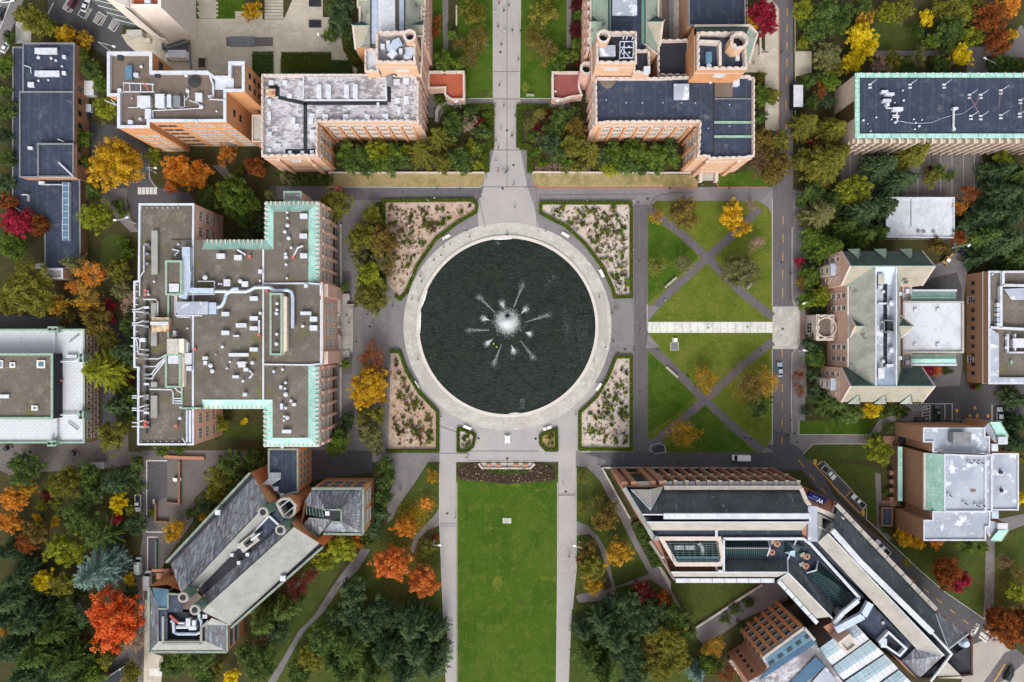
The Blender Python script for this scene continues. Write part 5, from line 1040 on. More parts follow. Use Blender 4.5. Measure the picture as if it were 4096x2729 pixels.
# white flat roof
B7=bld('white_roof_hall','low hall with a plain white flat roof on the dark terrace','D',1040,1460)
b7=XY('D',[(812,1362),(1282,1362),(1282,1566)],4.5)+XY('H',[(1280,72),(815,68)],4.5)
block(B7,b7,4.5,metal_grey,roof_white,metal_white,.25,.3)
for q in ((905,1370,1),): bars(B7,'roof_seam','D',[(985,1366,4.3),(985,1560,4.3)],.25,.08,metal_grey)
winsP(B7,'H',(820,70),(1275,72),4.5,[2.2],10,2.4,2.2,'strip')
for q in ((1042,28,12),(1078,30,11),(1145,30,11)): rcyl(B7,'H',*q,4.2,.8,metal_grey)
# slate roofed gothic building
B8=bld('slate_roofed_building','brick gothic building with slate gables, right of the crossed lawn','H',800,680)
ze,zr=15,21.5
def gable_wing(yN,yR,yS,mN,mS):
    e=[(405,yN,ze),(1195,yN-8,ze)]; f_='S'
    surf(B8,'slate_slope',mN,(f_,[(405,yN,ze),(1195,yN-5,ze),(1322,yR,zr),(495,yR,zr)])); surf(B8,'slate_slope',mS,(f_,[(405,yS,ze),(1195,yS,ze),(1322,yR,zr),(495,yR,zr)]))
    ridge(B8,f_,[(495,yR,zr+.1),(1322,yR,zr+.1)])
    for x,xr,m in ((405,495,brick_pink),(1195,1322,brick_pink)):
        a,c,r=P(f_,x,yN,ze),P(f_,x,yS,ze),P(f_,xr,yR,zr); b=MB(); b.face([(a.x,a.y,0),(c.x,c.y,0),tuple(c),tuple(r),tuple(a)],m); b.build('gable_wall',B8); b=MB(); b.tube([a,r,c],.28,stone,5); b.build('gable_coping',B8)
    b=MB()
    for y in (yN,yS): a,c=P(f_,405,y,ze),P(f_,1195,y,ze); b.face([(a.x,a.y,0),(c.x,c.y,0),tuple(c),tuple(a)],brick_pink)
    b.build('wall',B8); OCC.append([(q.x,q.y) for q in (P(f_,405,yN,ze),P(f_,1195,yN,ze),P(f_,1195,yS,ze),P(f_,405,yS,ze))])
gable_wing(62,208,398,slate_dark,slate_cream); gable_wing(1205,1385,1540,slate_dark,slate_cream)
for y0,y1 in ((62,398),(1205,1540)):
    winsP(B8,'S',(405,y0),(405,y1),ze,[12.6,9.0,5.0],3,1.5,2.0,'sash',m=.05)
    p0,d,L_,nn=wall_frame(P('S',405,y0,ze),P('S',405,y1,ze)); q=p0+d*L_*.5+nn*.8; b=MB(); b.box((q.x,q.y,0),3.4,1.6,11.0,stone,math.atan2(d.y,d.x)); b.box((q.x,q.y,11.0),3.8,1.9,.4,metal_blue,math.atan2(d.y,d.x)); b.build('oriel_bay',B8)
    a=p0+d*(L_*.5-1.6)+nn*1.62; c=p0+d*(L_*.5+1.6)+nn*1.62; wins(B8,a,c,[8.6,5.0],1,2.0,1.8,'sash')
# central range between the wings
surf(B8,'slate_slope',slate_grey,('S',[(470,400,ze),(470,1200,ze),(742,1385,zr),(742,210,zr)])); surf(B8,'slate_slope',slate_grey,('S',[(985,400,ze+1.5),(985,1210,ze+1.5),(945,1385,zr),(945,210,zr)]))
surf(B8,'roof',roof_white2,('S',[(745,390,18.8),(745,1205,18.8),(942,1205,18.8),(942,390,18.8)])); 
surf(B8,'roof_well_side',metal_blue,('S',[(745,390,18.8),(745,215,zr-.1),(942,215,zr-.1),(942,390,18.8)])); surf(B8,'roof_well_side',metal_blue,('S',[(745,1205,18.8),(745,1380,zr-.1),(942,1380,zr-.1),(942,1205,18.8)]))
for x in (743,944):
    b=MB(); a,c=P('S',x,210,zr),P('S',x,1385,zr); b.strip([a.xy,c.xy],.35,18.6,zr+.1,metal_white); b.build('gutter_wall',B8)
for pts in ([(470,400,ze+.2),(742,210,zr+.1)],[(470,1200,ze+.2),(742,1385,zr+.1)],[(985,400,ze+1.6),(945,210,zr+.1)],[(985,1210,ze+1.6),(945,1385,zr+.1)]): ridge(B8,'S',pts)
wallskirt(B8,brick_pink,'S',[(470,400,ze),(470,1200,ze),(985,1200,ze+1.5),(985,400,ze+1.5)])
bars(B8,'parapet','S',[(462,400,ze),(462,690,ze)],.5,.7,stone); bars(B8,'parapet','S',[(462,915,ze),(462,1200,ze)],.5,.7,stone)
for y0,y1 in ((410,690),(925,1195)): winsP(B8,'S',(470,y0),(470,y1),ze,[12.2,8.6,5.0],2,1.6,2.2,'sash')
xgable(B8,'S',(490,700,540,690),(490,910,535,912),(545,797),(690,797),ze+.2,19.0,slate_dark,slate_cream,brick_pink)
winsP(B8,'S',(490,720),(490,890),ze,[12.0],1,4.6,3.6,'gothic',out=.05)
xgable(B8,'S',(985,690,1010,700),(985,910,1010,905),(1112,797),(960,797),ze+.4,18.2,slate_dark,slate_cream,brick_pink)
surf(B8,'gable_slope',slate_dark,('S',[(985,690,15.4),(1115,797,16.5),(958,797,18.4)])); surf(B8,'gable_slope',slate_cream,('S',[(995,910,15.4),(1115,797,16.5),(958,797,18.4)]))
b=MB()
for k in range(13): q=P('S',836,405+63*k,18.9); b.box((q.x,q.y,18.8),1.1,2.2,.15,roof_black)
b.build('walkway',B8)
for q in ((910,570,30),(910,1028,30)): rcyl(B8,'S',*q,18.8,1.6)
for q in ((822,455,16),(820,1140,17)): rcyl(B8,'S',*q,18.8,1.2)
rbox(B8,'S',768,398,808,432,18.8,1.2); rbox(B8,'S',850,1168,935,1196,18.8,1.4); rbox(B8,'S',768,1208,828,1312,19.3,2.0,metal_white,'dormer_house'); rbox(B8,'S',768,565,850,582,18.8,1.0); rbox(B8,'S',768,282,828,385,19.3,2.0,stone_grey,'dormer_house')
bars(B8,'plant_screen','S',[(800,740,19.2),(935,745,19.2),(935,850,19.2),(800,855,19.2),(800,740,19.2)],.3,1.6,metal_grey); rbox(B8,'S',850,768,915,835,18.8,1.2,roof_black,'air_handler'); rcyl(B8,'S',815,755,15,18.8); rcyl(B8,'S',815,840,15,18.8)
for x in (470,728,980):
    xx=x+60
    for (yo,yt,mN) in ((42,132,slate_green),(1558,1468,slate_grey)):
        surf(B8,'dormer_roof',mN,('S',[(x,yo,ze+.2),(x+118,yo-6 if yo<200 else yo+2,ze+.2),(x+115,yt-20 if yo<200 else yt+20,19),(x+105,yt,18.2)])); surf(B8,'dormer_roof',slate_dark,('S',[(x+118,yo-6 if yo<200 else yo+2,ze+.2),(x+122,(yo+yt)/2+10,17.6),(x+105,yt,18.2),(x+115,yt-20 if yo<200 else yt+20,19)]))
        ridge(B8,'S',[(x,yo,ze+.3),(x+105,yt,18.3),(x+122,(yo+yt)/2,17.7)],.12)
for q in ((1005,350,1060,380),(1005,1218,1068,1252)): surf(B8,'skylight',glass_teal,('S',[(q[0]+12,q[1],18.2),(q[2],q[1],18.2),(q[2]-12,q[3],17.4),(q[0],q[3],17.4)]),lift=.25)
for y in (480,1110): rbox(B8,'S',932,y-18,1000,y+16,17.4,1.0,metal_blue,'roof_hatch')
# white annex and copper wings
block(B8,XY('S',[(1008,555),(1600,555),(1600,1058),(1008,1058)],10.5),10.5,brick_pink,roof_white,stone_grey,.5,.45)
for q in ((1118,625,1150,655),(1340,622,1378,652),(1118,965,1150,992),(1340,965,1378,1000)): rbox(B8,'S',*q,10,.7)
for y0,ym,y1 in ((462,508,552),(1068,1113,1160)):
    surf(B8,'copper_roof',copper,('S',[(1092,y0,8.2),(1530,y0,8.2),(1530,ym,9.6),(1092,ym,9.6)]),('S',[(1092,y1,8.2),(1530,y1,8.2),(1530,ym,9.6),(1092,ym,9.6)])); ridge(B8,'S',[(1092,ym,9.7),(1530,ym,9.7)],.14,copper_dark)
    wallskirt(B8,brick_pink,'S',[(1092,y0,8.2),(1530,y0,8.2),(1530,y1,8.2),(1092,y1,8.2)]); yy=y0-14 if y0<800 else y1+14; bars(B8,'parapet','S',[(1092,yy,8.0),(1530,yy,8.0)],.7,.5,metal_white)
for y0,y1 in ((405,550),(1062,1205)): block(B8,XY('S',[(1005,y0),(1090,y0),(1090,y1),(1005,y1)],9),9,brick_pink,roof_streak,stone_grey,.4,.4,occ=False)
rbox(B8,'S',1036,430,1075,475,8.6,1.2); rbox(B8,'S',1035,1132,1075,1178,8.6,1.2)
# entrance portal with carved hood
block(B8,XY('S',[(330,690),(385,690),(385,915),(330,915)],6),6,brick_pink,terrace_red,stone,.4,.4,occ=False,wall='porch_wall',roofname='porch_roof')
block(B8,XY('S',[(160,685),(325,685),(325,935),(160,935)],7.5),7.5,stone,stone,stone,.5,.8,occ=False,wall='portal_wall',roofname='portal_roof',crenel=True)
pt=P('S',250,810,7.2); b=MB(); b.cyl((pt.x,pt.y,7.05),3.2,.12,roof_brown,20); b.ring([(pt.x+3.4*math.cos(k*.314),pt.y+3.4*math.sin(k*.314)) for k in range(20)],.45,7.0,8.0,stone); b.build('balustrade',B8)
pp=wall_frame(P('S',160,700,7.5),P('S',160,930,7.5)); wins(B8,P('S',160,760,7.5),P('S',160,860,7.5),[2.2],1,3.4,4.0,'gothic',name='door')
# brick hall cut by the right edge
B9=bld('brick_hall','long pale brick hall with grey flat roof cut by right edge','H',1640,680)
block(B9,XY('H',[(1518,302),(2050,302),(2050,1078),(1518,1078)],11),11,brick_brown,roof_gravel,metal_white,.6,.5,course=[8.2])
winsP(B9,'H',(1518,310),(1518,1075),11,[3.6],11,1.2,1.6,'dark',m=.04); 
for y in (470,895): winsP(B9,'H',(1518,y),(1518,y+35),11,[2.2],1,2.2,2.6,'plain',name='door')
for p in ([(1605,305,10.8),(1605,400,10.8),(1900,405,10.8)],[(1590,405,10.8),(1590,690,10.8)],[(1520,690,10.8),(1900,710,10.8)]): bars(B9,'roof_divider','H',p,.8,1.2,metal_white)
surf(B9,'metal_roof',roof_white2,('H',[(1522,690,11.2),(1592,735,11.2),(1592,1032,11.2),(1522,1076,11.2)]),('H',[(1522,1076,11.2),(1592,1034,11.2),(1900,1034,11.2),(1900,1076,11.2)]),('H',[(1625,425,11.6),(1900,410,11.6),(1900,500,11.2),(1680,500,11.2)]))
for k in range(5): rbox(B9,'H',1578,520+34*k,1612,548+34*k,10.4,1.4,metal_blue if k%2 else metal_white,'air_handler')
bars(B9,'roof_divider','H',[(1640,735,10.8),(1640,862,10.8),(1900,862,10.8)],.5,1.0,metal_white); bars(B9,'roof_divider','H',[(1690,735,10.8),(1690,850,10.8)],.4,1.0,metal_white); rbox(B9,'H',1690,765,1800,830,10.4,2.0,metal_white,'air_handler'); rcyl(B9,'H',1652,760,14,10.4); rcyl(B9,'H',1652,826,14,10.4); rbox(B9,'H',1672,918,1686,942,10.4,.8,copper_trim); rcyl(B9,'H',1552,322,7,10.4)
# brick theatre-like hall, lower right
B10=bld('brick_auditorium','plain brick auditorium with copper slope and pale patched roofs','V',1000,800)
def V(pts,z): return XY('V',pts,z)
block(B10,V([(765,240),(1408,240),(1408,330),(1455,330),(1455,512),(862,490),(862,388),(765,388)],16.5),16.5,brick_brown,roof_white2,metal_white,.3,.3)
block(B10,V([(768,1205),(862,1205),(862,1112),(1462,1112),(1455,1270),(1415,1275),(1415,1415),(768,1415)],16.5),16.5,brick_brown,roof_white2,metal_white,.3,.3)
block(B10,V([(985,515),(1415,530),(1415,1115),(985,1115)],19),19,brick_brown,roof_white2,metal_white,.3,.3)
block(B10,V([(1415,520),(1478,520),(1478,1112),(1415,1112)],17),17,brick_brown,roof_white2,metal_white,.3,.3)
block(B10,V([(1482,508),(1757,508),(1757,1098),(1482,1098)],14),14,brick_brown,roof_white2,metal_white,.3,.3)
surf(B10,'copper_roof',copper_y,('V',[(778,500,13.6),(985,515,19.1),(985,1115,19.1),(778,1098,13.6)])); wallskirt(B10,brick_brown,'V',[(766,498,13.6),(985,515,13.6),(985,1110,13.6),(766,1096,13.6)])
bars(B10,'gutter','V',[(778,500,13.4),(778,1096,13.4)],1.0,.5,stone)
surf(B10,'copper_canopy',copper_y,('V',[(500,435,4.2),(548,440,4.8),(548,1005,4.8),(500,1005,4.2)])); wallskirt(B10,brick_dark,'V',[(500,435,4.1),(560,440,4.1),(560,1005,4.1),(500,1005,4.1)])
for k in range(4): rbox(B10,'V',420,690+92*k,470,740+92*k,0,2.2,brick_dark,'buttress_pier',False)
for pts in ([(512,335),(860,390),(860,488),(760,475),(512,400)],[(512,1008),(770,1098),(860,1108),(860,1200),(770,1175),(540,1040)]): surf(B10,'recess_floor',roof_black,('V',[(a,c,1.0) for a,c in pts]))
rbox(B10,'V',1078,285,1268,405,16.2,3.2,metal_grey,'stair_house'); surf(B10,'roof_patch',roof_brown,('V',[(1255,880,18.8),(1310,880,18.8),(1320,905,18.8),(1270,915,18.8)]))
for q in ((1235,600,1280,612),(1310,600,1355,616),(1360,600,1402,614),(1185,1020,1235,1042),(1310,1045,1358,1066),(1375,1045,1420,1064),(1030,935,1068,960)): 
    p0,p1=P('V',q[0],q[1],19.4),P('V',q[2],q[3],19.4); b=MB(); b.tube([p0,p1],.16,metal_dark,6); b.box((p0.x,p0.y,18.7),.5,.5,.8,metal_white); b.build('tie_rod',B10)
for q in ((1570,690,1600,722),(1580,880,1605,915)): rbox(B10,'V',*q,13.7,.8,metal_dark)
for yA,yB,s in ((128,408,1),(1208,1420,-1)):
    tr_=[(1110,118),(1470,165),(1540,400),(1420,330)] if s>0 else [(1415,1270),(1470,1205),(1545,1215),(1520,1400),(1415,1420)]
    zt=12
    pl=V([(1400,240),(1455,180),(1560,180),(1650,330),(1650,415),(1545,415),(1455,330)],zt) if s>0 else V([(1415,1275),(1460,1210),(1545,1225),(1655,1240),(1655,1310),(1570,1420),(1460,1418)],zt)
    b=MB(); b.prism(pl,0,zt,brick_brown,roof_white2); b.build('stair_tower',B10); OCC.append([(q.x,q.y) for q in pl])
    cp=[(1458,178,13.2),(1562,178,13.2),(1648,330,12.3),(1540,335,12.3)] if s>0 else [(1460,1412,12.3),(1572,1418,12.3),(1652,1300,13.2),(1545,1310,13.2)]
    surf(B10,'copper_roof',copper_y,('V',cp),lift=.25)
    bars(B10,'copper_edge','V',[(a,c,zt+.1) for a,c,_ in cp]+[(cp[0][0],cp[0][1],zt+.1)],.5,.4,copper_trim)
    if s>0: rbox(B10,'V',1550,335,1648,412,12.1,1.4,metal_white,'air_handler')
    else: rbox(B10,'V',1545,1238,1648,1300,12.1,1.4,metal_white,'air_handler')
block(B10,V([(330,1075),(440,1075),(440,1265),(330,1265)],1.6),1.6,brick_dark,roof_navy,brick_dark,.3,.3,occ=False,wall='pit_wall',roofname='pit_cover'); rbox(B10,'V',1480,408,1548,485,14,1.5,metal_white,'air_handler'); rbox(B10,'V',1480,1110,1555,1190,13.0,1.0,metal_blue,'roof_hatch')
surf(B10,'entrance_deck',brick_dark,('V',[(340,325,.4),(510,325,.4),(510,420,.4),(360,415,.4)]),('V',[(330,1000,.4),(510,1000,.4),(540,1060,.4),(330,1060,.4)]))
# ================================================================ left side
B12=bld('copper_edged_block','brick block with pale patched roof and green copper edges at left edge','E',250,1090)
block(B12,XY('E',[(-260,702),(583,702),(583,1485),(-260,1485)],9),9,brick_brown,roof_far,copper_trim,.4,.45)
winsP(B12,'E',(583,720),(583,1480),9,[6.6,2.8],16,1.3,1.8,'sash',m=.02)
block(B12,XY('E',[(-260,870),(365,870),(365,1320),(-260,1320)],13.5),13.5,roof_black,roof_gravel,copper_trim,.4,.6,z0=8.5,occ=False,wall='attic_wall',roofname='attic_roof')
for q in ((333,683,400,722),(328,1468,390,1508),(542,873,580,925),(540,1265,580,1318)):
    p0,p1=P('E',q[0],q[1],10.6),P('E',q[2],q[3],10.6); b=MB(); pl=[(p0.x,p0.y),(p1.x,p0.y),(p1.x,p1.y),(p0.x,p1.y)]; b.prism(pl,7,10.6,copper_trim,copper_dark); b.ring(pl,.7,10.6,10.9,copper_trim)
    c=(p0+p1)/2
    for k in (-.9,.9): b.box((c.x+(k if q[2]-q[0]>45 else 0),c.y+(0 if q[2]-q[0]>45 else k),10.6),.8,.8,.35,roof_black)
    b.build('chimney',B12)
for p in ([(370,725),(368,862)],[(400,925),(515,920),(545,900)],[(400,1292),(545,1290)],[(385,1330),(385,1430),(368,1470)]): pipe(B12,'E',p,8.7,.32)
for q in ((452,878,528,900),): rbox(B12,'E',*q,8.7,1.0)
for q in ((65,930,102,968),(252,915,310,970),(216,1228,258,1262),(-10,915,18,970)): rbox(B12,'E',*q,13.1,.6,frame_white,'skylight'); rbox(B12,'E',q[0]+9,q[1]+9,q[2]-9,q[3]-9,13.6,.25,glass_blue,'skylight_glass',False)
rbox(B12,'E',-10,1152,60,1178,13.1,.8); rcyl(B12,'E',418,1055,9,8.7,1.2,paint_red)
bars(B12,'roof_strut','E',[(480,790,9.0),(545,740,9.0)],.25,.3,metal_grey); bars(B12,'roof_strut','E',[(470,1340,9.0),(540,1395,9.0)],.25,.3,metal_grey)
# copper trimmed laboratory block
B11=bld('copper_trimmed_block','large brick block with gravel roof, copper slopes and many vents','F',60,660)
Z=22; ZE=20.2
inner=[('E',1262,85),('E',1390,85),('E',1390,148),('F',120,148),('B',120,1455),('B',362,1455),('F',362,378),('F',455,380),('F',458,945),('F',360,950),('F',360,1450),('F',115,1450),('F',115,1187),('E',1390,1187),('E',1390,1250),('E',1262,1250)]
b=MB(); ip=[P(f,a,c,Z) for f,a,c in inner]; b.up(ip,roof_gravel); b.build('roof',B11)
quads=[((('E',1390,85),('F',60,85)),(('E',1390,148),('F',120,148))),((('F',60,85),('B',62,1390)),(('F',120,148),('B',120,1455))),((('B',62,1390),('B',440,1390)),(('B',120,1455),('B',362,1455))),
 ((('B',440,1390),('F',440,380)),(('B',362,1455),('F',362,378))),((('F',437,952),('F',437,1512)),(('F',360,950),('F',360,1450))),((('F',437,1512),('F',53,1512)),(('F',360,1450),('F',115,1450))),
 ((('F',53,1512),('F',53,1250)),(('F',115,1450),('F',115,1187))),((('F',53,1250),('E',1390,1250)),(('F',115,1187),('E',1390,1187)))]
for (o0,o1),(i0,i1) in quads:
    a,c=P(*o0,ZE),P(*o1,ZE); e,g_=P(*i0,Z+.05),P(*i1,Z+.05); b=MB(); hor=abs(a.x-c.x)>abs(a.y-c.y); b.up([a,c,g_,e],copper if hor else copper_y)
    L_=(c-a).length; n_=int(L_/1.35); d=(c-a).normalized(); inn=((e+g_)/2-(a+c)/2); inn=(inn-d*inn.dot(d)).normalized()
    for k in range(n_):
        q=a+d*((k+.5)*L_/n_)+inn*.75; b.box((q.x,q.y,q.z+.1),.4 if hor else 1.2,1.2 if hor else .4,.35,stone)
    b.build('copper_slope',B11); b=MB(); b.tube([e,g_],.12,copper_trim,5); b.build('copper_flashing',B11)
outer=[('E',1262,85,Z),('E',1390,85,Z),('E',1391,85,ZE),('F',60,85,ZE),('B',62,1390,ZE),('B',440,1390,ZE),('F',440,380,ZE),('F',455,381,Z),('F',458,945,Z),('F',437,952,ZE),('F',437,1512,ZE),('F',53,1512,ZE),('F',53,1250,ZE),('E',1391,1250,ZE),('E',1390,1250,Z),('E',1262,1250,Z)]
b=MB(); op=[P(f,a,c,z) for f,a,c,z in outer]; b.skirt(op,brick_pink); b.build('wall',B11); OCC.append([(p.x,p.y) for p in op])
wp=XY('A',[(960,1405),(1338,1405)],Z)+XY('E',[(1335,85),(1335,1498),(950,1498),(950,968),(924,965),(924,372),(955,368)],Z)
block(B11,wp,Z,brick_pink,roof_gravel,metal_white,.5,.45)
surf(B11,'roof',roof_gravel,('E',[(1180,90,Z-.35),(1345,90,Z-.35),(1345,1245,Z-.35),(1180,1245,Z-.35)]),lift=.4)
for p in ([('F',53,150,Z),('F',53,1185,Z)],): bars(B11,'roof_divider','F',[(53,150,Z),(53,1185,Z)],.5,.5,metal_white)
bars(B11,'roof_divider','F',[(55,388,Z),(365,386,Z),(448,392,Z),(448,470,Z)],.45,.6,metal_white); bars(B11,'roof_divider','F',[(55,944,Z),(370,948,Z),(450,940,Z),(450,500,Z)],.45,.6,metal_white)
bars(B11,'roof_divider','E',[(1165,470,Z),(1165,760,Z)],.5,.6,copper_trim); bars(B11,'roof_divider','E',[(1258,1100,Z),(1258,1245,Z),(1390,1245,Z)],.5,.6,copper_trim)
# east front
def eastfront(f,y0,y1,f2,x):
    p0,p1=P(f,x,y0,ZE),P(f2,x,y1,ZE); return p0,p1
for (p0,p1,n_) in ((P('B',440,1400,ZE),P('F',440,375,ZE),6),(P('F',437,965,ZE),P('F',437,1500,ZE),6)):
    wins(B11,p0,p1,[17.2,12.4,7.6],n_,2.5,2.9,'triple',m=.01); buttress(B11,p0,p1,n_,18.6,brick_pink,.9,.75,.005); wins(B11,p0,p1,[3.2],n_,2.8,1.8,'dark',m=.01)
p0,p1=P('F',457,480,Z),P('F',458,855,Z); wins(B11,p0,p1,[17.5,12.6,7.4],4,2.6,2.9,'triple',m=.03)
for y0,y1 in ((390,478),(855,942)):
    a,c=P('F',457,y0,20.5),P('F',457,y1,20.5); q=(a+c)/2; b=MB(); b.box((q.x+.7,q.y,0),2.0,abs(a.y-c.y),20.5,brick_pink,0,stone); b.build('pavilion',B11)
bars(B11,'stone_band','F',[(452,380,Z),(457,470,Z),(457,860,Z),(452,945,Z)],.7,.5,stone)
a,c=P('F',560,480,0),P('F',560,860,0)
for y0,y1 in ((478,600),(745,860)): rbox(B11,'F',552,y0,578,y1,0,5.0,stone,'portal_block',False)
for y in (600,680,745): rcyl(B11,'F',563,y,13,0,4.6,stone,'portal_column')
rbox(B11,'F',540,590,556,760,0,4.2,brick_pale,'portal_arch',False)
# walls of the west arms
for f,p0,p1 in (('A',P('A',1338,1410,Z),P('E',1335,80,Z)),('E',P('E',1335,1260,Z),P('E',1335,1495,Z))): wins(B11,p0,p1,[17.5,12.5,7.5],2,3.2,2.6,'triple',m=.05)
wins(B11,P('E',1395,85,ZE),P('F',55,85,ZE),[16,11],6,2.6,2.4,'triple')
for q in ((1043,22,1085,325),(1040,520,1078,622),(1040,712,1080,818),(1040,1065,1080,1100),(1038,1160,1082,1312)): rbox(B11,'E',*q,Z-.4,1.1,roof_cream,'skylight')
for f,l in (('E',[(1490,180,1548,215),(1612,190,1665,225),(1665,372,1708,410),(1720,475,1775,505),(1525,583,1578,612),(1720,612,1775,642),(1525,712,1578,742),(1720,682,1775,710),(1720,828,1775,855),(1540,358,1585,405),(1262,865,1320,945),(1280,955,1320,988),(1672,1140,1700,1165),(1575,866,1712,890),(1640,925,1690,965),(1395,890,1430,912),(1400,920,1425,948),(1600,1020,1645,1040),(1678,968,1708,992),(1625,660,1698,690),(1605,742,1645,754),(1282,788,1296,860),(962,762,1000,790),(1192,712,1210,752)]),
  ('F',[(300,42,350,75),(303,178,352,212),(370,615,420,650),(370,675,422,712),(15,290,42,318),(18,582,38,600),(135,652,155,675),(247,1210,273,1232),(330,392,355,415),(305,580,380,604),(160,1090,180,1115),(165,1215,185,1255),(178,1395,242,1418),(192,195,216,215),(312,672,330,690)])):
    for q in l: rbox(B11,f,*q,Z,1.3)
for f,l in (('E',[(1410,345,17),(1652,370,15),(1530,822,11),(1448,952,15),(1460,990,15),(1736,932,14),(1582,925,8),(1522,388,7),(1505,388,7),(1225,115,8),(1236,1315,11),(1242,1240,8),(1058,372,8),(1560,970,9),(1672,1058,10),(1485,876,5),(1288,695,7)]),('F',[(196,28,12),(222,73,14),(240,137,10),(202,180,11),(205,254,10),(142,523,11),(142,566,11),(138,592,12),(140,734,11),(138,802,13),(180,978,10),(120,992,11),(202,1070,10),(198,1110,9),(202,1152,16),(238,1195,11),(203,1244,11),(192,1302,9),(213,1312,14),(190,1330,9),(25,366,8),(210,348,8)]),('B',[(213,1462,9),(213,1500,9),(215,1552,13)])):
    for q in l: rcyl(B11,f,*q,Z if not (q[0]<180 and 500<q[1]<830 and f=='F') else Z+2.6)
rbox(B11,'B',302,1472,352,1506,Z,1.3)
def pent(f,x0,y0,x1,y1,z,rm=roof_gravel): return block(B11,XY(f,[(x0,y0),(x1,y0),(x1,y1),(x0,y1)],z),z,cream_wall,rm,copper_trim,.35,.45,z0=Z-.4,occ=False,wall='penthouse_wall',roofname='penthouse_roof')
pent('E',1143,230,1252,465,Z+3); rbox(B11,'E',1165,388,1232,446,Z+2.6,.5,metal_white,'roof_hatch'); pent('E',1142,875,1245,1102,Z+3); rbox(B11,'E',1158,882,1230,940,Z+2.6,.5,metal_white,'roof_hatch')
pent('F',98,455,180,878,Z+3); rbox(B11,'F',182,455,208,876,Z,2.4,cream_wall,'plant_enclosure',False); rbox(B11,'E',1150,768,1225,872,Z,3.2,concrete,'plant_enclosure'); rbox(B11,'E',1228,768,1266,870,Z,2.8,cream_wall,'plant_enclosure'); rbox(B11,'E',1246,880,1264,1110,Z,2.2,cream_wall,'plant_enclosure',False)
duct(B11,'E',[(1280,135),(1282,280),(1288,310),(1284,400),(1276,430),(1255,490)],Z,2.3,metal_blue,1.6); rbox(B11,'E',1222,512,1432,600,Z,3.0,roof_white2,'air_handler'); rbox(B11,'E',1432,518,1488,598,Z,2.4,metal_blue,'air_handler'); rbox(B11,'E',1305,418,1470,455,Z+1.2,1.8,metal_blue,'air_handler')
pipe(B11,'E',[(1470,440),(1690,442),(1722,430),(1750,414),(1764+20,412)],Z+.4,.52,metal_blue,'round_duct'); pipe(B11,'F',[(18,412),(90,413),(130,435),(215,432),(243,445),(250,480),(250,695)],Z+.4,.52,metal_blue,'round_duct'); pipe(B11,'E',[(1490,552),(1522,540),(1540,510),(1555,460),(1600,425),(1640,422)],Z+.4,.55,metal_blue,'round_duct')
bars(B11,'plant_frame','E',[(1365,372,Z+1),(1480,372,Z+1),(1480,462,Z+1),(1305,464,Z+1)],.25,.3,metal_white)
rbox(B11,'E',1045,620,1165,720,Z-.4,2.6,rust_panel,'rusty_plant_box'); bars(B11,'plant_frame','E',[(1042,662,Z+2.4),(1165,662,Z+2.4)],1.0,.6,metal_white)
for pts in ([(1003,108),(990,125),(990,300),(962,340),(960,475)],[(985,495),(1070,495),(1085,515),(1085,610)],[(905,760),(950,762),(962,780),(962,840),(1020,845)],[(935,770),(942,790),(950,870),(1020,880)],[(1020,905),(1090,905),(1140,880)],[(1010,958),(1070,958),(1140,890)],[(1015,1015),(1045,1010),(1060,985),(1140,905)],[(1020,1042),(1050,1040),(1055,1020),(1140,915)],[(1030,1115),(1180,1118),(1192,1140),(1192,1210),(1250,1212)],[(1200,1178),(1250,1178)],[(1200,1195),(1250,1195)],[(960,965),(955,1000),(955,1380)],[(1205,1105),(1225,1130),(1252,1140)],[(1205,470),(1205,600)],[(1215,470),(1218,590)],[(1205,605),(1390,608)],[(1215,615),(1310,618)],[(1255,1460-8),(1285,1510-8)]): pipe(B11,'E',pts,Z-.3,.2)
for y in (565,580,658,672,1160,1175,1245,1260,1345,1372): pipe(B11,'E',[(908,y),(945,y),(985,y-14 if (y//5)%2 else y+4),(1012,y-12 if (y//5)%2 else y+6)],Z-.3,.18)
for y in (118,182,250,440,462,552,590,650,685,845,880,905,958,1015,1040,1080,1160,1178,1225,1250,1278,1345,1375): rbox(B11,'E',990,y-8,1025,y+8,Z-.4,1.2,metal_grey if y%3 else metal_white,'fan_unit')
for y in (435,465,1340,1366): rbox(B11,'E',990,y-9,1008,y+9,Z-.4,1.6,paint_red,'fan_unit')
for k in range(8): rcyl(B11,'A',975+36*k,1432,4,Z-.5,.5,metal_white,'roof_light'); rcyl(B11,'E',975+43*k,1475,4,Z-.5,.5,metal_white,'roof_light')
for k in range(12): rbox(B11,'E',930,390+46*k,950,398+46*k,Z-.4,.5,metal_white,'pipe_bracket',False)
bars(B11,'cable_tray','E',[(1012,500,Z-.2),(1012,1420,Z-.2)],.5,.25,metal_dark); bars(B11,'cable_tray','E',[(1290,1258,Z+.1),(1290,1480,Z+.1)],.5,.3,metal_blue); bars(B11,'cable_tray','E',[(1312,1258,Z+.1),(1312,1480,Z+.1)],.7,.4,metal_white)
for f,pts in (('F',[(322,125),(285,140),(258,195)]),('E',[(1635,152),(1690,188)]),('E',[(1185,150),(1230,160),(1200,195)]),('E',[(1630,935),(1700,930)]),('E',[(1715,985),(1740,1010),(1715,1040)]),('F',[(20,640),(20,730)])): pipe(B11,f,pts,Z,.3,metal_white,'exhaust_pipe')
for f,x,y in (('F',255,205),('E',1718,200),('F',70,435),('E',1340,840),('F',18,742),('E',1210,1370)): rbox(B11,f,x-10,y-10,x+10,y+10,Z,1.2,paint_red,'fan_unit')
block(B11,XY('B',[(193,1320),(312,1320),(312,1388),(193,1388)],18),18,brick_pink,roof_streak,copper_trim,.3,.4,occ=False,wall='porch_wall',roofname='porch_roof')
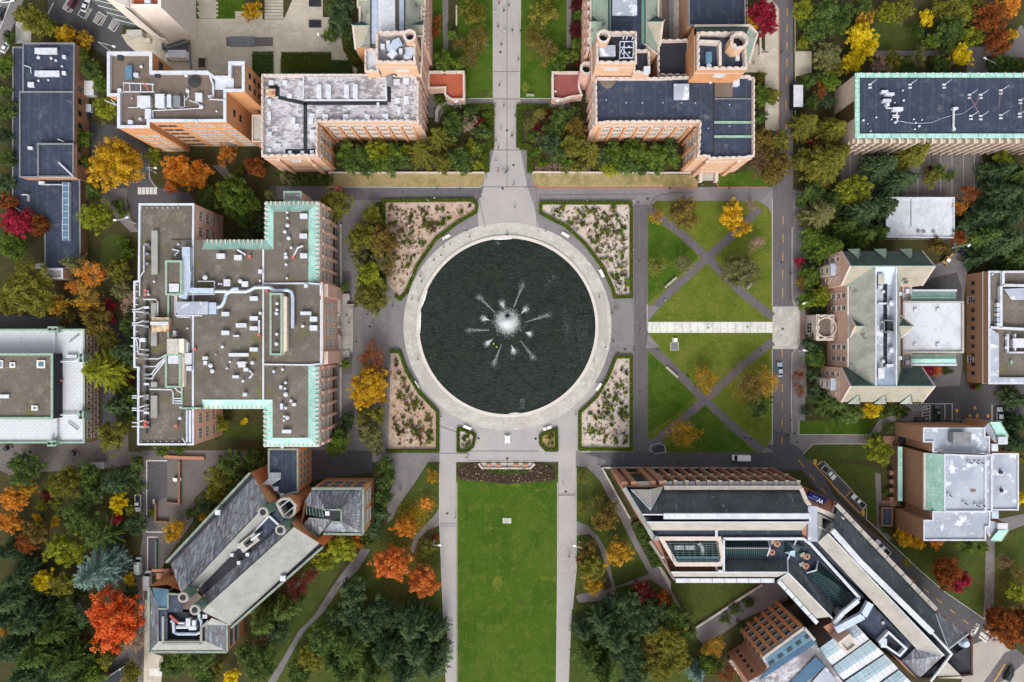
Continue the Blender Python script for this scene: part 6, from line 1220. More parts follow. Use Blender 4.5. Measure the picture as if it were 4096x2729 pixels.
# ================================================================ diagonal gabled building (lower left)
B13=bld('gabled_hall','diagonal brick hall with long grey and cream gables, lower left','M',650,800)
E_,R1=16,22
surf(B13,'roof_slope',metal_slope,('M',[(215,868,E_),(800,252,E_),(892,432,R1),(345,1012,R1),(285,1062,E_+2)]))
surf(B13,'roof_slope',roof_cream,('M',[(345,1012,R1),(892,432,R1),(905,535,19),(780,660,19),(412,1036,19)]))
surf(B13,'valley_roof',roof_black,('M',[(412,1036,18.9),(900,530,18.9),(1035,545,18.9),(1035,628,18.9),(440,1085,18.9)]))
surf(B13,'roof_slope',metal_slope,('M',[(440,1080,19),(985,600,19),(1070,606,R1),(478,1142,R1)]))
surf(B13,'roof_slope',roof_cream,('M',[(478,1142,R1),(1070,606,R1),(1256,716,E_),(632,1292,E_),(435,1195,20)]))
for pts in ([(190,850,E_),(772,228,E_)],[(640,1304,E_),(1280,740,E_)]): bars(B13,'parapet','M',pts,.7,.9,lead_trim)
surf(B13,'gutter',roof_black,('M',[(198,855,E_),(776,236,E_),(800,254,E_),(216,868,E_)]),('M',[(632,1292,E_),(1256,716,E_),(1276,738,E_),(640,1302,E_)]),lift=-.15)
for pts in ([(345,1012,R1),(892,432,R1)],[(478,1142,R1),(1070,606,R1)],[(412,1036,19),(780,660,19)],[(445,1085,19),(985,605,19)]): ridge(B13,'M',pts,.14,metal_dark)
b=MB(); b.skirt([P('M',*q) for q in ((186,850,E_),(772,226,E_),(892,432,R1),(960,470,19),(1040,550,19),(1070,606,R1),(1282,742,E_),(640,1308,E_))],brick_orange); b.build('wall',B13)
OCC.append([tuple(P('M',a,c,16).xy) for a,c in ((186,850),(772,226),(1282,742),(640,1308))])
p0,p1=P('M',772,228,E_),P('M',892,432,E_); 
for a in ((515,505),(960,975)): pass
rbox(B13,'M',522,490,556,524,E_+2,1.2); rbox(B13,'M',975,948,1012,985,E_-.1,1.6); rbox(B13,'M',628,792,650,815,18.9,1.2); rbox(B13,'M',735,788,760,812,18.9,1.2); rbox(B13,'M',675,846,698,870,18.9,1.2); rbox(B13,'M',682,734,706,756,18.9,1.2)
b=MB(); q=P('M',765,710,20); b.box((q.x,q.y,18.9),6.2,3.0,2.2,stone_grey,.66); b.box((q.x,q.y,21.1),2.4,1.6,.4,metal_dark,.66); b.box((q.x+1.6,q.y+1.4,18.9),5,.5,2.6,metal_white,.66); b.build('air_handler',B13)
surf(B13,'roof_deck',roof_navy,('M',[(905,525,19.3),(965,590,19.3),(850,690,19.3),(795,640,19.3)]),('M',[(960,470,19.3),(1020,535,19.3),(970,588,19.3),(915,528,19.3)])); bars(B13,'roof_divider','M',[(905,530,19.4),(968,588,19.4)],.6,.6,metal_white); bars(B13,'roof_divider','M',[(905,525,19.4),(795,642,19.4)],.5,.6,metal_white)
for x,y in ((855,506),(976,630),(297,1100),(380,1187)):
    p=P('M',x,y,27); b=MB(); b.cyl((p.x,p.y,17),1.55,9.4,copper_dark,18); b.cyl((p.x,p.y,26.4),1.65,.5,stone_grey,18,1.5); b.cyl((p.x,p.y,26.9),.95,.05,roof_black,16)
    for k in range(12): b.box((p.x+1.3*math.cos(k*.5236),p.y+1.3*math.sin(k*.5236),26.9),.16,.16,.1,metal_grey)
    b.build('vent_tower',B13,False)
for x,y in ((905,470),(1040,600),(345,1035),(430,1125)): pass
for tri in ([(360,1015,20),(412,1040,22.5),(395,1060,20)],[(430,1085,20),(455,1078,23),(468,1140,20)]):
    b=MB(); q=[P('M',*t) for t in tri]; b.face(q,brick_rust); b.build('gable_end',B13)
surf(B13,'end_terrace',roof_brown,('M',[(350,1010,15),(480,1000,15),(470,1100,15),(440,1190,15),(300,1180,15),(290,1070,15)]))
# octagonal stair tower and link
b=MB(); oc=[(945,440),(985,405),(1045,402),(1090,450),(1082,515),(1045,550),(1000,540)]
pl=XY('M',oc,20); b.prism(pl,0,20,brick_orange,cap=False); b.ring(pl,.7,20,20.3,stone_grey,.1,inner=15); b.up([(q.x,q.y,15) for q in inset(pl,.7)],roof_black); b.build('stair_tower',B13); OCC.append([(q.x,q.y) for q in pl])
bars(B13,'tower_beam','M',[(975,470,20.1),(1045,415,20.1)],.3,.3,metal_white); bars(B13,'tower_beam','M',[(1010,520,20.1),(1085,455,20.1)],.3,.3,metal_white)
LK=bld('link_wing','narrow link wing with navy roof under the copper trimmed block','M',1000,220)
block(LK,XY('M',[(895,62),(1102,62),(1102,362),(985,392),(895,300)],15.5),15.5,brick_orange,roof_navy,lead_trim,.4,.4)
winsP(LK,'M',(1102,75),(1102,355),15.5,[12.4,8.8,5.0],5,1.2,1.9,'teal')
for k in range(9): bars(LK,'roof_pipe','M',[(905+9*k,228,16.4),(905+9*k,270,16.2),(850+8*k,312,15.8)],.28,.3,metal_white)
rbox(LK,'M',930,328,962,356,15.2,1.0); rbox(LK,'M',974,374,1000,396,15.2,.8); bars(LK,'roof_ladder','M',[(992,38,15.4),(992,70,15.4)],.9,.3,metal_blue)
# pavilion with the bronze hip roof
PV=bld('pavilion','square brick pavilion with ribbed grey hip roof beside the octagon tower','M',1400,500)
zp=17
surf(PV,'hip_roof',metal_slope,('M',[(1205,345,zp),(1548,345,zp),(1410,480,20.5),(1290,475,20.5)]),('M',[(1548,345,zp),(1550,650,zp),(1400,570,20.5),(1410,480,20.5)]),('M',[(1550,650,zp),(1280,640,zp),(1340,560,20.5),(1400,570,20.5)]),('M',[(1205,345,zp),(1290,475,20.5),(1280,488,20.3),(1160,460,zp),(1150,420,zp)]))
surf(PV,'lower_roof',metal_slope,('M',[(1115,608,15.5),(1180,540,16.5),(1340,556,17.6),(1270,640,16),(1240,690,15.5)]))
b=MB()
for k in range(14): a,c=P('M',1215+25*k,348,zp+.1),P('M',1295+9*k,474,20.6); b.tube([a,c],.09,metal_grey,4)
for k in range(12): a,c=P('M',1546,352+26*k,zp+.1),P('M',1408,482+8*k,20.6); b.tube([a,c],.09,metal_grey,4)
for k in range(9): a,c=P('M',1290+28*k,646,zp+.1),P('M',1343+6.5*k,562,20.6); b.tube([a,c],.09,metal_grey,4)
b.build('roof_rib',PV)
surf(PV,'roof_well',roof_black,('M',[(1285,482,20.55),(1402,485,20.55),(1398,568,20.55),(1340,556,20.55),(1290,548,20.55)])); bars(PV,'copper_edge','M',[(1282,485,20.6),(1404,485,20.6),(1404,572,20.6),(1345,570,20.6)],.5,.4,lead_trim); rbox(PV,'M',1290,498,1320,528,20.6,.8)
surf(PV,'glazed_bay',glass_teal,('M',[(1155,458,16.5),(1275,480,18.5),(1285,545,18.3),(1160,520,16)]))
for k in range(6): bars(PV,'glazing_bar','M',[(1158+22*k,460+4*k,17.0+.3*k),(1162+23*k,520+4*k,16.6+.3*k)],.16,.16,lead_trim)
b=MB(); pv=[P('M',*q,zp) for q in ((1200,338),(1556,338),(1556,656),(1280,650),(1240,690),(1115,608),(1150,420))]; b.skirt(pv,brick_orange); b.build('wall',PV); OCC.append([(q.x,q.y) for q in pv])
bars(PV,'copper_edge','M',[(1200,338,zp),(1556,338,zp),(1556,656,zp),(1280,652,zp)],.7,.5,lead_trim)
winsP(PV,'M',(1205,338),(1550,338),zp,[12.8,8],4,2.7,3.4,'strip',m=.03); winsP(PV,'M',(1556,345),(1556,650),zp,[13,8],2,4.4,3.6,'triple',m=.06)
# south-west head block of the diagonal hall
HB=bld('head_block','hip roofed head block with a plant court at the diagonal hall foot','M',340,1240)
ob=[(66,1020),(190,1010),(300,1060),(490,1240),(610,1288),(610,1474),(66,1474)]
b=MB(); op=[P('M',a,c,14) for a,c in ob]; b.skirt(op,brick_orange); b.build('wall',HB); OCC.append([(q.x,q.y) for q in op])
surf(HB,'hip_roof',metal_slope,('M',[(70,1022,14),(130,1180,17),(130,1400,17),(72,1470,14)])); surf(HB,'hip_roof',roof_cream,('M',[(72,1470,14),(130,1402,17),(452,1402,17),(606,1470,14)])); surf(HB,'hip_roof',metal_slope,('M',[(606,1470,14),(452,1402,17),(452,1290,17),(604,1290,14)]))
surf(HB,'hip_roof',roof_cream,('M',[(604,1290,14),(452,1290,17),(500,1240,18),(630,1292,16)])); surf(HB,'glazed_slope',glass_blue,('M',[(84,1030,14.3),(200,1040,16),(198,1168,17),(124,1168,17)])); surf(HB,'upper_roof',roof_navy,('M',[(200,1070,17),(298,1085,17),(298,1200,17),(195,1200,17)]),('M',[(132,1182,16.6),(190,1182,16.6),(190,1398,16.6),(132,1398,16.6)]))
surf(HB,'plant_court',roof_black,('M',[(185,1200,14.6),(450,1200,14.6),(500,1240,14.6),(455,1300,14.6),(448,1400,14.6),(185,1400,14.6)]))
bars(HB,'court_wall','M',[(130,1172,16.8),(200,1172,16.8),(200,1068,16.8),(300,1075,16.8)],.5,.6,lead_trim); bars(HB,'court_wall','M',[(185,1210,14.6),(185,1398,14.6),(448,1398,14.6),(448,1290,14.6),(500,1240,14.6)],.7,2.4,roof_cream)
bars(HB,'gutter','M',[(66,1020,13.9),(66,1474,13.9),(610,1474,13.9),(610,1288,13.9)],.7,.5,lead_trim)
pipe(HB,'M',[(212,1262),(228,1275),(232,1345),(260,1356),(390,1356),(425,1340),(425,1270),(408,1240),(408,1215)],14.6,.5,metal_blue,'round_duct'); pipe(HB,'M',[(250,1308),(385,1308)],14.6,.55,metal_white,'round_duct'); pipe(HB,'M',[(205,1225),(265,1278)],14.6,.4,paint_red,'round_duct'); pipe(HB,'M',[(265,1278),(310,1280)],14.6,.4,metal_white,'round_duct')
for q in ((318,1245,350,1298),(362,1258,388,1296),(435,1218,468,1245),(340,1300,392,1326)): rbox(HB,'M',*q,14.6,1.8,name='air_handler')
winsP(HB,'M',(610,1292),(610,1470),14,[11,7],2,3.6,2.6,'teal')
rbox(HB,'M',95,935,205,985,0,6,brick_rust,'entrance_wall',False); bars(HB,'pergola_beam','M',[(90,905,5),(215,905,5)],.8,.8,brick_rust); bars(HB,'pergola_beam','M',[(120,1000,7),(200,900,9)],.6,.5,brick_rust); bars(HB,'pergola_beam','M',[(200,1055,10),(260,1000,12)],.6,.5,brick_rust); rbox(HB,'M',90,1000,270,1022,0,9,brick_rust,'entrance_wall',False)
# ================================================================ V shaped engineering building (lower right)
B14=bld('v_shaped_hall','big V shaped brick hall with dark and cream roof strips, lower right','N',1000,500)
zp=25
outl=[('N',180,214),('N',500,206),('N',1578,206),('O',190,190),('O',424,300),('O',1138,1056),('O',1400,1250),('O',1395,1520),('O',1200,1600),('O',880,1420),('O',790,1360),('O',560,1140),('O',400,1130),('O',40,832),('O',15,830)]
b=MB(); pt=[P(f,a,c,zp) for f,a,c in outl]
nw=[('N',180,214),('N',1578,206),('O',430,300),('O',1136,1056),('O',1400,1250),('O',1395,1520),('O',1010,1550),('O',890,1420),('O',560,1150),('O',400,1130),('R',1390,905),('R',1330,885),('R',1040,580),('R',930,520),('N',1360,948),('N',585,948),('N',555,890),('N',455,612),('N',408,610)]
q=[P(f,a,c,zp if i<9 else (22 if i<16 else 24)) for i,(f,a,c) in enumerate(nw)]; b.skirt(q,brick_rust); b.build('wall',B14); OCC.append([(p.x,p.y) for p in q])
# base deck closes every gap between the roof strips
b=MB(); b.up([(p.x,p.y,17.5) for p in q],roof_black); b.build('court_floor',B14)
def rs(nm,m,f,pts,**k): return surf(B14,nm,m,(f,pts),**k)
rs('gutter',roof_black,'N',[(215,228,24.2),(1575,228,24.2),(1568,250,24.2),(240,250,24.2)]); bars(B14,'parapet','N',[(500,215,24.6),(1575,215,24.6)],1.2,.7,stone_grey); bars(B14,'parapet','N',[(185,216,24.6),(345,480,24.6),(415,610,24.6),(455,612,24.6)],1.3,.7,roof_cream)
rs('roof_slope',streaked_dark,'N',[(232,246,24.3),(1565,246,24.3),(1642,425,30),(332,425,30)]); rs('ridge_light',roof_white,'N',[(332,424,30.1),(495,424,30.1),(495,434,30.1),(332,434,30.1)],lift=.05); bars(B14,'ridge_light','N',[(495,437,29.9),(1630,437,29.9)],1.6,.9,roof_white)
rs('roof_trough',roof_black,'N',[(345,446,26.5),(1640,446,26.5),(1640,490,26.5),(370,490,26.5)]); rs('roof_slope',roof_khaki,'N',[(368,487,29),(1642,487,29),(1585,552,25),(410,552,25)]); bars(B14,'ridge_cap','N',[(368,486,29),(1642,486,29)],.3,.3,roof_white)
rs('court_roof',roof_navy,'N',[(400,552,23.6),(1585,552,23.6),(1585,608,23.6),(430,608,23.6)]); bars(B14,'court_parapet','N',[(962,615,23.7),(1590,614,23.7)],.8,.7,metal_white); bars(B14,'court_parapet','N',[(966,615,23.7),(966,868,23.7),(920,868,23.7)],.6,.7,metal_white)  # west part of the navy strip is shade put into the roof colour
for k in (905,915): bars(B14,'roof_pipe','N',[(k,545,24),(k,600,24)],.35,.5,metal_white); bars(B14,'roof_pipe','N',[(k,832,22.5),(k,872,22.5)],.35,.5,metal_white)
rs('court_roof',roof_navy,'N',[(975,620,20),(1480,620,20),(1480,790,20),(975,790,20)]); rs('glass_roof',glass_teal,'N',[(978,628,20.4),(1318,628,20.4),(1330,690,22.2),(978,690,22.2)]); rs('glass_roof',glass_teal,'N',[(978,750,20.4),(1312,750,20.4),(1330,690,22.2),(978,690,22.2)])
b=MB()
for k in range(23): x=985+15*k; b.tube([P('N',x,629,20.6),P('N',x,690,22.4),P('N',x,749,20.6)],.06,bar_teal,4)
b.tube([P('N',978,690,22.4),P('N',1330,690,22.4)],.25,roof_cream,4); b.build('glazing_bar',B14); bars(B14,'gable_coping','N',[(1318,626,21),(1335,690,23),(1312,752,21)],.5,.5,metal_white)
rs('roof_slope',streaked_dark,'N',[(980,782,20.2),(1470,782,20.2),(1475,878,24),(980,876,24)]); rs('roof_slope',roof_khaki,'N',[(555,878,24),(1475,880,24),(1395,918,22.2),(575,916,22.2)]); bars(B14,'ridge_cap','N',[(555,878,24),(1475,880,24)],.3,.25,roof_white)
rs('gutter',roof_black,'N',[(580,916,21.8),(1400,916,21.8),(1370,936,21.8),(590,936,21.8)]); 
for k in range(9): bars(B14,'parapet','N',[(592+95*k,942,21.9),(683+95*k if k<8 else 1360,942,21.9)],1.3,.6,metal_white)
# west glazed pavilion
wp=[P('N',*a,24) for a in ((455,602),(945,602),(975,770),(950,830),(590,830))]; b=MB(); b.prism([(p.x,p.y) for p in wp],17,24,brick_rust,cap=False); b.ring([(p.x,p.y) for p in wp],1.1,24,24.3,stone,.1,inner=21); b.up([(p.x,p.y,21.2) for p in inset([(p.x,p.y) for p in wp],1.1)],glass_dark); b.build('pavilion',B14)
b=MB()
for k in range(9): b.tube([P('N',520+8*k,655+17*k,24.3),P('N',925+3*k,655+17*k,24.3)],.09,bar_teal,4)
for k in range(9): b.tube([P('N',545+48*k,650,24.35),P('N',575+44*k,800,24.35)],.08,bar_teal,4)
b.build('glazing_bar',B14); rs('glass_slope',glass_blue,'N',[(560,756,24),(940,758,24),(930,806,22.4),(590,806,22.4)])
for k in range(6): rbox(B14,'N',610+48*k,792,648+48*k,806,22.3,.5,metal_white)
for q_ in ((585,672,660,705),(672,672,745,705)): rbox(B14,'N',*q_,21.3,1.2,metal_white,'air_handler'); 
pipe(B14,'N',[(780,655),(805,690),(812,750)],21.3,.6,metal_white,'round_duct')
rs('brick_terrace',brick_rust,'N',[(392,636,19),(460,620,19),(545,755,19),(478,755,19)]); rs('brick_terrace',brick_dark,'N',[(480,770,18.6),(545,770,18.6),(600,840,18.6),(960,840,18.6),(960,875,18.6),(558,875,18.6)]); bars(B14,'parapet','N',[(390,636,19),(475,760,19),(555,890,21),(588,942,21.9)],.8,.5,roof_cream); bars(B14,'parapet','N',[(480,762,19),(560,762,19)],.8,.5,stone)
# front gable with cross roof at the north-west corner
surf(B14,'cross_roof',stone_grey,('N',[(245,232,24.8),(392,232,26.2),(395,390,29.2)])); surf(B14,'cross_roof',roof_khaki,('N',[(392,232,26.2),(500,205,24.8),(478,240,24.8),(395,390,29.2)]))
for a in ((245,232,24.8),(478,240,24.8),(392,232,26.2)): bars(B14,'valley_flashing','N',[a,(395,392,29.3)],.3,.3,metal_white)
p0,d,L_,nn=wall_frame(P('N',180,214,zp),P('N',500,206,zp)); q_=p0+d*L_*.52; ang=math.atan2(d.y,d.x)
b=MB(); s_=q_+nn*.2; b.box((s_.x,s_.y,7),5.5,.8,16,glass_teal,ang); b.box((s_.x+nn.x*.3,s_.y+nn.y*.3,22.5),6.5,1.2,.8,stone,ang); b.build('stair_window',B14)
for u in (.05,.28,.75,.97): s_=p0+d*L_*u+nn*.7; b=MB(); b.box((s_.x,s_.y,0),1.6,1.4,24.2,brick_rust,ang); b.build('pier',B14)
wins(B14,p0,p0+d*L_*.3,[19,12],1,1.4,1.6,'stonepanel'); wins(B14,p0+d*L_*.72,p0+d*L_,[19,12],1,1.4,1.6,'stonepanel')
# north facade: brick piers and tall dark bays
n0,n1=P('N',500,206,zp),P('N',1578,206,zp); p0,d,L_,nn=wall_frame(n0,n1); ang=math.atan2(d.y,d.x)
for k in range(13): s_=p0+d*(.4+(L_-.8)*k/12)+nn*.8; b=MB(); b.box((s_.x,s_.y,0),.85,1.1,23.6,brick_rust,ang); b.box((s_.x,s_.y,23.6),1.1,1.45,.35,stone,ang); b.box((s_.x+nn.x*.2,s_.y+nn.y*.2,14.2),1.1,1.45,.5,stone,ang); b.build('pier',B14)
wins(B14,n0,n1,[20.2,15.4,10.4,5.0],12,2.2,4.0,'dark',m=.0)
for k in range(12): s_=p0+d*(L_*(k+.5)/12)+nn*.6; b=MB(); b.box((s_.x,s_.y,22.9),2.3,.9,.6,roof_white,ang); b.box((s_.x,s_.y,12.6),2.3,.5,.5,stone,ang); b.build('bay_lintel',B14)
# prow terrace with the banner
rs('prow_roof',brick_rust,'O',[(190,188,21.5),(424,296,21.5),(402,372,24.5),(240,328,24.8),(205,270,24.8)]); bars(B14,'parapet','O',[(178,198,24.8),(215,285,24.8),(245,325,24.8),(480,420,24.8)],1.2,.6,stone); bars(B14,'parapet','O',[(424,298,21.6),(404,372,24.6)],.7,.5,stone)
rs('brick_end',brick_rust,'O',[(190,500,23.8),(240,445,25.5),(245,555,23.8),(195,545,23.5)])
bars(B14,'white_stair','O',[(262,325,25.2),(262,575,25.2)],2.8,.5,roof_white2)
pc=[P('O',300,365,25),P('O',470,418,25),P('O',300,585,25)]; b=MB(); b.ring([(p.x,p.y) for p in pc],1.3,24.2,25.3,roof_cream,0,inner=20); b.up([(p.x,p.y,20) for p in inset([(p.x,p.y) for p in pc],1.3)],glass_dark); b.build('light_well',B14); bars(B14,'well_beam','O',[(300,368,25.1),(440,440,25.1)],.4,.3,metal_dark); bars(B14,'well_beam','O',[(305,470,25.1),(380,510,25.1)],.4,.3,metal_white)
# diagonal wing
rs('gutter',roof_black,'O',[(424,302,24.2),(1136,1056,24.2),(1122,1072,24.2),(438,340,24.2)])
for k in range(12):
    u0,u1=k/12,(k+.94)/12; bars(B14,'parapet','O',[(428+706*u0,312+744*u0,24.6),(428+706*u1,312+744*u1,24.6)],1.2,.7,stone_grey)
rs('roof_slope',streaked_dark,'O',[(438,335,24.3),(1128,1066,24.3),(1222,1335,29.5),(405,488,29.5)]); bars(B14,'ridge_light','O',[(398,492,29.6),(600,720,29.6),(1100,1212,29.6)],1.5,.9,roof_white); bars(B14,'ridge_cap','O',[(1100,1212,29.6),(1245,1370,29.6)],.6,.5,roof_white)
rs('roof_trough',roof_black,'O',[(390,500,26.4),(1240,1370,26.4),(1210,1395,26.4),(368,520,26.4)]); rs('roof_slope',roof_khaki,'O',[(372,518,29),(1190,1378,29),(990,1325,25),(300,582,25)]); bars(B14,'ridge_cap','O',[(372,518,29),(1190,1378,29)],.3,.3,roof_white)
rs('court_roof',roof_navy,'O',[(300,582,23.6),(992,1330,23.6),(890,1425,23.6),(560,1150,23.6),(680,990,23.6),(590,970,23.6),(205,560,23.6),(255,590,23.6)])
bars(B14,'court_parapet','O',[(195,552,23.8),(250,595,23.8),(590,970,23.8),(560,990,23.8),(480,1075,23.8)],.8,.7,metal_white)
rs('court_roof',roof_navy,'R',[(1030,140,20),(1210,140,20),(1700,690,20),(1560,820,20),(1480,740,20),(1060,330,20)])
rs('glass_roof',glass_teal,'R',[(1345,350,20.4),(1665,650,20.4),(1560,760,21.5),(1340,440,22.4)]); rs('glass_roof',glass_teal,'R',[(1250,455,20.4),(1335,435,22.4),(1610,760,22),(1560,775,20.4)])
b=MB()
for k in range(16):
    u=k/15; b.tube([P('R',1250+300*u,455+310*u,20.6),P('R',1335+250*u,435+320*u,22.5),P('R',1345+310*u,350+305*u,20.6)],.06,bar_teal,4)
b.build('glazing_bar',B14); bars(B14,'gable_coping','R',[(1240,452,21),(1330,425,23),(1345,340,21)],.5,.5,metal_white)
rs('roof_slope',streaked_dark,'R',[(1065,330,20.2),(1180,395,20.2),(1500,740,20.2),(1470,860,24),(1065,450,24)]); rs('roof_slope',roof_khaki,'R',[(1065,452,24),(1475,865,24),(1330,880,22.2),(985,510,22.2)]); bars(B14,'ridge_cap','R',[(965,525,22.3),(1065,452,24.1),(1480,880,24.1)],.4,.3,roof_white); bars(B14,'ridge_cap','R',[(1140,140,22),(1060,320,22),(1065,450,24.1)],.4,.3,metal_white)
for k in range(5): bars(B14,'parapet','R',[(960+80*k*.92+10,525+80*k,21.9),(960+80*(k+.93)*.92+10,525+80*(k+.93),21.9)],1.2,.6,metal_white)
g1=MB(); g1.face([P('R',1032,140,20.2),P('R',1225,205,20.2),P('R',1130,240,24)],glass_pale); g1.face([P('R',1032,140,20.2),P('R',1130,240,24),P('R',1030,260,20.2)],glass_teal); g1.face([P('R',1030,260,20.2),P('R',1130,240,24),P('R',1130,305,20.2)],glass_pale); g1.face([P('R',1130,305,20.2),P('R',1130,240,24),P('R',1225,205,20.2)],glass_teal); g1.build('glass_pyramid',B14)
for x,y in ((965,180),(915,260),(1245,300),(1235,390)):
    p=P('R',x,y,21); b=MB(); b.cyl((p.x,p.y,20),.95,.9,brick_tan,12); b.cyl((p.x,p.y,20.9),.75,.15,brick_rust,12); b.cyl((p.x,p.y,21.05),.3,.1,roof_black,8); b.box((p.x-1.2,p.y+.5,20),1.5,1.1,.7,roof_khaki,.4); b.build('roof_planter',B14)
# south ends of the diagonal wing
rs('roof_deck',roof_black,'O',[(1225,1335,24),(1385,1255,24),(1400,1520,24),(1010,1560,24),(1190,1400,24)]); rs('end_slope',metal_slope,'O',[(1136,1062,24.3),(1365,1225,24.3),(1225,1335,29.4)]); bars(B14,'ridge_cap','O',[(1132,1085,24.6),(1222,1335,29.5),(1362,1228,24.6)],.5,.4,metal_white); rs('end_slope',metal_slope,'O',[(990,1328,25),(1190,1380,29),(1012,1548,24),(890,1420,24)]); bars(B14,'ridge_cap','O',[(992,1328,25),(1190,1380,29.1)],.3,.3,metal_white)
bars(B14,'ridge_cap','O',[(1245,1370,29.6),(1100,1560,24.5)],.7,.5,roof_white); rs('end_slope',roof_khaki,'O',[(1210,1420,27),(1335,1545,24.2),(1130,1540,24.2)]); rs('end_slope',metal_dark,'O',[(1260,1380,26),(1380,1290,24.2),(1395,1500,24.2)]); p=P('O',1335,1290,24.3); b=MB(); b.cyl((p.x,p.y,24),1.7,1.6,metal_blue,16,.9); b.build('round_vent',B14)
bx=[P('O',800,1205,25),P('O',935,1330,25),P('O',880,1390,25),P('O',725,1285,25)]; b=MB(); b.ring([(p.x,p.y) for p in bx],.6,23.4,25.2,metal_white,0,inner=21); b.up([(p.x,p.y,23.66) for p in inset([(p.x,p.y) for p in bx],.6)],roof_black); b.build('plant_well',B14); rbox(B14,'O',750,1262,790,1325,23.7,1.4,metal_blue,'air_handler'); rcyl(B14,'O',765,1150,12,23.6,.6,stone_grey)
bars(B14,'round_duct','O',[(420,1190,24.5),(610,1090,24.5),(660,1000,24.5)],2.0,1.4,metal_blue); bars(B14,'round_duct','O',[(410,1150,24),(470,1075,24),(580,985,24)],1.2,1.0,metal_white); rbox(B14,'O',440,1060,500,1110,20,3,metal_grey,'air_handler')
# glazed laboratory roofs
GH=bld('glasshouse_block','stepped glasshouse block of pale blue glazed strips at lower right','R',1750,1280)
zg=20
gp=[('R',1345,1150),('R',1480,1070),('R',1670,920),('R',1985,1250),('R',2290,1500),('R',2290,1800),('R',1800,1800),('R',1480,1345)]
b=MB(); q=[P(f,a,c,18) for f,a,c in gp]; b.prism([(p.x,p.y) for p in q],0,18,metal_grey,metal_dark); b.build('wall',GH); OCC.append([(p.x,p.y) for p in q])
strips=[((1345,1170),(1690,925),(1830,1080),(1480,1330)),((1480,1340),(1835,1085),(1970,1215),(1590,1465)),((1600,1475),(1975,1222),(2105,1360),(1700,1640)),((1710,1650),(2110,1368),(2240,1500),(1830,1790))]
for st_ in strips:
    a,c,d_,e=st_; mid0=((a[0]*.42+e[0]*.58),(a[1]*.42+e[1]*.58)); mid1=((c[0]*.42+d_[0]*.58),(c[1]*.42+d_[1]*.58))
    surf(GH,'glazed_slope',glass_pale,('R',[(*a,zg-.2),(*c,zg-.2),(*mid1,zg+.7),(*mid0,zg+.7)])); surf(GH,'white_slope',roof_white,('R',[(*mid0,zg+.7),(*mid1,zg+.7),(*d_,zg-.2),(*e,zg-.2)]))
    b=MB()
    for k in range(11):
        u=k/10; l=lambda s,t:(s[0]+(t[0]-s[0])*u,s[1]+(t[1]-s[1])*u)
        b.tube([P('R',*l(a,c),zg-.15),P('R',*l(mid0,mid1),zg+.75),P('R',*l(e,d_),zg-.15)],.1,roof_white,4)
    for t in (.33,.66): b.tube([P('R',a[0]+(mid0[0]-a[0])*t,a[1]+(mid0[1]-a[1])*t,zg-.2+.95*t),P('R',c[0]+(mid1[0]-c[0])*t,c[1]+(mid1[1]-c[1])*t,zg-.2+.95*t)],.06,roof_white,4)
    b.tube([P('R',*e,zg-.1),P('R',*d_,zg-.1)],.2,metal_dark,4); b.build('glazing_bar',GH)
block(GH,XY('R',[(1535,1110),(1640,1025),(1718,1135),(1620,1212)],24),24,stone,concrete,stone,.5,.6,z0=17,occ=False,wall='stair_wall',roofname='stair_roof')
surf(GH,'brick_court',brick_rust,('R',[(1395,960,18.3),(1470,920,18.3),(1640,1000,18.3),(1530,1100,18.3)])); rbox(GH,'R',1535,972,1595,1008,18.3,1.0,metal_white,'roof_hatch')
# brick wing with banded windows facing the lawn
BW=bld('banded_brick_wing','brick wing with rows of window bands and blue metal roof, bottom right','R',1000,1150)
zb=21
wq=[('R',690,1478),('R',842,1388),('R',868,1340),('R',818,1248),('R',1212,962),('R',1310,1075),('R',1345,1150),('R',1480,1345),('R',1700,1640),('R',1400,1800),('R',850,1800)]
q=[P(f,a,c,zb) for f,a,c in wq]; b=MB(); b.prism([(p.x,p.y) for p in q],0,zb,brick_rust,roof_streak); b.build('wall',BW); OCC.append([(p.x,p.y) for p in q])
w0,w1=P('R',818,1248,zb),P('R',1212,962,zb); wins(BW,w0,w1,[18.6,14.8,11.0,7.2,3.4],5,4.4,2.5,'strip',m=.01)
p0,d,L_,nn=wall_frame(w0,w1); ang=math.atan2(d.y,d.x)
for k in range(6): s_=p0+d*(.5+(L_-1)*k/5)+nn*.3; b=MB(); b.box((s_.x,s_.y,0),1.1,.6,20.4,brick_orange,ang); b.build('pier',BW)
b=MB()
for zz in (19.9,16.1,12.3,8.5,4.7):
    s_=p0+d*L_/2+nn*.35; b.box((s_.x,s_.y,zz),L_-1,.35,.14,metal_white,ang)
b.build('sun_shelf',BW)
w0,w1=P('R',690,1478,zb),P('R',842,1388,zb); wins(BW,w0,w1,[17,13.5,10,6.5,3],1,1.0,1.4,'dark')
w0,w1=P('R',868,1340,zb),P('R',818,1248,zb); wins(BW,w0,w1,[18,14,10,6,2.5],1,4,3,'strip')
def bwr(nm,m,pts,z): surf(BW,nm,m,('R',[(a,c,z) for a,c in pts]))
bwr('metal_roof',glass_blue,[(850,1260),(1215,1000),(1310,1078),(900,1340)],21.2); bwr('metal_roof',mat('roof_steel_blue',C(62,96,124),[('n',.3,.4,.68,C(52,84,112))],rough=.5),[(850,1390),(900,1340),(1310,1080),(1340,1110),(790,1470)],21.3); bwr('metal_roof',MATS['roof_steel_blue'],[(1010,1560),(1325,1240),(1410,1330),(1130,1580)],21.6)
bwr('pale_roof',roof_white2,[(1180,1600),(1420,1335),(1500,1440),(1600,1640)],21.5); bars(BW,'parapet','R',[(820,1250,21.1),(1212,964,21.1),(1310,1080,21.1)],.8,.6,stone_grey)
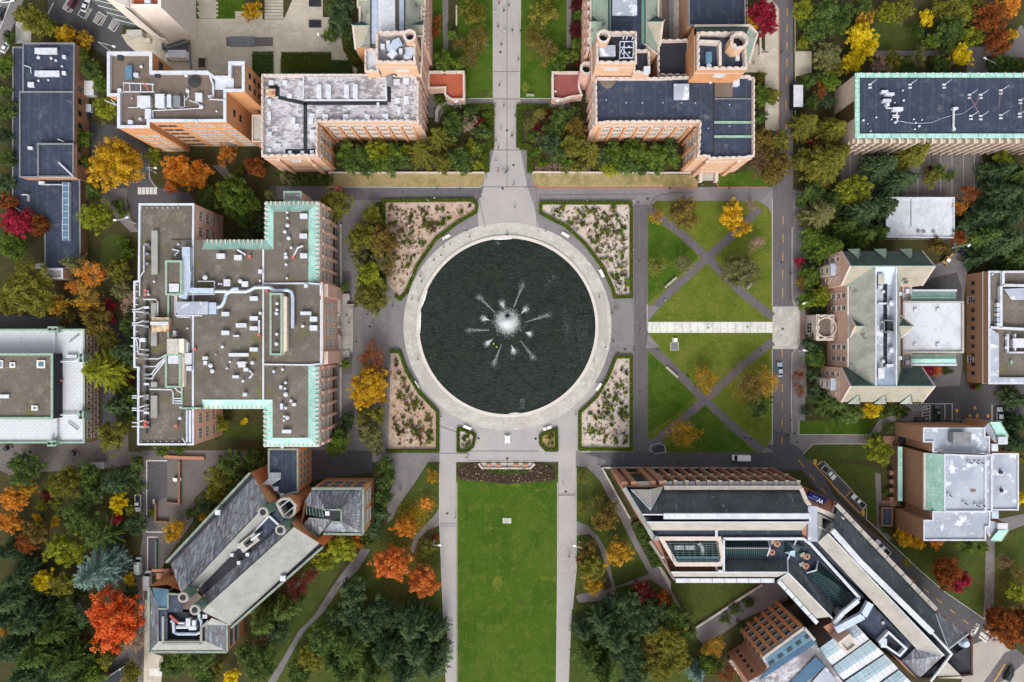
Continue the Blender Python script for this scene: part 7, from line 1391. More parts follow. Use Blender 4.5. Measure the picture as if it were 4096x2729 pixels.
for k in range(5): x,y=905+85*k,1290-62*k; bwr('roof_window',glass_teal,[(x-28,y+14),(x+18,y-20),(x+38,y+4),(x-8,y+38)],21.45)
bars(BW,'retaining_wall','R',[(505,1260,.2),(680,1490,.2)],1.0,1.2,stone)
cn=thing('slatted_canopy','dark slatted canopy with pale green end beside the diagonal roof','canopy',tuple(P('R',1260,900)))
for k in range(34):
    u=k/33; b=MB(); a=P('R',1050+250*u,780+290*u,6); c=P('R',1140+310*u,745+315*u,6); b.strip([a.xy,c.xy],.28,5.9,6.15,copper if u>.78 else frame_dark); b.build('slat',cn)
for x,y in ((1060,790),(1300,1070),(1440,1050),(1150,760)): p=P('R',x,y,0); b=MB(); b.cyl((p.x,p.y,0),.16,5.9,metal_dark,8); b.build('post',cn)
# the banner on the prow
bc=P('O',290,268,23.6); bn=thing('banner','dark blue banner with white lettering on the brick prow','banner',tuple(bc))
cor=[P('O',215,258,23.3),P('O',250,220,22.6),P('O',370,272,22.6),P('O',335,320,23.5)]; b=MB(); b.up([p+Vector((0,0,.35)) for p in cor],banner_blue); b.skirt([p+Vector((0,0,.35)) for p in cor],banner_blue,22.2); b.build('banner_sheet',bn)
up_=(cor[0]-cor[1]); ex=(cor[0]-cor[3])
ex.normalize(); n_=Vector((0,0,1)); 
r=math.atan2(ex.y,ex.x)
w=text_obj('banner_letter','W',1.9,(0,0,0),(0,0,r),white_plain,.0); pw_=P('O',322,291,24.2); w.location=(pw_.x,pw_.y,24.05); w.parent=bn; w.matrix_parent_inverse=bn.matrix_basis.inverted()
b=MB(); fa=flat('banner_text',C(96,116,180),.7,.05)
for (x0,y0,x1,y1,seg) in ((230,257,298,287,12),(268,254,305,271,6)):
    for k in range(seg):
        u0,u1=k/seg,(k+.6)/seg; a=P('O',x0+(x1-x0)*u0,y0+(y1-y0)*u0,24.1).xy; c=P('O',x0+(x1-x0)*u1,y0+(y1-y0)*u1,24.1).xy; b.strip([a,c],.42,24.02,24.02,fa)
b.build('banner_lettering',bn)
# ================================================================ hedges, beds, litter
def leafy(name,poly_segs,w,h,n_per_m,mt,seed,label,cat='hedge',group=None,leaf=.26):
    """clipped hedge along a plan path: dense leaf faces over a solid core"""
    rng=np.random.default_rng(seed); pts=[Vector((p[0],p[1])) for p in poly_segs]
    t=thing(name,label,cat,(pts[0].x,pts[0].y,0),0,group)
    b=MB(); b.strip(pts,w*.86,0,h*.9,MATS['hedge_core']); b.build('hedge_core',t)
    Ps=[];Ns=[]
    for a,c in zip(pts[:-1],pts[1:]):
        L_=(c-a).length; d=(c-a)/L_; nn=np.array([-d.y,d.x,0]); m=int(L_*n_per_m)
        u=rng.uniform(-.02,1.02,m); k=rng.random(m)<.62; v=np.where(k,rng.uniform(-.5,.5,m),np.where(rng.random(m)<.5,-.5,.5)*rng.uniform(.95,1.08,m)); z=np.where(k,h*rng.uniform(.92,1.08,m),h*rng.uniform(.05,1,m))
        base=np.array([a.x,a.y,0])+np.outer(u,np.array([c.x-a.x,c.y-a.y,0]))+np.outer(v*w,nn); base[:,2]=z; Ps.append(base); Ns.append(np.where(k[:,None],np.array([0,0,1.]),np.outer(np.sign(v),nn))+rng.normal(0,.45,(m,3)))
    p=np.concatenate(Ps)-np.array([pts[0].x,pts[0].y,0]); n=np.concatenate(Ns)
    me=leaves_mesh('hedge_leaves',p,n,rng.uniform(.7,1.3,len(p))*leaf,np.full(len(p),.7),.5+rng.normal(0,.22,len(p)),mt); link('hedge_leaves',me,t); return t
mat('hedge_core',C(40,52,18),[('n',3,.4,.7,C(30,40,14))],rough=1)
HG='clipped hedges round the rose beds'
def off(k,d): return None
for k,desc in (('northwest','top left'),('northeast','top right'),('southwest','bottom left'),('southeast','bottom right'),('small west','small bottom left'),('small east','small bottom right')):
    f,pts=BEDS[k]; loop=XY(f,pts); 
    if k=='northwest': loop=XY('W',[(884,655),(882,462),(1084,460),(1096,470),(1094,488),(1052,512),(1002,549),(958,613),(934,672),(920,688),(908,680)])
    elif k=='southwest': loop=XY('W',[(896,808),(919,808),(934,852),(964,902),(996,935),(1006,946),(1006,1036),(890,1036)])
    else: loop=loop+[loop[0],]
    leafy('hedge',loop,1.05 if 'small' not in k else 1.0,.9,75,LM['h'],hash(len(k)*7+len(desc))%999,'low clipped green hedge edging the %s rose bed by the pool'%desc,group=HG,leaf=.3)
for seg,l in (([(1193,340),(1193,248),(1262,248)],'right of the north walk'),([(1218,398),(1218,340),(1194,338)],'at the foot of the right walled garden'),([(1118,396),(1118,344),(1129,338),(1129,248),(1060,247)],'left of the north walk')):
    leafy('hedge',XY('W',seg),2.0,1.1,80,LM['h'],len(l),'broad clipped green hedge bordering the walled garden '+l,group='garden hedges by the north walk')
leafy('hedge',XY('B',[(180,425),(340,425),(515,425)],),5.5,.8,190,LM['h'],4,'wide low ground hedge below the pale plaza, yellowish along its top edge',leaf=.34); leafy('hedge',XY('B',[(180,470),(660,475)]),5.0,.7,170,LM['d'],5,'wide dark green ground hedge along the weathered roofed gothic hall',leaf=.34)
leafy('hedge',XY('B',[(-20,450),(120,450)]),8,.8,260,LM['d'],6,'dark green hedge block beside the orange brick tower',leaf=.34); leafy('hedge',XY('B',[(612,260),(620,350),(700,440)]),1.6,1.2,90,LM['o'],8,'olive hedge bending round the west corner of the left gothic hall')
leafy('hedge',XY('B',[(655,260),(655,340),(720,425)]),1.6,1.2,90,LM['d'],9,'dark hedge hugging the west wall of the left gothic hall')
leafy('hedge',XY('K',[(850,460),(900,570),(1000,760)]),3.6,1.2,130,LM['d'],10,'dark hedge between the path and the V shaped brick hall',leaf=.34)
# flower border in front of the seat wall
fb=MB(); fpoly=XY('U',[(360,760),(380,660),(470,615),(560,585),(620,600),(650,655),(1180,655),(1225,600),(1300,600),(1420,640),(1475,790),(1300,800),(1100,810),(900,828),(700,800),(500,790)])
sheet('flower_bed',soil,.07,('U',[(355,780),(370,660),(470,610),(560,585),(620,600),(650,655),(1180,655),(1225,595),(1300,600),(1430,640),(1480,780),(1300,805),(900,830),(600,800)]))
rng=np.random.default_rng(5)
def fill(poly,n,rng):
    xs=[p[0] for p in poly]; ys=[p[1] for p in poly]; out=[]
    while len(out)<n:
        x,y=rng.uniform(min(xs),max(xs)),rng.uniform(min(ys),max(ys))
        if in_poly(x,y,poly): out.append((x,y))
    return np.array(out)
def bedding(name,label,poly,n,mt,h,leaf,kind='stuff',seed=1):
    rng=np.random.default_rng(seed); p=fill([(q[0],q[1]) for q in poly],n,rng); z=rng.uniform(.15,h,n); me=leaves_mesh(name,np.column_stack([p,z]),np.array([0,0,1.])+rng.normal(0,.5,(n,3)),rng.uniform(.6,1.4,n)*leaf,np.full(n,.7),.5+rng.normal(0,.25,n),mt)
    o=link(name,me); o['kind']=kind; tag(o,label,'flower bed'); return o
LM['q']=leafmat('leaves_bedding',C(66,52,50),C(96,78,72),C(136,116,100)); LM['w']=leafmat('petals',C(226,206,150),C(240,230,190),C(240,200,60))
bedding('bedding_plants','dark purple brown bedding plants in front of the seat wall',fpoly,7000,LM['q'],.7,.34); bedding('flowers','pale flowers dotted through the dark bedding plants',fpoly,170,LM['w'],.85,.3,seed=2)
bedding('ground_shrubs','dark green ground shrubs right behind the seat wall',XY('U',[(650,650),(1180,650),(1150,700),(900,725),(690,700)]),1500,LM['d'],1.0,.4,seed=3)
for p_,n_,l,a in ((XY('C',[(160,1140),(540,1120),(540,1185),(160,1185)]),700,'pink and white flowers and brush along the right garden terrace','p'),): bedding('terrace_flowers',l,p_,n_,LM[a],.7,.34,seed=4)
LM['m']=leafmat('petals_pink',C(210,110,130),C(226,140,160),C(240,210,214)); bedding('pink_flowers','small pink flowers on the right garden terrace',XY('C',[(160,1130),(520,1115),(520,1180),(160,1185)]),160,LM['m'],.8,.3,seed=6)
# fallen leaves
def litter(label,W,r,n,mt,seed):
    rng=np.random.default_rng(seed); c=P('W',*W); R_=r*1.7408*S; d=rng.normal(0,R_*.6,(n,2)); p=np.column_stack([c.x+d[:,0],c.y+d[:,1],np.full(n,.11)+rng.uniform(0,.04,n)])
    me=leaves_mesh('fallen_leaves',p,np.array([0,0,1.])+rng.normal(0,.12,(n,3)),rng.uniform(.16,.34,n),np.full(n,.8),.5+rng.normal(0,.25,n),mt); o=link('fallen_leaves',me); o['kind']='stuff'; tag(o,label,'fallen leaves')
litter('golden fallen leaves spread over the lawn by the amber tree',(950,1190),34,1500,LM['Y'],1); litter('orange fallen leaves under the two orange red trees',(935,1290),60,1500,LM['r'],2); litter('orange leaves scattered by the small orange tree',(978,1160),18,500,LM['r'],3); litter('brown leaves under the thinning trees on the crossed lawn',(1720,890),52,1200,LM['a'],4); litter('brown leaves under the lone thinning tree',(1575,1000),40,700,LM['a'],5); litter('yellow leaves around the small golden tree by the brick lane',(400,1215),30,400,LM['Y'],6); litter('brown leaves on the lawn below the walk',(1350,1290),50,900,LM['O'],7); litter('rusty leaves on the lawn at the right edge',(2300,1350),55,1500,LM['b'],8); litter('brown leaves along the foot of the big conifers',(930,1360),50,900,LM['n'],9); litter('golden leaves below the leafless tree on the right lawn',(1625,880),30,500,LM['a'],10)
# rose bushes: the ones that show largest stand alone, the rest is one mass
rb=[]
for v in range(4):
    cm=crown_broad('foliage',.62,.42,9,26,.3,.26,50+v); co=np.empty(len(cm.vertices)*3,np.float32); cm.vertices.foreach_get('co',co); co=co.reshape(-1,3); co[:,2]+=.42; cm.vertices.foreach_set('co',co.reshape(-1)); rb.append(cm)
rr=random.Random(11); rest_p=[];rest_v=[]
NB={'northwest':58,'northeast':70,'southwest':62,'southeast':62,'small west':10,'small east':6}
for k,(f,pts) in BEDS.items():
    poly=[tuple(p) for p in inset(XY(f,pts),1.3)]; n=int(abs(sum(poly[i-1][0]*poly[i][1]-poly[i][0]*poly[i-1][1] for i in range(len(poly))))/2/(.62 if k in('northeast',) else 1.0)); rng=np.random.default_rng(len(k)); q=fill(poly,max(n,NB[k]),rng); cl=fill(poly,max(4,n//9),rng); h_=len(q)*6//10; qq=cl[rng.integers(0,len(cl),h_)]+rng.normal(0,.85,(h_,2)); q[-h_:]=[a_ if in_poly(a_[0],a_[1],poly) else b_ for a_,b_ in zip(qq,q[-h_:])]; rng.shuffle(q)
    for i,(x,y) in enumerate(q):
        if i<NB[k]:
            t=link('rose_bush',rb[i%4],None,(x,y,.08),rr.uniform(0,6)); s=rr.uniform(.7,1.35); t.scale=(s,s,s*rr.uniform(.8,1.2)); t.material_slots[0].link='OBJECT'; t.material_slots[0].material=LM[rr.choice('goOhsn' if 'west' in k else 'ggohsl')]
            tag(t,'small rose bush standing in the %s rose bed by the pool'%{'northwest':'top left','northeast':'top right','southwest':'bottom left','southeast':'bottom right','small west':'small bottom left','small east':'small bottom right'}[k],'rose bush','rose bushes of the %s bed'%k)
        else: rest_p.append((x,y))
rng=np.random.default_rng(9); m=13; rp=np.repeat(np.array(rest_p),m,axis=0); d=unit(rng,len(rp))*np.repeat(rng.uniform(.22,.6,len(rest_p)),m)[:,None]; z=np.abs(d[:,2])*.9+.15
me=leaves_mesh('rose_bushes',np.column_stack([rp+d[:,:2],z]),d+np.array([0,0,.5]),rng.uniform(.2,.36,len(rp)),np.full(len(rp),.75),np.repeat(rng.uniform(.1,.9,len(rest_p)),m)+rng.normal(0,.15,len(rp)),leafmat('rose_leaves',C(96,76,50),C(82,84,46),C(58,72,34)))
o=link('rose_bushes',me); o['kind']='stuff'; tag(o,'many small rose bushes filling the gravel beds round the pool','rose bushes')
# ================================================================ fountain
cxp,cyp=P('T',745,705).xy; FT=thing('fountain','white fountain plume with ring of small water jets in the pool','fountain',(cxp,cyp,.26))
spray=mat('water_spray',C(238,242,244),rough=.5); _n=spray.node_tree; _n.nodes['Principled BSDF'].inputs['Alpha'].default_value=.5
def droplets(name,pos,size,seed,parent=FT):
    rng=np.random.default_rng(seed); n=len(pos); me=leaves_mesh(name,pos-np.array([cxp,cyp,.26]),np.array([0,0,.6])+rng.normal(0,.6,(n,3)),size,np.full(n,.9),np.ones(n),spray); return link(name,me,parent)
rng=np.random.default_rng(21); n=14000; a=rng.uniform(0,6.283,n); r_=np.abs(rng.normal(0,1.75,n)); x=cxp+r_*np.cos(a)+rng.normal(0,.25,n); y=cyp+r_*np.sin(a)+rng.normal(0,.25,n); notch=np.hypot((x-cxp)/1.0,(y-cyp-2.3)/1.3)<rng.uniform(.6,1.2,n); x,y,r_=x[~notch],y[~notch],r_[~notch]
droplets('plume',np.column_stack([x,y,.3+np.maximum(0,2.6*np.exp(-(r_/1.5)**2))*rng.uniform(0,1,len(x))+.1]),rng.uniform(.12,.3,len(x)),1)
b=MB(); mm=[(cxp+1.6*math.cos(k*.349)*(1+.1*math.sin(2.3*k)),cyp-.5+1.4*math.sin(k*.349)*(1+.1*math.sin(1.7*k))) for k in range(18)]
for i in range(18): b.face([(mm[i][0],mm[i][1],.3),(mm[(i+1)%18][0],mm[(i+1)%18][1],.3),(cxp+(mm[(i+1)%18][0]-cxp)*.5,cyp+(mm[(i+1)%18][1]-cyp)*.5,.95),(cxp+(mm[i][0]-cxp)*.5,cyp+(mm[i][1]-cyp)*.5,.95)],foam)
b.face([(cxp+(q[0]-cxp)*.5,cyp+(q[1]-cyp)*.5,.95) for q in mm],foam); b.build('foam_mound',FT,True)
n=4200; a=rng.uniform(0,6.283,n); r_=2.5+np.abs(rng.normal(0,1.0,n)); droplets('spray',np.column_stack([cxp+r_*np.cos(a),cyp+r_*np.sin(a),np.full(n,.29)]),rng.uniform(.05,.14,n),2)
JET=[((650,633),(525,510),0),((792,600),(862,420),0),((882,708),(1060,650),0),((842,845),(945,980),0),((702,872),(640,1030),0),((608,768),(445,768),0),((718,600),(705,560),1),((852,640),(885,605),1),((882,782),(920,798),1),((776,880),(795,930),1),((638,833),(590,870),1),((610,693),(562,677),1)]
for i,(s_,e,short) in enumerate(JET):
    p0,p1=P('T',*s_),P('T',*e); n=700 if short else 480; n=n if short else 700; u=rng.uniform(0,1,n)**(.6 if short else .8); L_=(p1-p0).length; hz=(1.6 if short else 2.6)*4*u*(1-u); side=np.array([-(p1-p0).y,(p1-p0).x])/L_
    w=rng.normal(0,1,n)*(.06+(.3 if short else .42)*u**1.6); px=p0.x+(p1.x-p0.x)*u+side[0]*w; py=p0.y+(p1.y-p0.y)*u+side[1]*w; droplets('jet',np.column_stack([px,py,.3+hz]),rng.uniform(.05,.15,n)*(1.25 if short else 1),30+i)
    m_=420 if short else 150; d=rng.normal(0,.55 if short else .6,(m_,2)); droplets('landing_foam',np.column_stack([p1.x+d[:,0],p1.y+d[:,1],np.full(m_,.29)]),rng.uniform(.07,.2 if short else .14,m_),60+i)
for x_,y_ in ((640,871),(662,894)): q=P('T',x_,y_); b=MB(); b.cyl((q.x,q.y,.2),.3,.22,flat('buoy_yellow',C(226,214,110)),10,.16); o=b.build('float_marker'); tag(o,'small pale yellow float in the pool, %s of the two'%('upper' if x_==640 else 'lower'),'float')
n=1100; px=np.concatenate([rng.normal(1330,60,500),rng.normal(1195,22,250),rng.uniform(650,690,50),rng.uniform(840,880,120),rng.normal(1080,30,100),rng.uniform(480,1400,80)]); py=np.concatenate([rng.normal(840,160,500),rng.normal(730,70,250),rng.uniform(80,130,50),rng.uniform(1290,1370,120),rng.normal(380,25,100),rng.normal(700,200,80)])
pp=np.array([tuple(P('T',a_,c_)) for a_,c_ in zip(px,py)]); ok=np.hypot(pp[:,0]-cx,pp[:,1]-cy)<RW-.3; pp=pp[ok]; pp[:,2]=.285; me=leaves_mesh('surface_foam',pp,np.tile(np.array([0,0,1.]),(len(pp),1)),rng.uniform(.04,.1,len(pp)),np.full(len(pp),.8),np.ones(len(pp)),foam); o=link('surface_foam',me); o['kind']='stuff'; tag(o,'specks of white foam drifting on the dark pool','foam')
for a0,a1,l in ((2.72,2.92,'left'),(2.98,3.22,'left'),(1.52,1.72,'top'),(4.72,4.86,'bottom')):
    b=MB(); K=14
    for k in range(K):
        u0,u1=a0+(a1-a0)*k/K,a0+(a1-a0)*(k+1)/K; w0=.15+.35*math.sin(math.pi*k/K)*rr.uniform(.5,1); w1=.15+.35*math.sin(math.pi*(k+1)/K)*rr.uniform(.5,1)
        b.face([(cx+(RW-w0)*math.cos(u0),cy+(RW-w0)*math.sin(u0),.3),(cx+(RW-.01)*math.cos(u0),cy+(RW-.01)*math.sin(u0),.3),(cx+(RW-.01)*math.cos(u1),cy+(RW-.01)*math.sin(u1),.3),(cx+(RW-w1)*math.cos(u1),cy+(RW-w1)*math.sin(u1),.3)],foam)
    o=b.build('rim_foam'); o['kind']='stuff'; tag(o,'white foam gathered against the %s pool edge'%l,'foam')
# ================================================================ benches, tables, walls
def bench_proto(L_,m,back):
    t=bpy.data.objects.new('bench',None); COL.objects.link(t)
    b=MB(); 
    for k in range(3): b.box((0,-.22+.22*k,.42),L_,.19,.06,m)
    b.build('seat',t)
    for x in (-L_*.4,L_*.4): b=MB(); b.box((x,0,0),.14,.6,.42,m); b.build('leg',t)
    if back: b=MB(); b.box((0,.36,.5),L_,.07,.42,m); b.build('backrest',t)
    return t
marble=flat('bench_marble',C(236,228,222),.6,.04); bw=bench_proto(2.7,marble,False); b=MB(); b.box((0,0,.485),2.75,.95,.1,marble); b.build('slab',bw)
side=['above the pool on the left','upper left','lower left','bottom left','upper right','right','lower right','bottom right']
for i,(f,x,y,ang,l) in enumerate([('F',1312,68,.55,'pale bench by the top left rose hedge, the upper one, people sitting on it'),('F',1085,320,1.05,'pale bench by the top left rose hedge, the lower one nearer the left steps'),('F',1105,1085,-1.05,'pale bench by the bottom left rose hedge'),('F',1457,1378,-.4,'pale bench against the small bottom left hedge bed'),('G',367,53,-.55,'pale bench by the top right rose hedge, the upper one'),('G',617,318,-1.1,'pale bench by the top right rose hedge, the lower one'),('G',597,1098,.95,'pale bench by the bottom right rose hedge'),('G',243,1382,.35,'pale bench against the small bottom right hedge bed')]):
    o=bw if i==0 else dup(bw,(0,0,0)); p=P(f,x,y); o.location=(p.x,p.y,.11); o.rotation_euler=(0,0,ang); tag(o,l,'bench','pale benches round the pool')
sb=bench_proto(5.2,stone_grey,True)
for i,(f,x,y,ang,l) in enumerate([('G',1092,380,.72,'long grey stone bench by the upper left path of the crossed lawn'),('G',1100,998,-.72,'long grey stone bench by the lower left path of the crossed lawn'),('G',1632,408,.9,'grey stone bench end under the grey olive tree on the crossed lawn')]):
    o=sb if i==0 else dup(sb,(0,0,0)); p=P(f,x,y); o.location=(p.x,p.y,.06); o.rotation_euler=(0,0,ang); tag(o,l,'bench','stone benches on the crossed lawn')
    if i==2: o.scale=(.45,1,1)
cbn=bench_proto(2.6,roof_cream,True); p=P('C',126,662); cbn.location=(p.x,p.y,.06); tag(cbn,'cream bench at the corner of the right lawn beside the north walk','bench')
sw=thing('seat_wall','pale stone seat wall behind the dark flower border','seat wall',tuple(P('U',920,620))); b=MB(); b.up([(p.x,p.y,.13) for p in PL('U',[(610,592),(1225,595),(1220,630),(1170,650),(650,650),(615,615)])],stone); b.build('paving_slab',sw); b=MB(); b.strip(XY('U',[(600,597),(640,650),(1180,652),(1228,600)]),.5,0,.9,stone); b.build('wall',sw); b=MB(); b.strip(XY('U',[(490,576),(1235,578)]),.35,0,.2,stone_grey); b.build('kerb',sw)
wood=flat('bench_wood',C(196,150,128),.7); sbn=bench_proto(1.8,wood,True)
for i,(x,c,l) in enumerate([(715,wood,'leftmost'),(820,flat('bench_salmon',C(206,164,140)),'second from the left'),(1020,flat('bench_orange',C(206,130,80)),'third from the left'),(1122,flat('bench_pale',C(206,186,172)),'rightmost')]):
    o=sbn if i==0 else dup(sbn,(0,0,0)); p=P('U',x,620); o.location=(p.x,p.y,.13); tag(o,l+' of the four short benches on the seat wall paving','bench','benches at the seat wall')
wt=thing('white_table','white covered table standing alone below the pool ring','table',tuple(P('U',925,325))); b=MB(); b.box((wt.location.x,wt.location.y,.95),1.7,2.3,.14,white_plain); b.build('table_top',wt)
for dx in (-1,1):
    for dy in (-1,1): b=MB(); b.box((wt.location.x+dx*.85,wt.location.y+dy*1.2,0),.28,.28,1.15,white_plain); b.build('leg',wt)
ps=thing('plinth_slab','small grey concrete slab set in the big south lawn','slab',tuple(P('U',918,1240))); b=MB(); p=P('U',918,1240); b.box((p.x,p.y,.0),2.9,1.75,.22,concrete); b.build('slab',ps); b=MB(); q=P('U',953,1254); b.box((q.x,q.y,.22),.35,.3,.2,white_plain); b.build('light_fitting',ps)
gr=thing('vent_grating','square steel vent grating with small white box on crossed lawn','grating',tuple(P('G',1118,820))); p0,p1=P('G',1090,792),P('G',1148,848); b=MB(); b.box(((p0.x+p1.x)/2,(p0.y+p1.y)/2,0),p1.x-p0.x,p0.y-p1.y,.35,stone); b.box(((p0.x+p1.x)/2,(p0.y+p1.y)/2,.352),(p1.x-p0.x)*.86,(p0.y-p1.y)*.88,.03,metal_grey)
b.build('frame',gr); b=MB()
for k in range(8): b.box((p0.x+.3+k*.36,(p0.y+p1.y)/2,.385),.06,2.4,.03,metal_dark)
b.build('grille',gr); p0=P('G',1120,775); b=MB(); b.box((p0.x,p0.y,0),1.7,1.5,.3,stone_grey); b.box((p0.x+.25,p0.y,.3),1.0,1.1,.6,white_plain); b.build('control_box',gr)
def wall_thing(label,f,pts,w,h,m,name='garden_wall'):
    p=P(f,*pts[0]); t=thing(name,label,'wall',(p.x,p.y,0)); b=MB(); b.strip(XY(f,pts),w,0,h,m); b.build('wall',t); b=MB(); b.strip(XY(f,pts),w+.12,h,h+.1,stone if m is stone else stone_grey if m in (stone_grey,) else m); b.build('coping',t)
wall_thing('low stone wall above the dry grass, left of the north walk','B',[(500,1193),(1575,1193)],.35,.8,stone); wall_thing('low stone wall above the dry grass, right of the north walk','C',[(136,1190),(560,1193),(1230,1195)],.35,.8,stone)
cw=[(1243+0,845)]+[(1320+75*math.cos(a),790-75*math.sin(a)) for a in (3.4,3.0,2.6,2.2,1.8,1.4,1.0,.7)]
wall_thing('curved stone garden wall round the small court by the left hall','B',cw,.9,1.1,stone_grey); wall_thing('pale garden wall in the lawn left of the north walk','B',[(1383,45),(1383,180)],.4,.9,stone); wall_thing('brick retaining wall along the front of the copper trimmed block','F',[(588,-20),(590,460)],.5,.9,stone_grey); wall_thing('brick retaining wall south of the copper block steps','F',[(588,900),(588,1350)],.5,.9,stone_grey)
wall_thing('stone edge wall along the ramp below the V shaped hall','K',[(1265,1185),(1420,1085),(1560,990),(1720,890)],.5,.9,stone_grey); wall_thing('brick wall on the paved court above the diagonal hall','I',[(1140,8),(1200,15),(1415,22)],.9,1.0,brick_rust); wall_thing('brick planter wall at the head of the left ramp','I',[(1150,325),(1245,335),(1245,40)],.5,1.2,brick_dark); wall_thing('brick planter wall beside the lower ramp','I',[(1082,330),(1082,458),(1165,458)],.5,1.2,brick_dark); wall_thing('green railing wall beside the lower left ramp','I',[(1085,590),(1085,790)],.3,1.1,copper_dark)
wall_thing('low concrete wall in front of the small paved terrace, V hall','K',[(618,88),(810,436)],.5,.7,stone_grey); wall_thing('low kerb wall above the V shaped hall front','K',[(618,88),(1764,92)],.35,.4,stone_grey); wall_thing('brick planter edge beside the right gothic hall','C',[(1705,215),(1705,380),(1764,380)],.5,1.0,stone)
es=thing('front_steps','broad stone terrace and steps before the copper trimmed block','steps',tuple(P('F',630,680))); b=MB()
tp=PL('F',[(578,500),(632,500),(632,860),(578,860)]); b.prism([(p.x,p.y) for p in tp],0,.9,stone_grey); b.build('terrace_slab',es)
for k in range(5): b=MB(); b.strip(XY('F',[(636+7*k,545),(636+7*k,862)]),.42,0,.8-.16*k,stone_grey); b.build('tread',es)
for a in ([(580,482),(650,482)],[(630,536),(682,536)],[(580,872),(650,872)]): b=MB(); b.strip(XY('F',a),2.2 if a[0][1]!=536 else .5,0,1.4,concrete); b.build('side_wall',es)
tt=thing('truck_ramp','dark stair pit with railing beside the pale tower','stairs',tuple(P('A',1220,330))); b=MB(); b.up([(p.x,p.y,.12) for p in PL('A',[(1130,330),(1310,280),(1318,365),(1170,365),(1130,350)])],asphalt_dark); b.build('pit_floor',tt)
for a in ([(1128,300),(1128,350),(1170,370)],[(1150,320),(1310,272)],[(1160,340),(1312,300)],[(1312,318),(1322,480)]): b=MB(); b.strip(XY('A',a),.25,0,1.2,metal_grey); b.build('railing',tt)
pb=[]
for (f,x0,y0,x1,y1,l) in (('B',368,0,450,48,'upper dark box planter on the pale plaza'),('B',368,145,450,192,'lower dark box planter on the pale plaza'),('A',1370,398,1425,480,'dark sunken planter with pale rim near the truck'),):
    p0,p1=P(f,x0,y0),P(f,x1,y1); c=(p0+p1)/2; t=thing('box_planter',l,'planter',(c.x,c.y,0)); b=MB(); b.box((c.x,c.y,0),abs(p1.x-p0.x),abs(p1.y-p0.y),.7,metal_dark if f!='A' else stone_grey); b.build('box',t); b=MB(); b.box((c.x,c.y,.702),abs(p1.x-p0.x)*.86,abs(p1.y-p0.y)*.8,.06,roof_black if f!='A' else soil); b.build('lid',t)
sg=thing('slatted_grille','grey slatted grille in a dark frame on the pale plaza','grille',tuple(P('A',1670,285))); p0,p1=P('A',1560,258),P('B',118,320); c=(p0+p1)/2; b=MB(); b.box((c.x,c.y,0),abs(p1.x-p0.x),abs(p1.y-p0.y),.12,paving_dark); b.build('frame',sg); b=MB()
for k in range(22): b.box((P('A',1588+8*k,285).x,c.y,.12),.3,3.3,.35,metal_grey)
b.build('slat',sg)
# ================================================================ lamps, racks, bins
def lamp(label,f,base,head,hh=7.5,name='street_lamp'):
    p=P(f,*base); h=P(f,*head,hh); t=thing(name,label,'street lamp',(p.x,p.y,0)); b=MB(); b.cyl((p.x,p.y,0),.3,.5,stone_grey,10); b.tube([(p.x,p.y,0),(p.x,p.y,hh-.6),(p.x+(h.x-p.x)*.25,p.y+(h.y-p.y)*.25,hh)],[.13,.1,.08],metal_white,7); b.build('pole',t)
    b=MB(); b.tube([(p.x+(h.x-p.x)*.22,p.y+(h.y-p.y)*.22,hh),tuple(h)],.08,metal_white,6); b.build('arm',t); d=(h-Vector((p.x,p.y,hh))); b=MB(); b.box((h.x,h.y,hh-.08),.95,.5,.22,white_plain,math.atan2(d.y,d.x)); b.build('lamp_head',t)
lamp('white street lamp on the west side of the south lawn','J',(1235,580),(1266,625)); lamp('white street lamp on the east side of the south lawn','K',(465,600),(430,629)); lamp('white street lamp near the red terrace','B',(1412,745),(1380,700)); lamp('white street lamp near the rose terrace','C',(350,740),(315,695)); lamp('white street lamp by the top left parking bays','A',(760,350),(785,322)); lamp('white street lamp in the lane left of the copper trimmed block, right head','A',(925,1535),(875,1500)); lamp('white street lamp in the lane left of the copper trimmed block, left head','A',(935,1540),(792,1518)); lamp('tall white lamp with long arm behind the slate roofed building','H',(1270,140),(1385,126),10); lamp('dark lamp on the pale plaza beside the left hall','B',(468,275),(428,238)); lamp('white lamp on the bank west of the copper trimmed block','E',(870,818),(908,818)); lamp('blue headed emergency post by the top right path','D',(1497,490),(1495,402),6,'lamp_post'); lamp('white lamp by the service lane at the left','A',(1075,1190),(1072,1160)); lamp('white lamp at the red brick forecourt','H',(215,520),(247,524)); lamp('white lamp south of the red brick forecourt','H',(215,850),(250,848))
def rack(label,f,x,y,n,dx,dy):
    p=P(f,x,y); t=thing('bike_rack',label,'bike rack',(p.x,p.y,0)); b=MB()
    for k in range(n):
        q=Vector((p.x+dx*k,p.y+dy*k,0)); ox,oy=(0,.45) if dx else (.45,0); b.tube([(q.x-ox,q.y-oy,.0),(q.x-ox,q.y-oy,.8),(q.x+ox,q.y+oy,.8),(q.x+ox,q.y+oy,0)],.06,metal_grey,5)
    b.build('hoop',t)
rack('steel bike rack beside the left garden hedge','B',1603,1045,8,0,-.55); rack('long steel bike rack beside the street above the crimson shrub','H',188,40,16,0,-.6); rack('steel bike rack below the copper trimmed block','F',505,1558,6,.7,0); rack('small steel rack beside the white table lane','I',555,95,3,.6,0)
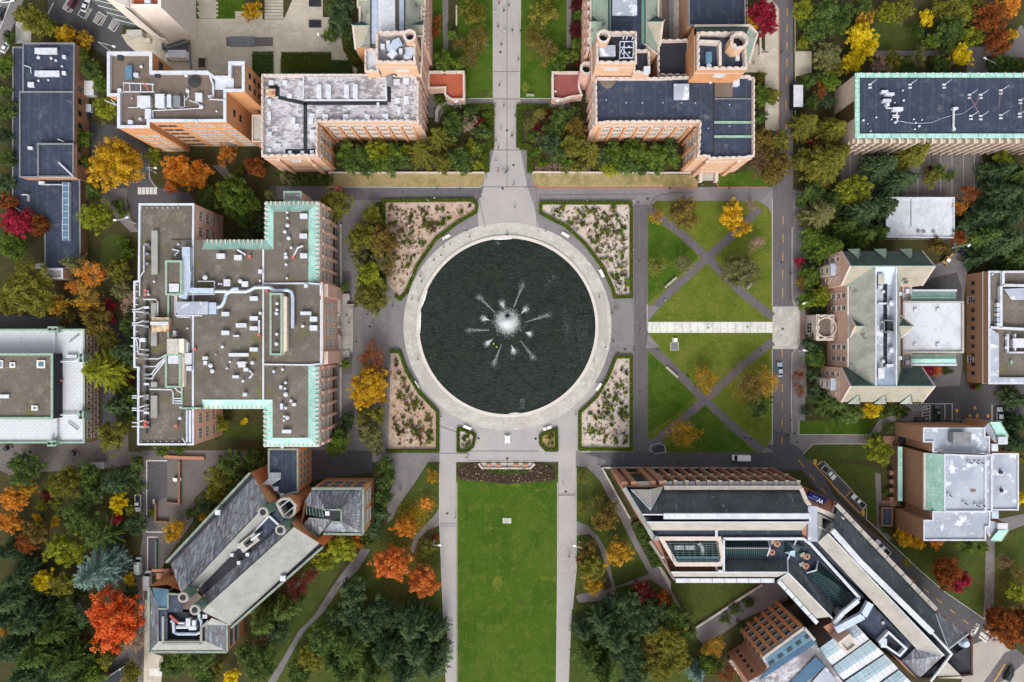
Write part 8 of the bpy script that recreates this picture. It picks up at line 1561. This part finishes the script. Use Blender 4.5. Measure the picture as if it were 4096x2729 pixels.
# bicycles
def bike(label,f,x,y,rz,c):
    p=P(f,x,y); t=thing('bicycle',label,'bicycle',(p.x,p.y,.12),rz,'parked bright bicycles')
    def ringy(xc,nm):
        b=MB(); pts=[(xc+.33*math.cos(k*.5236),0,.34+.33*math.sin(k*.5236)) for k in range(13)]; b.tube(pts,.03,metal_dark,5); me=b.mesh(nm); link(nm,me,t)
    ringy(-.55,'wheel'); ringy(.55,'wheel'); b=MB()
    for a,e in (((-.55,0,.34),(-.1,0,.34)),((-.1,0,.34),(.4,0,.85)),((-.2,0,.85),(.4,0,.85)),((-.1,0,.34),(-.22,0,.9)),((-.55,0,.34),(-.2,0,.85)),((.4,0,.85),(.55,0,.34))): b.tube([a,e],.05,c,5)
    link('frame',b.mesh('frame'),t); b=MB(); b.box((-.24,0,.92),.28,.16,.07,metal_dark); link('saddle',b.mesh('saddle'),t); b=MB(); b.tube([(.42,-.3,1.0),(.4,0,1.02),(.42,.3,1.0)],.035,metal_dark,5); b.tube([(.4,0,.85),(.4,0,1.02)],.035,metal_dark,5); link('handlebar',b.mesh('handlebar'),t)
bg=flat('bike_green',C(60,200,110)); bo=flat('bike_orange',C(230,150,40))
bike('green bicycle parked by the bottom left hedge corner','F',955,838,0,bg); bike('second green bicycle parked by the bottom left hedge corner','F',972,843,.3,bg); bike('green bicycle near the entrance steps of the right gothic hall','C',1305,1278,.4,bg); bike('green bicycle near the red terrace porch','B',1463,683,.1,bg); bike('green bicycle near the left garden hedge','B',1612,1030,.2,bg); bike('green bicycle at the kerb of the concrete crossing','H',205,780,1.5,bg); bike('orange bicycle ridden down the north walk','B',1687,884,1.5,bo)
# ================================================================ vehicles
tyre=flat('tyre_rubber',C(30,30,32),.9); lampm=flat('lamp_glass',C(230,232,226),.2); redl=flat('tail_lamp',C(150,30,30),.3); plast=flat('dark_plastic',C(36,37,40),.6); vglass=mat('vehicle_glass',C(26,32,40),rough=.08,spec=.6)
def loft(b,st,m):
    for r0,r1 in zip(st[:-1],st[1:]):
        for k in range(len(r0)-1): b.face([r0[k],r1[k],r1[k+1],r0[k+1]],m)
    b.face(st[0],m); b.face(st[-1][::-1],m)
def wheels(t,xs,w,r=.34):
    for x in xs:
        for s in (-1,1):
            b=MB(); n=14
            ri=[(x+r*math.cos(6.283*k/n),s*(w-.22),r+r*math.sin(6.283*k/n)) for k in range(n)]; ro=[(q[0],s*w,q[2]) for q in ri]
            for k in range(n): b.face([ri[k],ri[(k+1)%n],ro[(k+1)%n],ro[k]],tyre)
            b.face(ro,tyre); c=[(x+(q[0]-x)*.6,s*(w+.012),r+(q[2]-r)*.6) for q in ro]; wo=link('wheel',b.mesh('wheel'),t); b=MB(); b.face(c,metal_grey); link('rim',b.mesh('rim'),wo)
def glasshouse(t,body,x0,x1,tx0,tx1,z0,z1,w0,w1,paint):
    B=[(x0,-w0,z0),(x1,-w0,z0),(x1,w0,z0),(x0,w0,z0)]; T_=[(tx0,-w1,z1),(tx1,-w1,z1),(tx1,w1,z1),(tx0,w1,z1)]
    body.face([(tx0,-w1,z1+.01),(tx1,-w1,z1+.01),(tx1,w1,z1+.01),(tx0,w1,z1+.01)],paint)
    for nm,q in (('rear_window',[B[3],B[0],T_[0],T_[3]]),('windscreen',[B[1],B[2],T_[2],T_[1]]),('side_window',[B[0],B[1],T_[1],T_[0]]),('side_window',[B[2],B[3],T_[3],T_[2]])):
        b=MB(); b.face(q,vglass); link(nm,b.mesh(nm),t)
        for a,c in ((q[0],q[3]),(q[1],q[2])): body.tube([a,c],.05,paint,4)
def lights(t,xf,xr,w,z):
    for s in (-1,1):
        b=MB(); b.box((xf,s*w,z),.12,.36,.18,lampm); link('headlight',b.mesh('headlight'),t); b=MB(); b.box((xr,s*w,z+.05),.1,.3,.18,redl); link('tail_light',b.mesh('tail_light'),t)
    for s in (-1,1):
        b=MB(); b.box((xf-1.45,s*(w+.32),.98),.2,.2,.15,plast); link('wing_mirror',b.mesh('wing_mirror'),t)
def car_paint(c):
    k='paint_%d_%d_%d'%c
    if k not in MATS:
        m=mat(k,C(*c),[('n',2,.4,.8,C(*(int(v*.9) for v in c)))],rough=.25,spec=.5,coords='obj'); m.node_tree.nodes['Principled BSDF'].inputs['Coat Weight'].default_value=.5
    return MATS[k]
def vehicle(kind,label,f,x,y,rz,c,sc=1.0,group='vehicles'):
    p=P(f,x,y); names={'car':'parked_car','suv':'parked_car','pickup':'pickup_truck','van':'van','truck':'box_truck','cart':'utility_cart'}; t=thing(names[kind],label,{'car':'car','suv':'car','pickup':'pickup truck','van':'van','truck':'truck','cart':'cart'}[kind],(p.x,p.y,.06),rz); pm=car_paint(c); b=MB()
    def ring(x,w,zl,zs,zt): return [(x,-w,zl),(x,-w,zs),(x,-w*.9,zt),(x,w*.9,zt),(x,w,zs),(x,w,zl)]
    if kind in('car','suv'):
        hz=.95 if kind=='car' else 1.1; top=1.42 if kind=='car' else 1.72
        loft(b,[ring(-2.25,.7,.35,.7,hz-.08),ring(-2.05,.86,.3,.75,hz),ring(-1.0,.91,.28,.8,hz+.02),ring(.7,.91,.28,.8,hz),ring(1.6,.88,.3,.72,hz-.12),ring(2.1,.8,.33,.65,hz-.22),ring(2.28,.62,.38,.58,hz-.32)],pm)
        glasshouse(t,b,-1.75 if kind=='car' else -2.1,.95,-1.15 if kind=='car' else -1.85,.15,hz+.01,top,.82,.64,pm); wheels(t,(-1.35,1.4),.9); lights(t,2.2,-2.24,.55,.62)
    elif kind=='pickup':
        loft(b,[ring(-.55,.93,.4,.85,1.08),ring(1.0,.95,.38,.85,1.08),ring(2.0,.93,.4,.8,1.0),ring(2.6,.85,.42,.75,.92),ring(2.75,.7,.5,.7,.85)],pm)
        b.box((-1.65,0,.45),2.2,1.8,.2,plast); b.box((-1.65,.91,.5),2.25,.1,.62,pm); b.box((-1.65,-.91,.5),2.25,.1,.62,pm); b.box((-2.78,0,.5),.1,1.72,.6,pm)
        glasshouse(t,b,-.5,1.35,-.3,.65,1.09,1.75,.84,.68,pm); wheels(t,(-1.75,1.75),.94,.38); lights(t,2.68,-2.82,.62,.7)
    elif kind=='van':
        loft(b,[ring(-2.7,.9,.35,1.5,2.15),ring(-2.5,.98,.32,1.6,2.3),ring(1.2,.98,.32,1.6,2.3),ring(1.5,.97,.32,1.5,2.2)],pm); loft(b,[ring(1.5,.96,.34,.8,1.15),ring(2.5,.9,.36,.75,1.0),ring(2.8,.72,.42,.68,.86)],pm)
        glasshouse(t,b,1.3,2.15,1.2,1.55,1.14,2.1,.86,.78,pm); wheels(t,(-1.6,1.75),.96,.36); lights(t,2.7,-2.72,.65,.7)
    elif kind=='truck':
        b.box((0,0,.55),7.0,1.9,.25,plast); loft(b,[ring(2.3,1.0,.5,1.2,1.3),ring(3.2,1.0,.5,1.15,1.28),ring(3.7,.9,.55,.95,1.1)],pm); glasshouse(t,b,2.3,3.35,2.3,2.95,1.3,2.2,.92,.82,pm); wheels(t,(-2.2,2.8),1.05,.48); lights(t,3.65,-3.55,.75,.8)
        bb=MB(); bb.box((-.8,0,.85),5.6,2.4,2.6,white_plain if c[0]>100 else plast,0,roof_white); link('cargo_box',bb.mesh('cargo_box'),t)
    elif kind=='cart':
        loft(b,[ring(-1.3,.6,.3,.7,.9),ring(.9,.62,.3,.7,.85),ring(1.3,.5,.35,.6,.7)],pm); glasshouse(t,b,-.7,.7,-.6,.45,.86,1.7,.58,.55,pm); wheels(t,(-.8,.85),.62,.26); lights(t,1.27,-1.3,.4,.55)
    link('body',b.mesh('body'),t); t.scale=(sc,)*3; return t
q=math.pi/2
vehicle('car','silver white sedan parked in a top left bay','A',600,45,1.2,(206,210,216)); vehicle('suv','dark maroon car parked in a top left bay','A',517,22,1.0,(84,28,40)); vehicle('car','white car on the corner street at the top left edge','A',60,4,.1,(224,224,224)); vehicle('car','dark blue car on the street at the left edge','A',16,100,1.3,(46,54,68)); vehicle('car','white hatchback on the street below the olive tree','A',48,332,1.0,(222,222,220),.9)
vehicle('truck','white box truck backed up beside the pale tower','A',1235,402,math.pi,(226,226,222),1.05); vehicle('cart','red utility cart on the lane below the left gothic hall','B',572,1304,math.pi,(196,30,52)); vehicle('truck','dark box truck with white roof on the right street','D',172,672,q,(52,52,56),1.28)
vehicle('car','silver blue car driving on the right street','H',75,980,q,(150,168,186),1.05); vehicle('pickup','dark green pickup in the court bays behind slate building','H',1157,1275,q,(44,64,66)); vehicle('car','silver car at the right edge court','H',1585,1290,q,(170,178,184),1.1); vehicle('suv','dark green car beside the silver one at the right edge court','H',1645,1285,q,(40,56,54))
vehicle('van','white van on the road above the V shaped hall','K',1572,18,math.pi,(226,228,228),1.05); vehicle('pickup','white pickup with dark bed cover in a yellow bay','O',372,88,-.78+math.pi*0,(222,224,224)); vehicle('pickup','white pickup with tools in its bed in the lower yellow bay','O',580,287,2.36,(220,222,222),1.0); vehicle('pickup','white pickup with long bed on the road beside the V hall','O',745,615,2.3,(222,224,226),1.15); vehicle('suv','black car at the bottom right corner','O',1640,1502,1.05,(26,27,30),1.1)
vehicle('pickup','white pickup on the brick lane near the top of the garden','I',960,330,-q,(226,226,226),1.0); vehicle('van','white van on the brick lane beside the blue cedar','I',965,760,q,(214,220,222),1.0); vehicle('van','white van parked at the head block of the diagonal hall','I',1031,858,q,(226,228,232),1.1); vehicle('cart','white utility cart on the paved court above the diagonal hall','I',1228,167,0,(228,228,226)); vehicle('cart','dark cart near the copper edged block, left one','E',60,1520,.3,(40,44,50)); vehicle('cart','dark cart near the copper edged block, right one','E',520,1556,-.2,(40,44,52))
dg=thing('digger','small yellow digger working behind the slate roofed building','digger',tuple(P('H',1215,228)),.9); b=MB(); ye=flat('digger_yellow',C(214,168,90)); b.box((0,0,.7),2.4,1.6,.9,ye); link('body',b.mesh('body'),dg); b=MB(); b.box((-.3,0,1.6),1.2,1.2,1.1,vglass,0,white_plain); link('cab',b.mesh('cab'),dg); b=MB(); b.tube([(1.0,0,1.4),(2.2,.2,2.6),(3.4,.2,1.2)],.2,ye,6); link('boom',b.mesh('boom'),dg); b=MB(); b.box((3.6,.2,.3),.8,.9,.8,metal_dark); link('bucket',b.mesh('bucket'),dg)
for s in (-1,1): b=MB(); b.box((0,s*.85,0),2.7,.45,.7,tyre); link('track',b.mesh('track'),dg)
for i,(f,x,y,l,c) in enumerate([('H',1358,190,'dark teal skip container by the service court wall',(28,66,76)),('H',1330,165,'dark skip next to the teal container',(40,44,54)),('A',640,625,'white storage unit beside the yellow green tree',(220,222,226)),('A',625,755,'pale waste container beside the yellow green tree',(200,206,216)),('A',612,800,'dark blue waste container beside the yellow green tree',(44,62,96)),('H',1122,1038,'small dark pallet box with pale rim in the court',(60,64,74)),('V',712,152,'dark green waste container by the auditorium entrance',(44,50,50)),('I',690,68,'pale ribbed market stall roof near the left block',(176,176,176)),('H',1035,1323,'dark container beside the hatched bay',(34,40,46))]):
    p=P(f,x,y); t=thing('waste_container' if i!=7 else 'stall_roof',l,'container' if i!=7 else 'stall',(p.x,p.y,0)); cm_=car_paint(c); dx,dy,h=((1.6,3.6,1.5),(2.6,1.6,1.4),(3.4,4.6,2.6),(2.0,2.4,1.5),(1.4,1.5,1.3),(1.9,1.6,.8),(2.6,1.6,1.4),(5.0,2.0,2.4),(1.9,1.3,1.3))[i]; b=MB(); b.box((p.x,p.y,.15),dx,dy,h-.15,cm_); b.build('body',t); b=MB(); b.box((p.x,p.y,h),dx+.1,dy+.1,.1,cm_)
    for k in range(4): b.box((p.x-dx*.36+dx*.24*k,p.y,h+.1),.1,dy*.96,.06,cm_)
    b.build('lid',t)
    for sx in (-1,1): b=MB(); b.box((p.x+sx*dx*.38,p.y,0),.12,dy*.8,.15,metal_dark); b.build('foot',t)
hut=thing('garden_hut','dark roofed garden hut at the bottom edge beside the brick lane','hut',tuple(P('I',760,1520))); hp_=XY('I',[(650,1525),(750,1530),(855,1458),(858,1530),(790,1600),(650,1600)],3.2); b=MB(); b.prism([(q.x,q.y) for q in hp_],0,3.2,brick_rust,roof_black); b.build('wall',hut); bars(hut,'roof_edge','I',[(650,1525,3.3),(745,1530,3.3),(858,1458,3.3)],.3,.2,lead_trim); rcyl(hut,'I',826,1480,6,3.2,.5)
ex=thing('frame_sculpture','angular white steel frame sculpture in dark bed by the lawn','frame',tuple(P('G',1003,1522))); b=MB(); fp=[(945,1525),(965,1498),(1015,1488),(1050,1505),(1060,1548),(985,1560)]
for a,c in zip(fp,fp[1:]+fp[:1]): b.tube([P('G',*a,.4),P('G',*c,.9)],.1,metal_blue,5)
for a in fp: q0=P('G',*a); b.tube([(q0.x,q0.y,0),(q0.x,q0.y,.9)],.08,metal_blue,5)
b.build('frame',ex); b=MB(); b.up([(p.x,p.y,.09) for p in PL('G',fp)],metal_dark); b.build('base_plate',ex)
# ================================================================ people
skin=flat('skin',C(206,160,132),.6,.04); hairm=[flat('hair_dark',C(40,32,28)),flat('hair_brown',C(92,64,44))]
def person_mesh(pose):
    me=bpy.data.meshes.new('body'); V=[];E=[];R=[]
    def v(p,r): V.append(p); R.append(r); return len(V)-1
    def e(a,c): E.append((a,c))
    st=.22 if pose=='walk' else .05; sit=pose=='sit'; ph=.5 if sit else .95
    pel=v((0,0,ph),(.15,.12)); sp=v((0,.01,ph+.25),(.14,.1)); chs=v((0,.02,ph+.45),(.16,.11)); nk=v((0,.02,ph+.6),(.06,.06)); hd=v((0,.04,ph+.7),(.085,.095)); tp=v((0,.04,ph+.82),(.075,.085)); e(pel,sp); e(sp,chs); e(chs,nk); e(nk,hd); e(hd,tp)
    for s in (-1,1):
        sh=v((s*.19,.02,ph+.5),(.06,.06)); el=v((s*.25,-.02-s*st*.4,ph+.22),(.043,.043)); wr=v((s*.25,.1-s*st*.5,ph),(.03,.03)); e(chs,sh); e(sh,el); e(el,wr); pa=v((s*.25,.12-s*st*.5,ph-.08),(.034,.018)); e(wr,pa)
        hp=v((s*.1,0,ph-.06),(.095,.095)); e(pel,hp)
        if sit: kn=v((s*.12,.45,ph),(.065,.065)); an=v((s*.12,.48,.08),(.042,.042)); to=v((s*.12,.64,.04),(.035,.03))
        else: kn=v((s*.1,s*st*.5+.03,.5),(.065,.065)); an=v((s*.1,s*st-.02,.08),(.042,.042)); to=v((s*.1,s*st+.17,.035),(.035,.03))
        e(hp,kn); e(kn,an); e(an,to)
    me.from_pydata(V,E,[]); o=bpy.data.objects.new('tmp',me); COL.objects.link(o); o.modifiers.new('s','SKIN'); 
    for i,r in enumerate(R): me.skin_vertices[0].data[i].radius=r
    me.skin_vertices[0].data[0].use_root=True; sb_=o.modifiers.new('b','SUBSURF'); sb_.levels=1; dgp=bpy.context.evaluated_depsgraph_get(); m2=bpy.data.meshes.new_from_object(o.evaluated_get(dgp)); bpy.data.objects.remove(o)
    b=MB(); # fingers, nose, ears
    for s in (-1,1):
        x,y,z=s*.25,.12-s*st*.5,ph-.1
        for k in range(4): fx=x+(k-1.5)*.018; b.tube([(fx,y,z),(fx,y+.012,z-.045),(fx,y+.004,z-.08+.006*abs(k-1.5))],[.008,.008,.006],skin,4)
        b.tube([(x-s*.03,y+.01,z+.03),(x-s*.05,y+.03,z-.02)],[.009,.007],skin,4); b.box((s*.085,.04,ph+.69),.02,.03,.06,skin)
    b.box((0,.135,ph+.69),.025,.03,.05,skin)
    for s in (-1,1): b.box((s*.035,.122,ph+.735),.025,.015,.012,hairm[0])
    b.box((0,.122,ph+.655),.05,.012,.01,redl); n0=len(m2.vertices); vs=[tuple(q.co) for q in m2.vertices]; fs=[tuple(p.vertices) for p in m2.polygons]; sm=[]
    for p in m2.polygons:
        c=p.center
        sm.append(0 if c.z>ph+.58 or (abs(c.x)>.2 and c.z<ph+.02 and c.z>ph-.25 and not sit) else (3 if c.z<.09 else (1 if c.z>ph-.02 and not (sit and c.y>.2) else 2)))
    me3=bpy.data.meshes.new('body'); me3.from_pydata(vs+b.v,[],fs+[tuple(i+n0 for i in f) for f in b.f]); me3.materials.append(skin); me3.materials.append(plast); me3.materials.append(plast); me3.materials.append(tyre); me3.materials.append(hairm[0]); me3.materials.append(redl)
    mp={id(skin):0,id(hairm[0]):4,id(redl):5}; me3.polygons.foreach_set('material_index',sm+[mp[id(b.ms[i])] for i in b.m]); me3.update()
    hb=MB()
    for k in range(5):
        z0,z1=ph+.7+.03*k,ph+.73+.03*k; r0=[.1,.112,.108,.092,.06,.0][k]; r1=[.1,.112,.108,.092,.06,.012][k+1]
        for j in range(10):
            a0,a1=6.283*j/10,6.283*(j+1)/10; f_=lambda r,a,z:(r*math.cos(a),.025+r*math.sin(a)*1.05-(.02 if k<2 else 0),z)
            if k<2 and math.sin((a0+a1)/2)>.45: continue
            hb.face([f_(r0,a0,z0),f_(r0,a1,z0),f_(r1,a1,z1),f_(r1,a0,z1)],hairm[0])
    return me3,hb.mesh('hair')
PM={k:person_mesh(k) for k in ('walk','stand','sit')}
CL={'k':((34,34,38),'black'),'b':((44,70,130),'blue'),'w':((232,232,230),'white'),'r':((190,40,50),'red'),'n':((44,48,70),'navy'),'g':((120,122,126),'grey'),'p':((220,120,140),'pink'),'y':((226,196,60),'yellow')}
PPL=[]
def ppl(area,rows):
    for r in rows.split(';'):
        f,x,y,c,pose=r.split(); PPL.append((area,f,float(x),float(y),c,{'w':'walk','s':'stand','q':'sit'}[pose]))
ppl('on the north walk','B 1675 22 r w;B 1742 40 k w;B 1649 85 w s;B 1708 75 n w;B 1668 185 k w;B 1710 218 w s;B 1690 308 k w;B 1678 588 k w;B 1648 728 g w;B 1708 730 n w;B 1655 972 k w;B 1670 1018 k w;B 1762 935 k w;B 1650 1120 w w;C 58 215 k w;C 44 410 n w;C 22 800 k w;C 2 940 k w;C 2 212 k w')
ppl('on the paving between the halls and the pool','B 1667 1180 r w;B 1700 1188 w w;B 1718 1192 k w;B 1735 1190 w w;B 1730 1182 k w;B 1248 1300 k w;B 1405 1305 k w;B 1548 1356 k w;B 1230 1366 w w;B 1185 1382 w s;B 1483 1195 w s;C 10 1272 k w;C 96 1303 w w;C 20 1428 k w;C 836 1385 w w;C 1088 1298 k w;C 518 1382 w s;C 190 1388 g w')
ppl('on the pool ring','F 1337 117 k s;F 1293 136 k s;F 1275 192 k w;F 1225 224 n w;F 1132 335 b w;F 1139 372 k w;F 1047 455 b w;F 1075 493 b w;F 1117 508 w s;F 1116 908 k w;F 1470 66 k w;F 1452 22 k w;F 1725 50 k s;F 1735 54 k s;G 232 22 k s;G 602 481 k w;G 688 589 k w;G 698 790 k w;G 647 826 k w;G 565 927 w w')
ppl('left of the pool before the copper trimmed block','F 768 600 b w;F 798 668 w w;F 628 606 b w;F 645 654 b w;F 690 788 k s;F 940 540 k s')
ppl('right of the pool','G 710 565 y s;G 726 563 r s;G 838 843 k s;G 835 152 w w;G 1053 502 w w;G 1350 692 k w;G 1622 686 k w;G 1003 845 k w;G 1262 1095 k w;G 1605 1450 k w;G 1646 1457 k w;G 1712 845 k w')
ppl('on the south walks and their paths','J 985 238 w w;J 997 240 k w;J 1371 432 p w;J 1275 -265 k w;J 1450 18 k w;K 352 205 w w;K 597 65 k w;K 615 80 k w;K 562 140 n w;K 668 340 n w;K 532 467 n w;K 440 -280 n s;K 393 700 n w;K 665 162 w w')
ppl('on the right hand streets','H 155 315 k w;H 160 490 n w;H 157 1324 k w;H 178 1418 k w;H 137 1432 n w;H 200 1480 n w;D 92 360 k w;C 1530 1370 b w;C 1498 1300 k w;C 1665 435 k w')
rp=random.Random(5); grpP=defaultdict(list)
for i,pr in enumerate(PPL): grpP[(pr[0],pr[4],pr[5])].append(i)
plab={}
for k,ix in grpP.items():
    vb={'walk':'walking','stand':'standing','sit':'sitting'}[k[2]]; cw_=CL[k[1]][1]
    def gx(i): return P(PPL[i][1],PPL[i][2],PPL[i][3]).x
    for j,i in enumerate(sorted(ix,key=gx)): plab[i]=('person in %s top %s '%(cw_,vb) if len(ix)==1 else '%s-from-left person in %s top %s '%(ORD[j],cw_,vb))+k[0]
for i,(area,f,x,y,c,pose) in enumerate(PPL):
    p=P(f,x,y,.8); t=thing('person',plab[i],'person',(p.x,p.y,.12),rp.choice([0,math.pi])+rp.uniform(-.5,.5) if 'walk' in area else rp.uniform(0,6.28),'people '+area); t.scale=(1.12,1.12,1.03)
    bd=link('body',PM[pose][0],t); link('hair',PM[pose][1],t)
    for sl,col in ((1,CL[c][0]),(2,rp.choice([(36,38,46),(44,52,80),(70,66,62),(30,30,32)]))):
        bd.material_slots[sl].link='OBJECT'; kk='cloth_%d_%d_%d'%col
        bd.material_slots[sl].material=MATS.get(kk) or mat(kk,C(*col),[('n',6,.4,.8,C(*(int(v*.85) for v in col)))],rough=.9,coords='obj')
for f,x,y,rz,l in (('F',1300,78,.55,'person in dark clothes sitting on the upper pale bench'),('F',1325,58,.55,'person in white top sitting on the upper pale bench'),('F',1085,326,1.05,'person in white top sitting on the lower left hand pale bench'),('G',238,1388,.35,'person in black top sitting on the bench by the small hedge bed'),('U',920,622,0,'person in blue top sitting between the four short benches'),('G',1063,412,.72,'person in white top sitting on the long stone bench')):
    p=P(f,x,y,.5); t=thing('person',l,'person',(p.x,p.y,.1),rz+math.pi,'people sitting on benches'); bd=link('body',PM['sit'][0],t); link('hair',PM['sit'][1],t); cc=(232,232,230) if 'white' in l else ((44,90,160) if 'blue' in l else (34,34,38)); bd.material_slots[1].link='OBJECT'; kk='cloth_%d_%d_%d'%cc; bd.material_slots[1].material=MATS.get(kk) or mat(kk,C(*cc),rough=.9)
# ================================================================ planting, light, camera
plant()
w=bpy.data.worlds.new('World'); SC.world=w; w.use_nodes=True; nt=w.node_tree; bgn=nt.nodes['Background']
sky=nt.nodes.new('ShaderNodeTexSky'); sky.sky_type='NISHITA'; sky.sun_disc=False; EL=math.radians(44); sky.sun_elevation=EL; sky.sun_rotation=math.radians(185); sky.air_density=1.0; sky.dust_density=4.0; sky.ozone_density=1.0
hs=nt.nodes.new('ShaderNodeHueSaturation'); hs.inputs['Saturation'].default_value=.22; nt.links.new(sky.outputs[0],hs.inputs['Color']); nt.links.new(hs.outputs[0],bgn.inputs[0]); bgn.inputs[1].default_value=.15
sl=bpy.data.lights.new('sun','SUN'); sl.energy=.85; sl.angle=math.radians(30); sl.color=(1,.97,.93); so=bpy.data.objects.new('sun',sl); COL.objects.link(so); so.rotation_euler=(math.radians(90)-EL,0,math.radians(-5)); so.location=(0,-300,300)
cd=bpy.data.cameras.new('camera'); cd.sensor_width=36; cd.lens=36*H/(4096*S); cd.clip_end=5000; cd.clip_start=1; co_=bpy.data.objects.new('camera',cd); COL.objects.link(co_); co_.location=(0,0,H); SC.camera=co_
SC.view_settings.view_transform='Standard'; SC.view_settings.look='None'; SC.view_settings.gamma=1; SC.view_settings.exposure=0.66
SC.cycles.max_bounces=6; SC.cycles.diffuse_bounces=3; SC.cycles.use_denoising=True
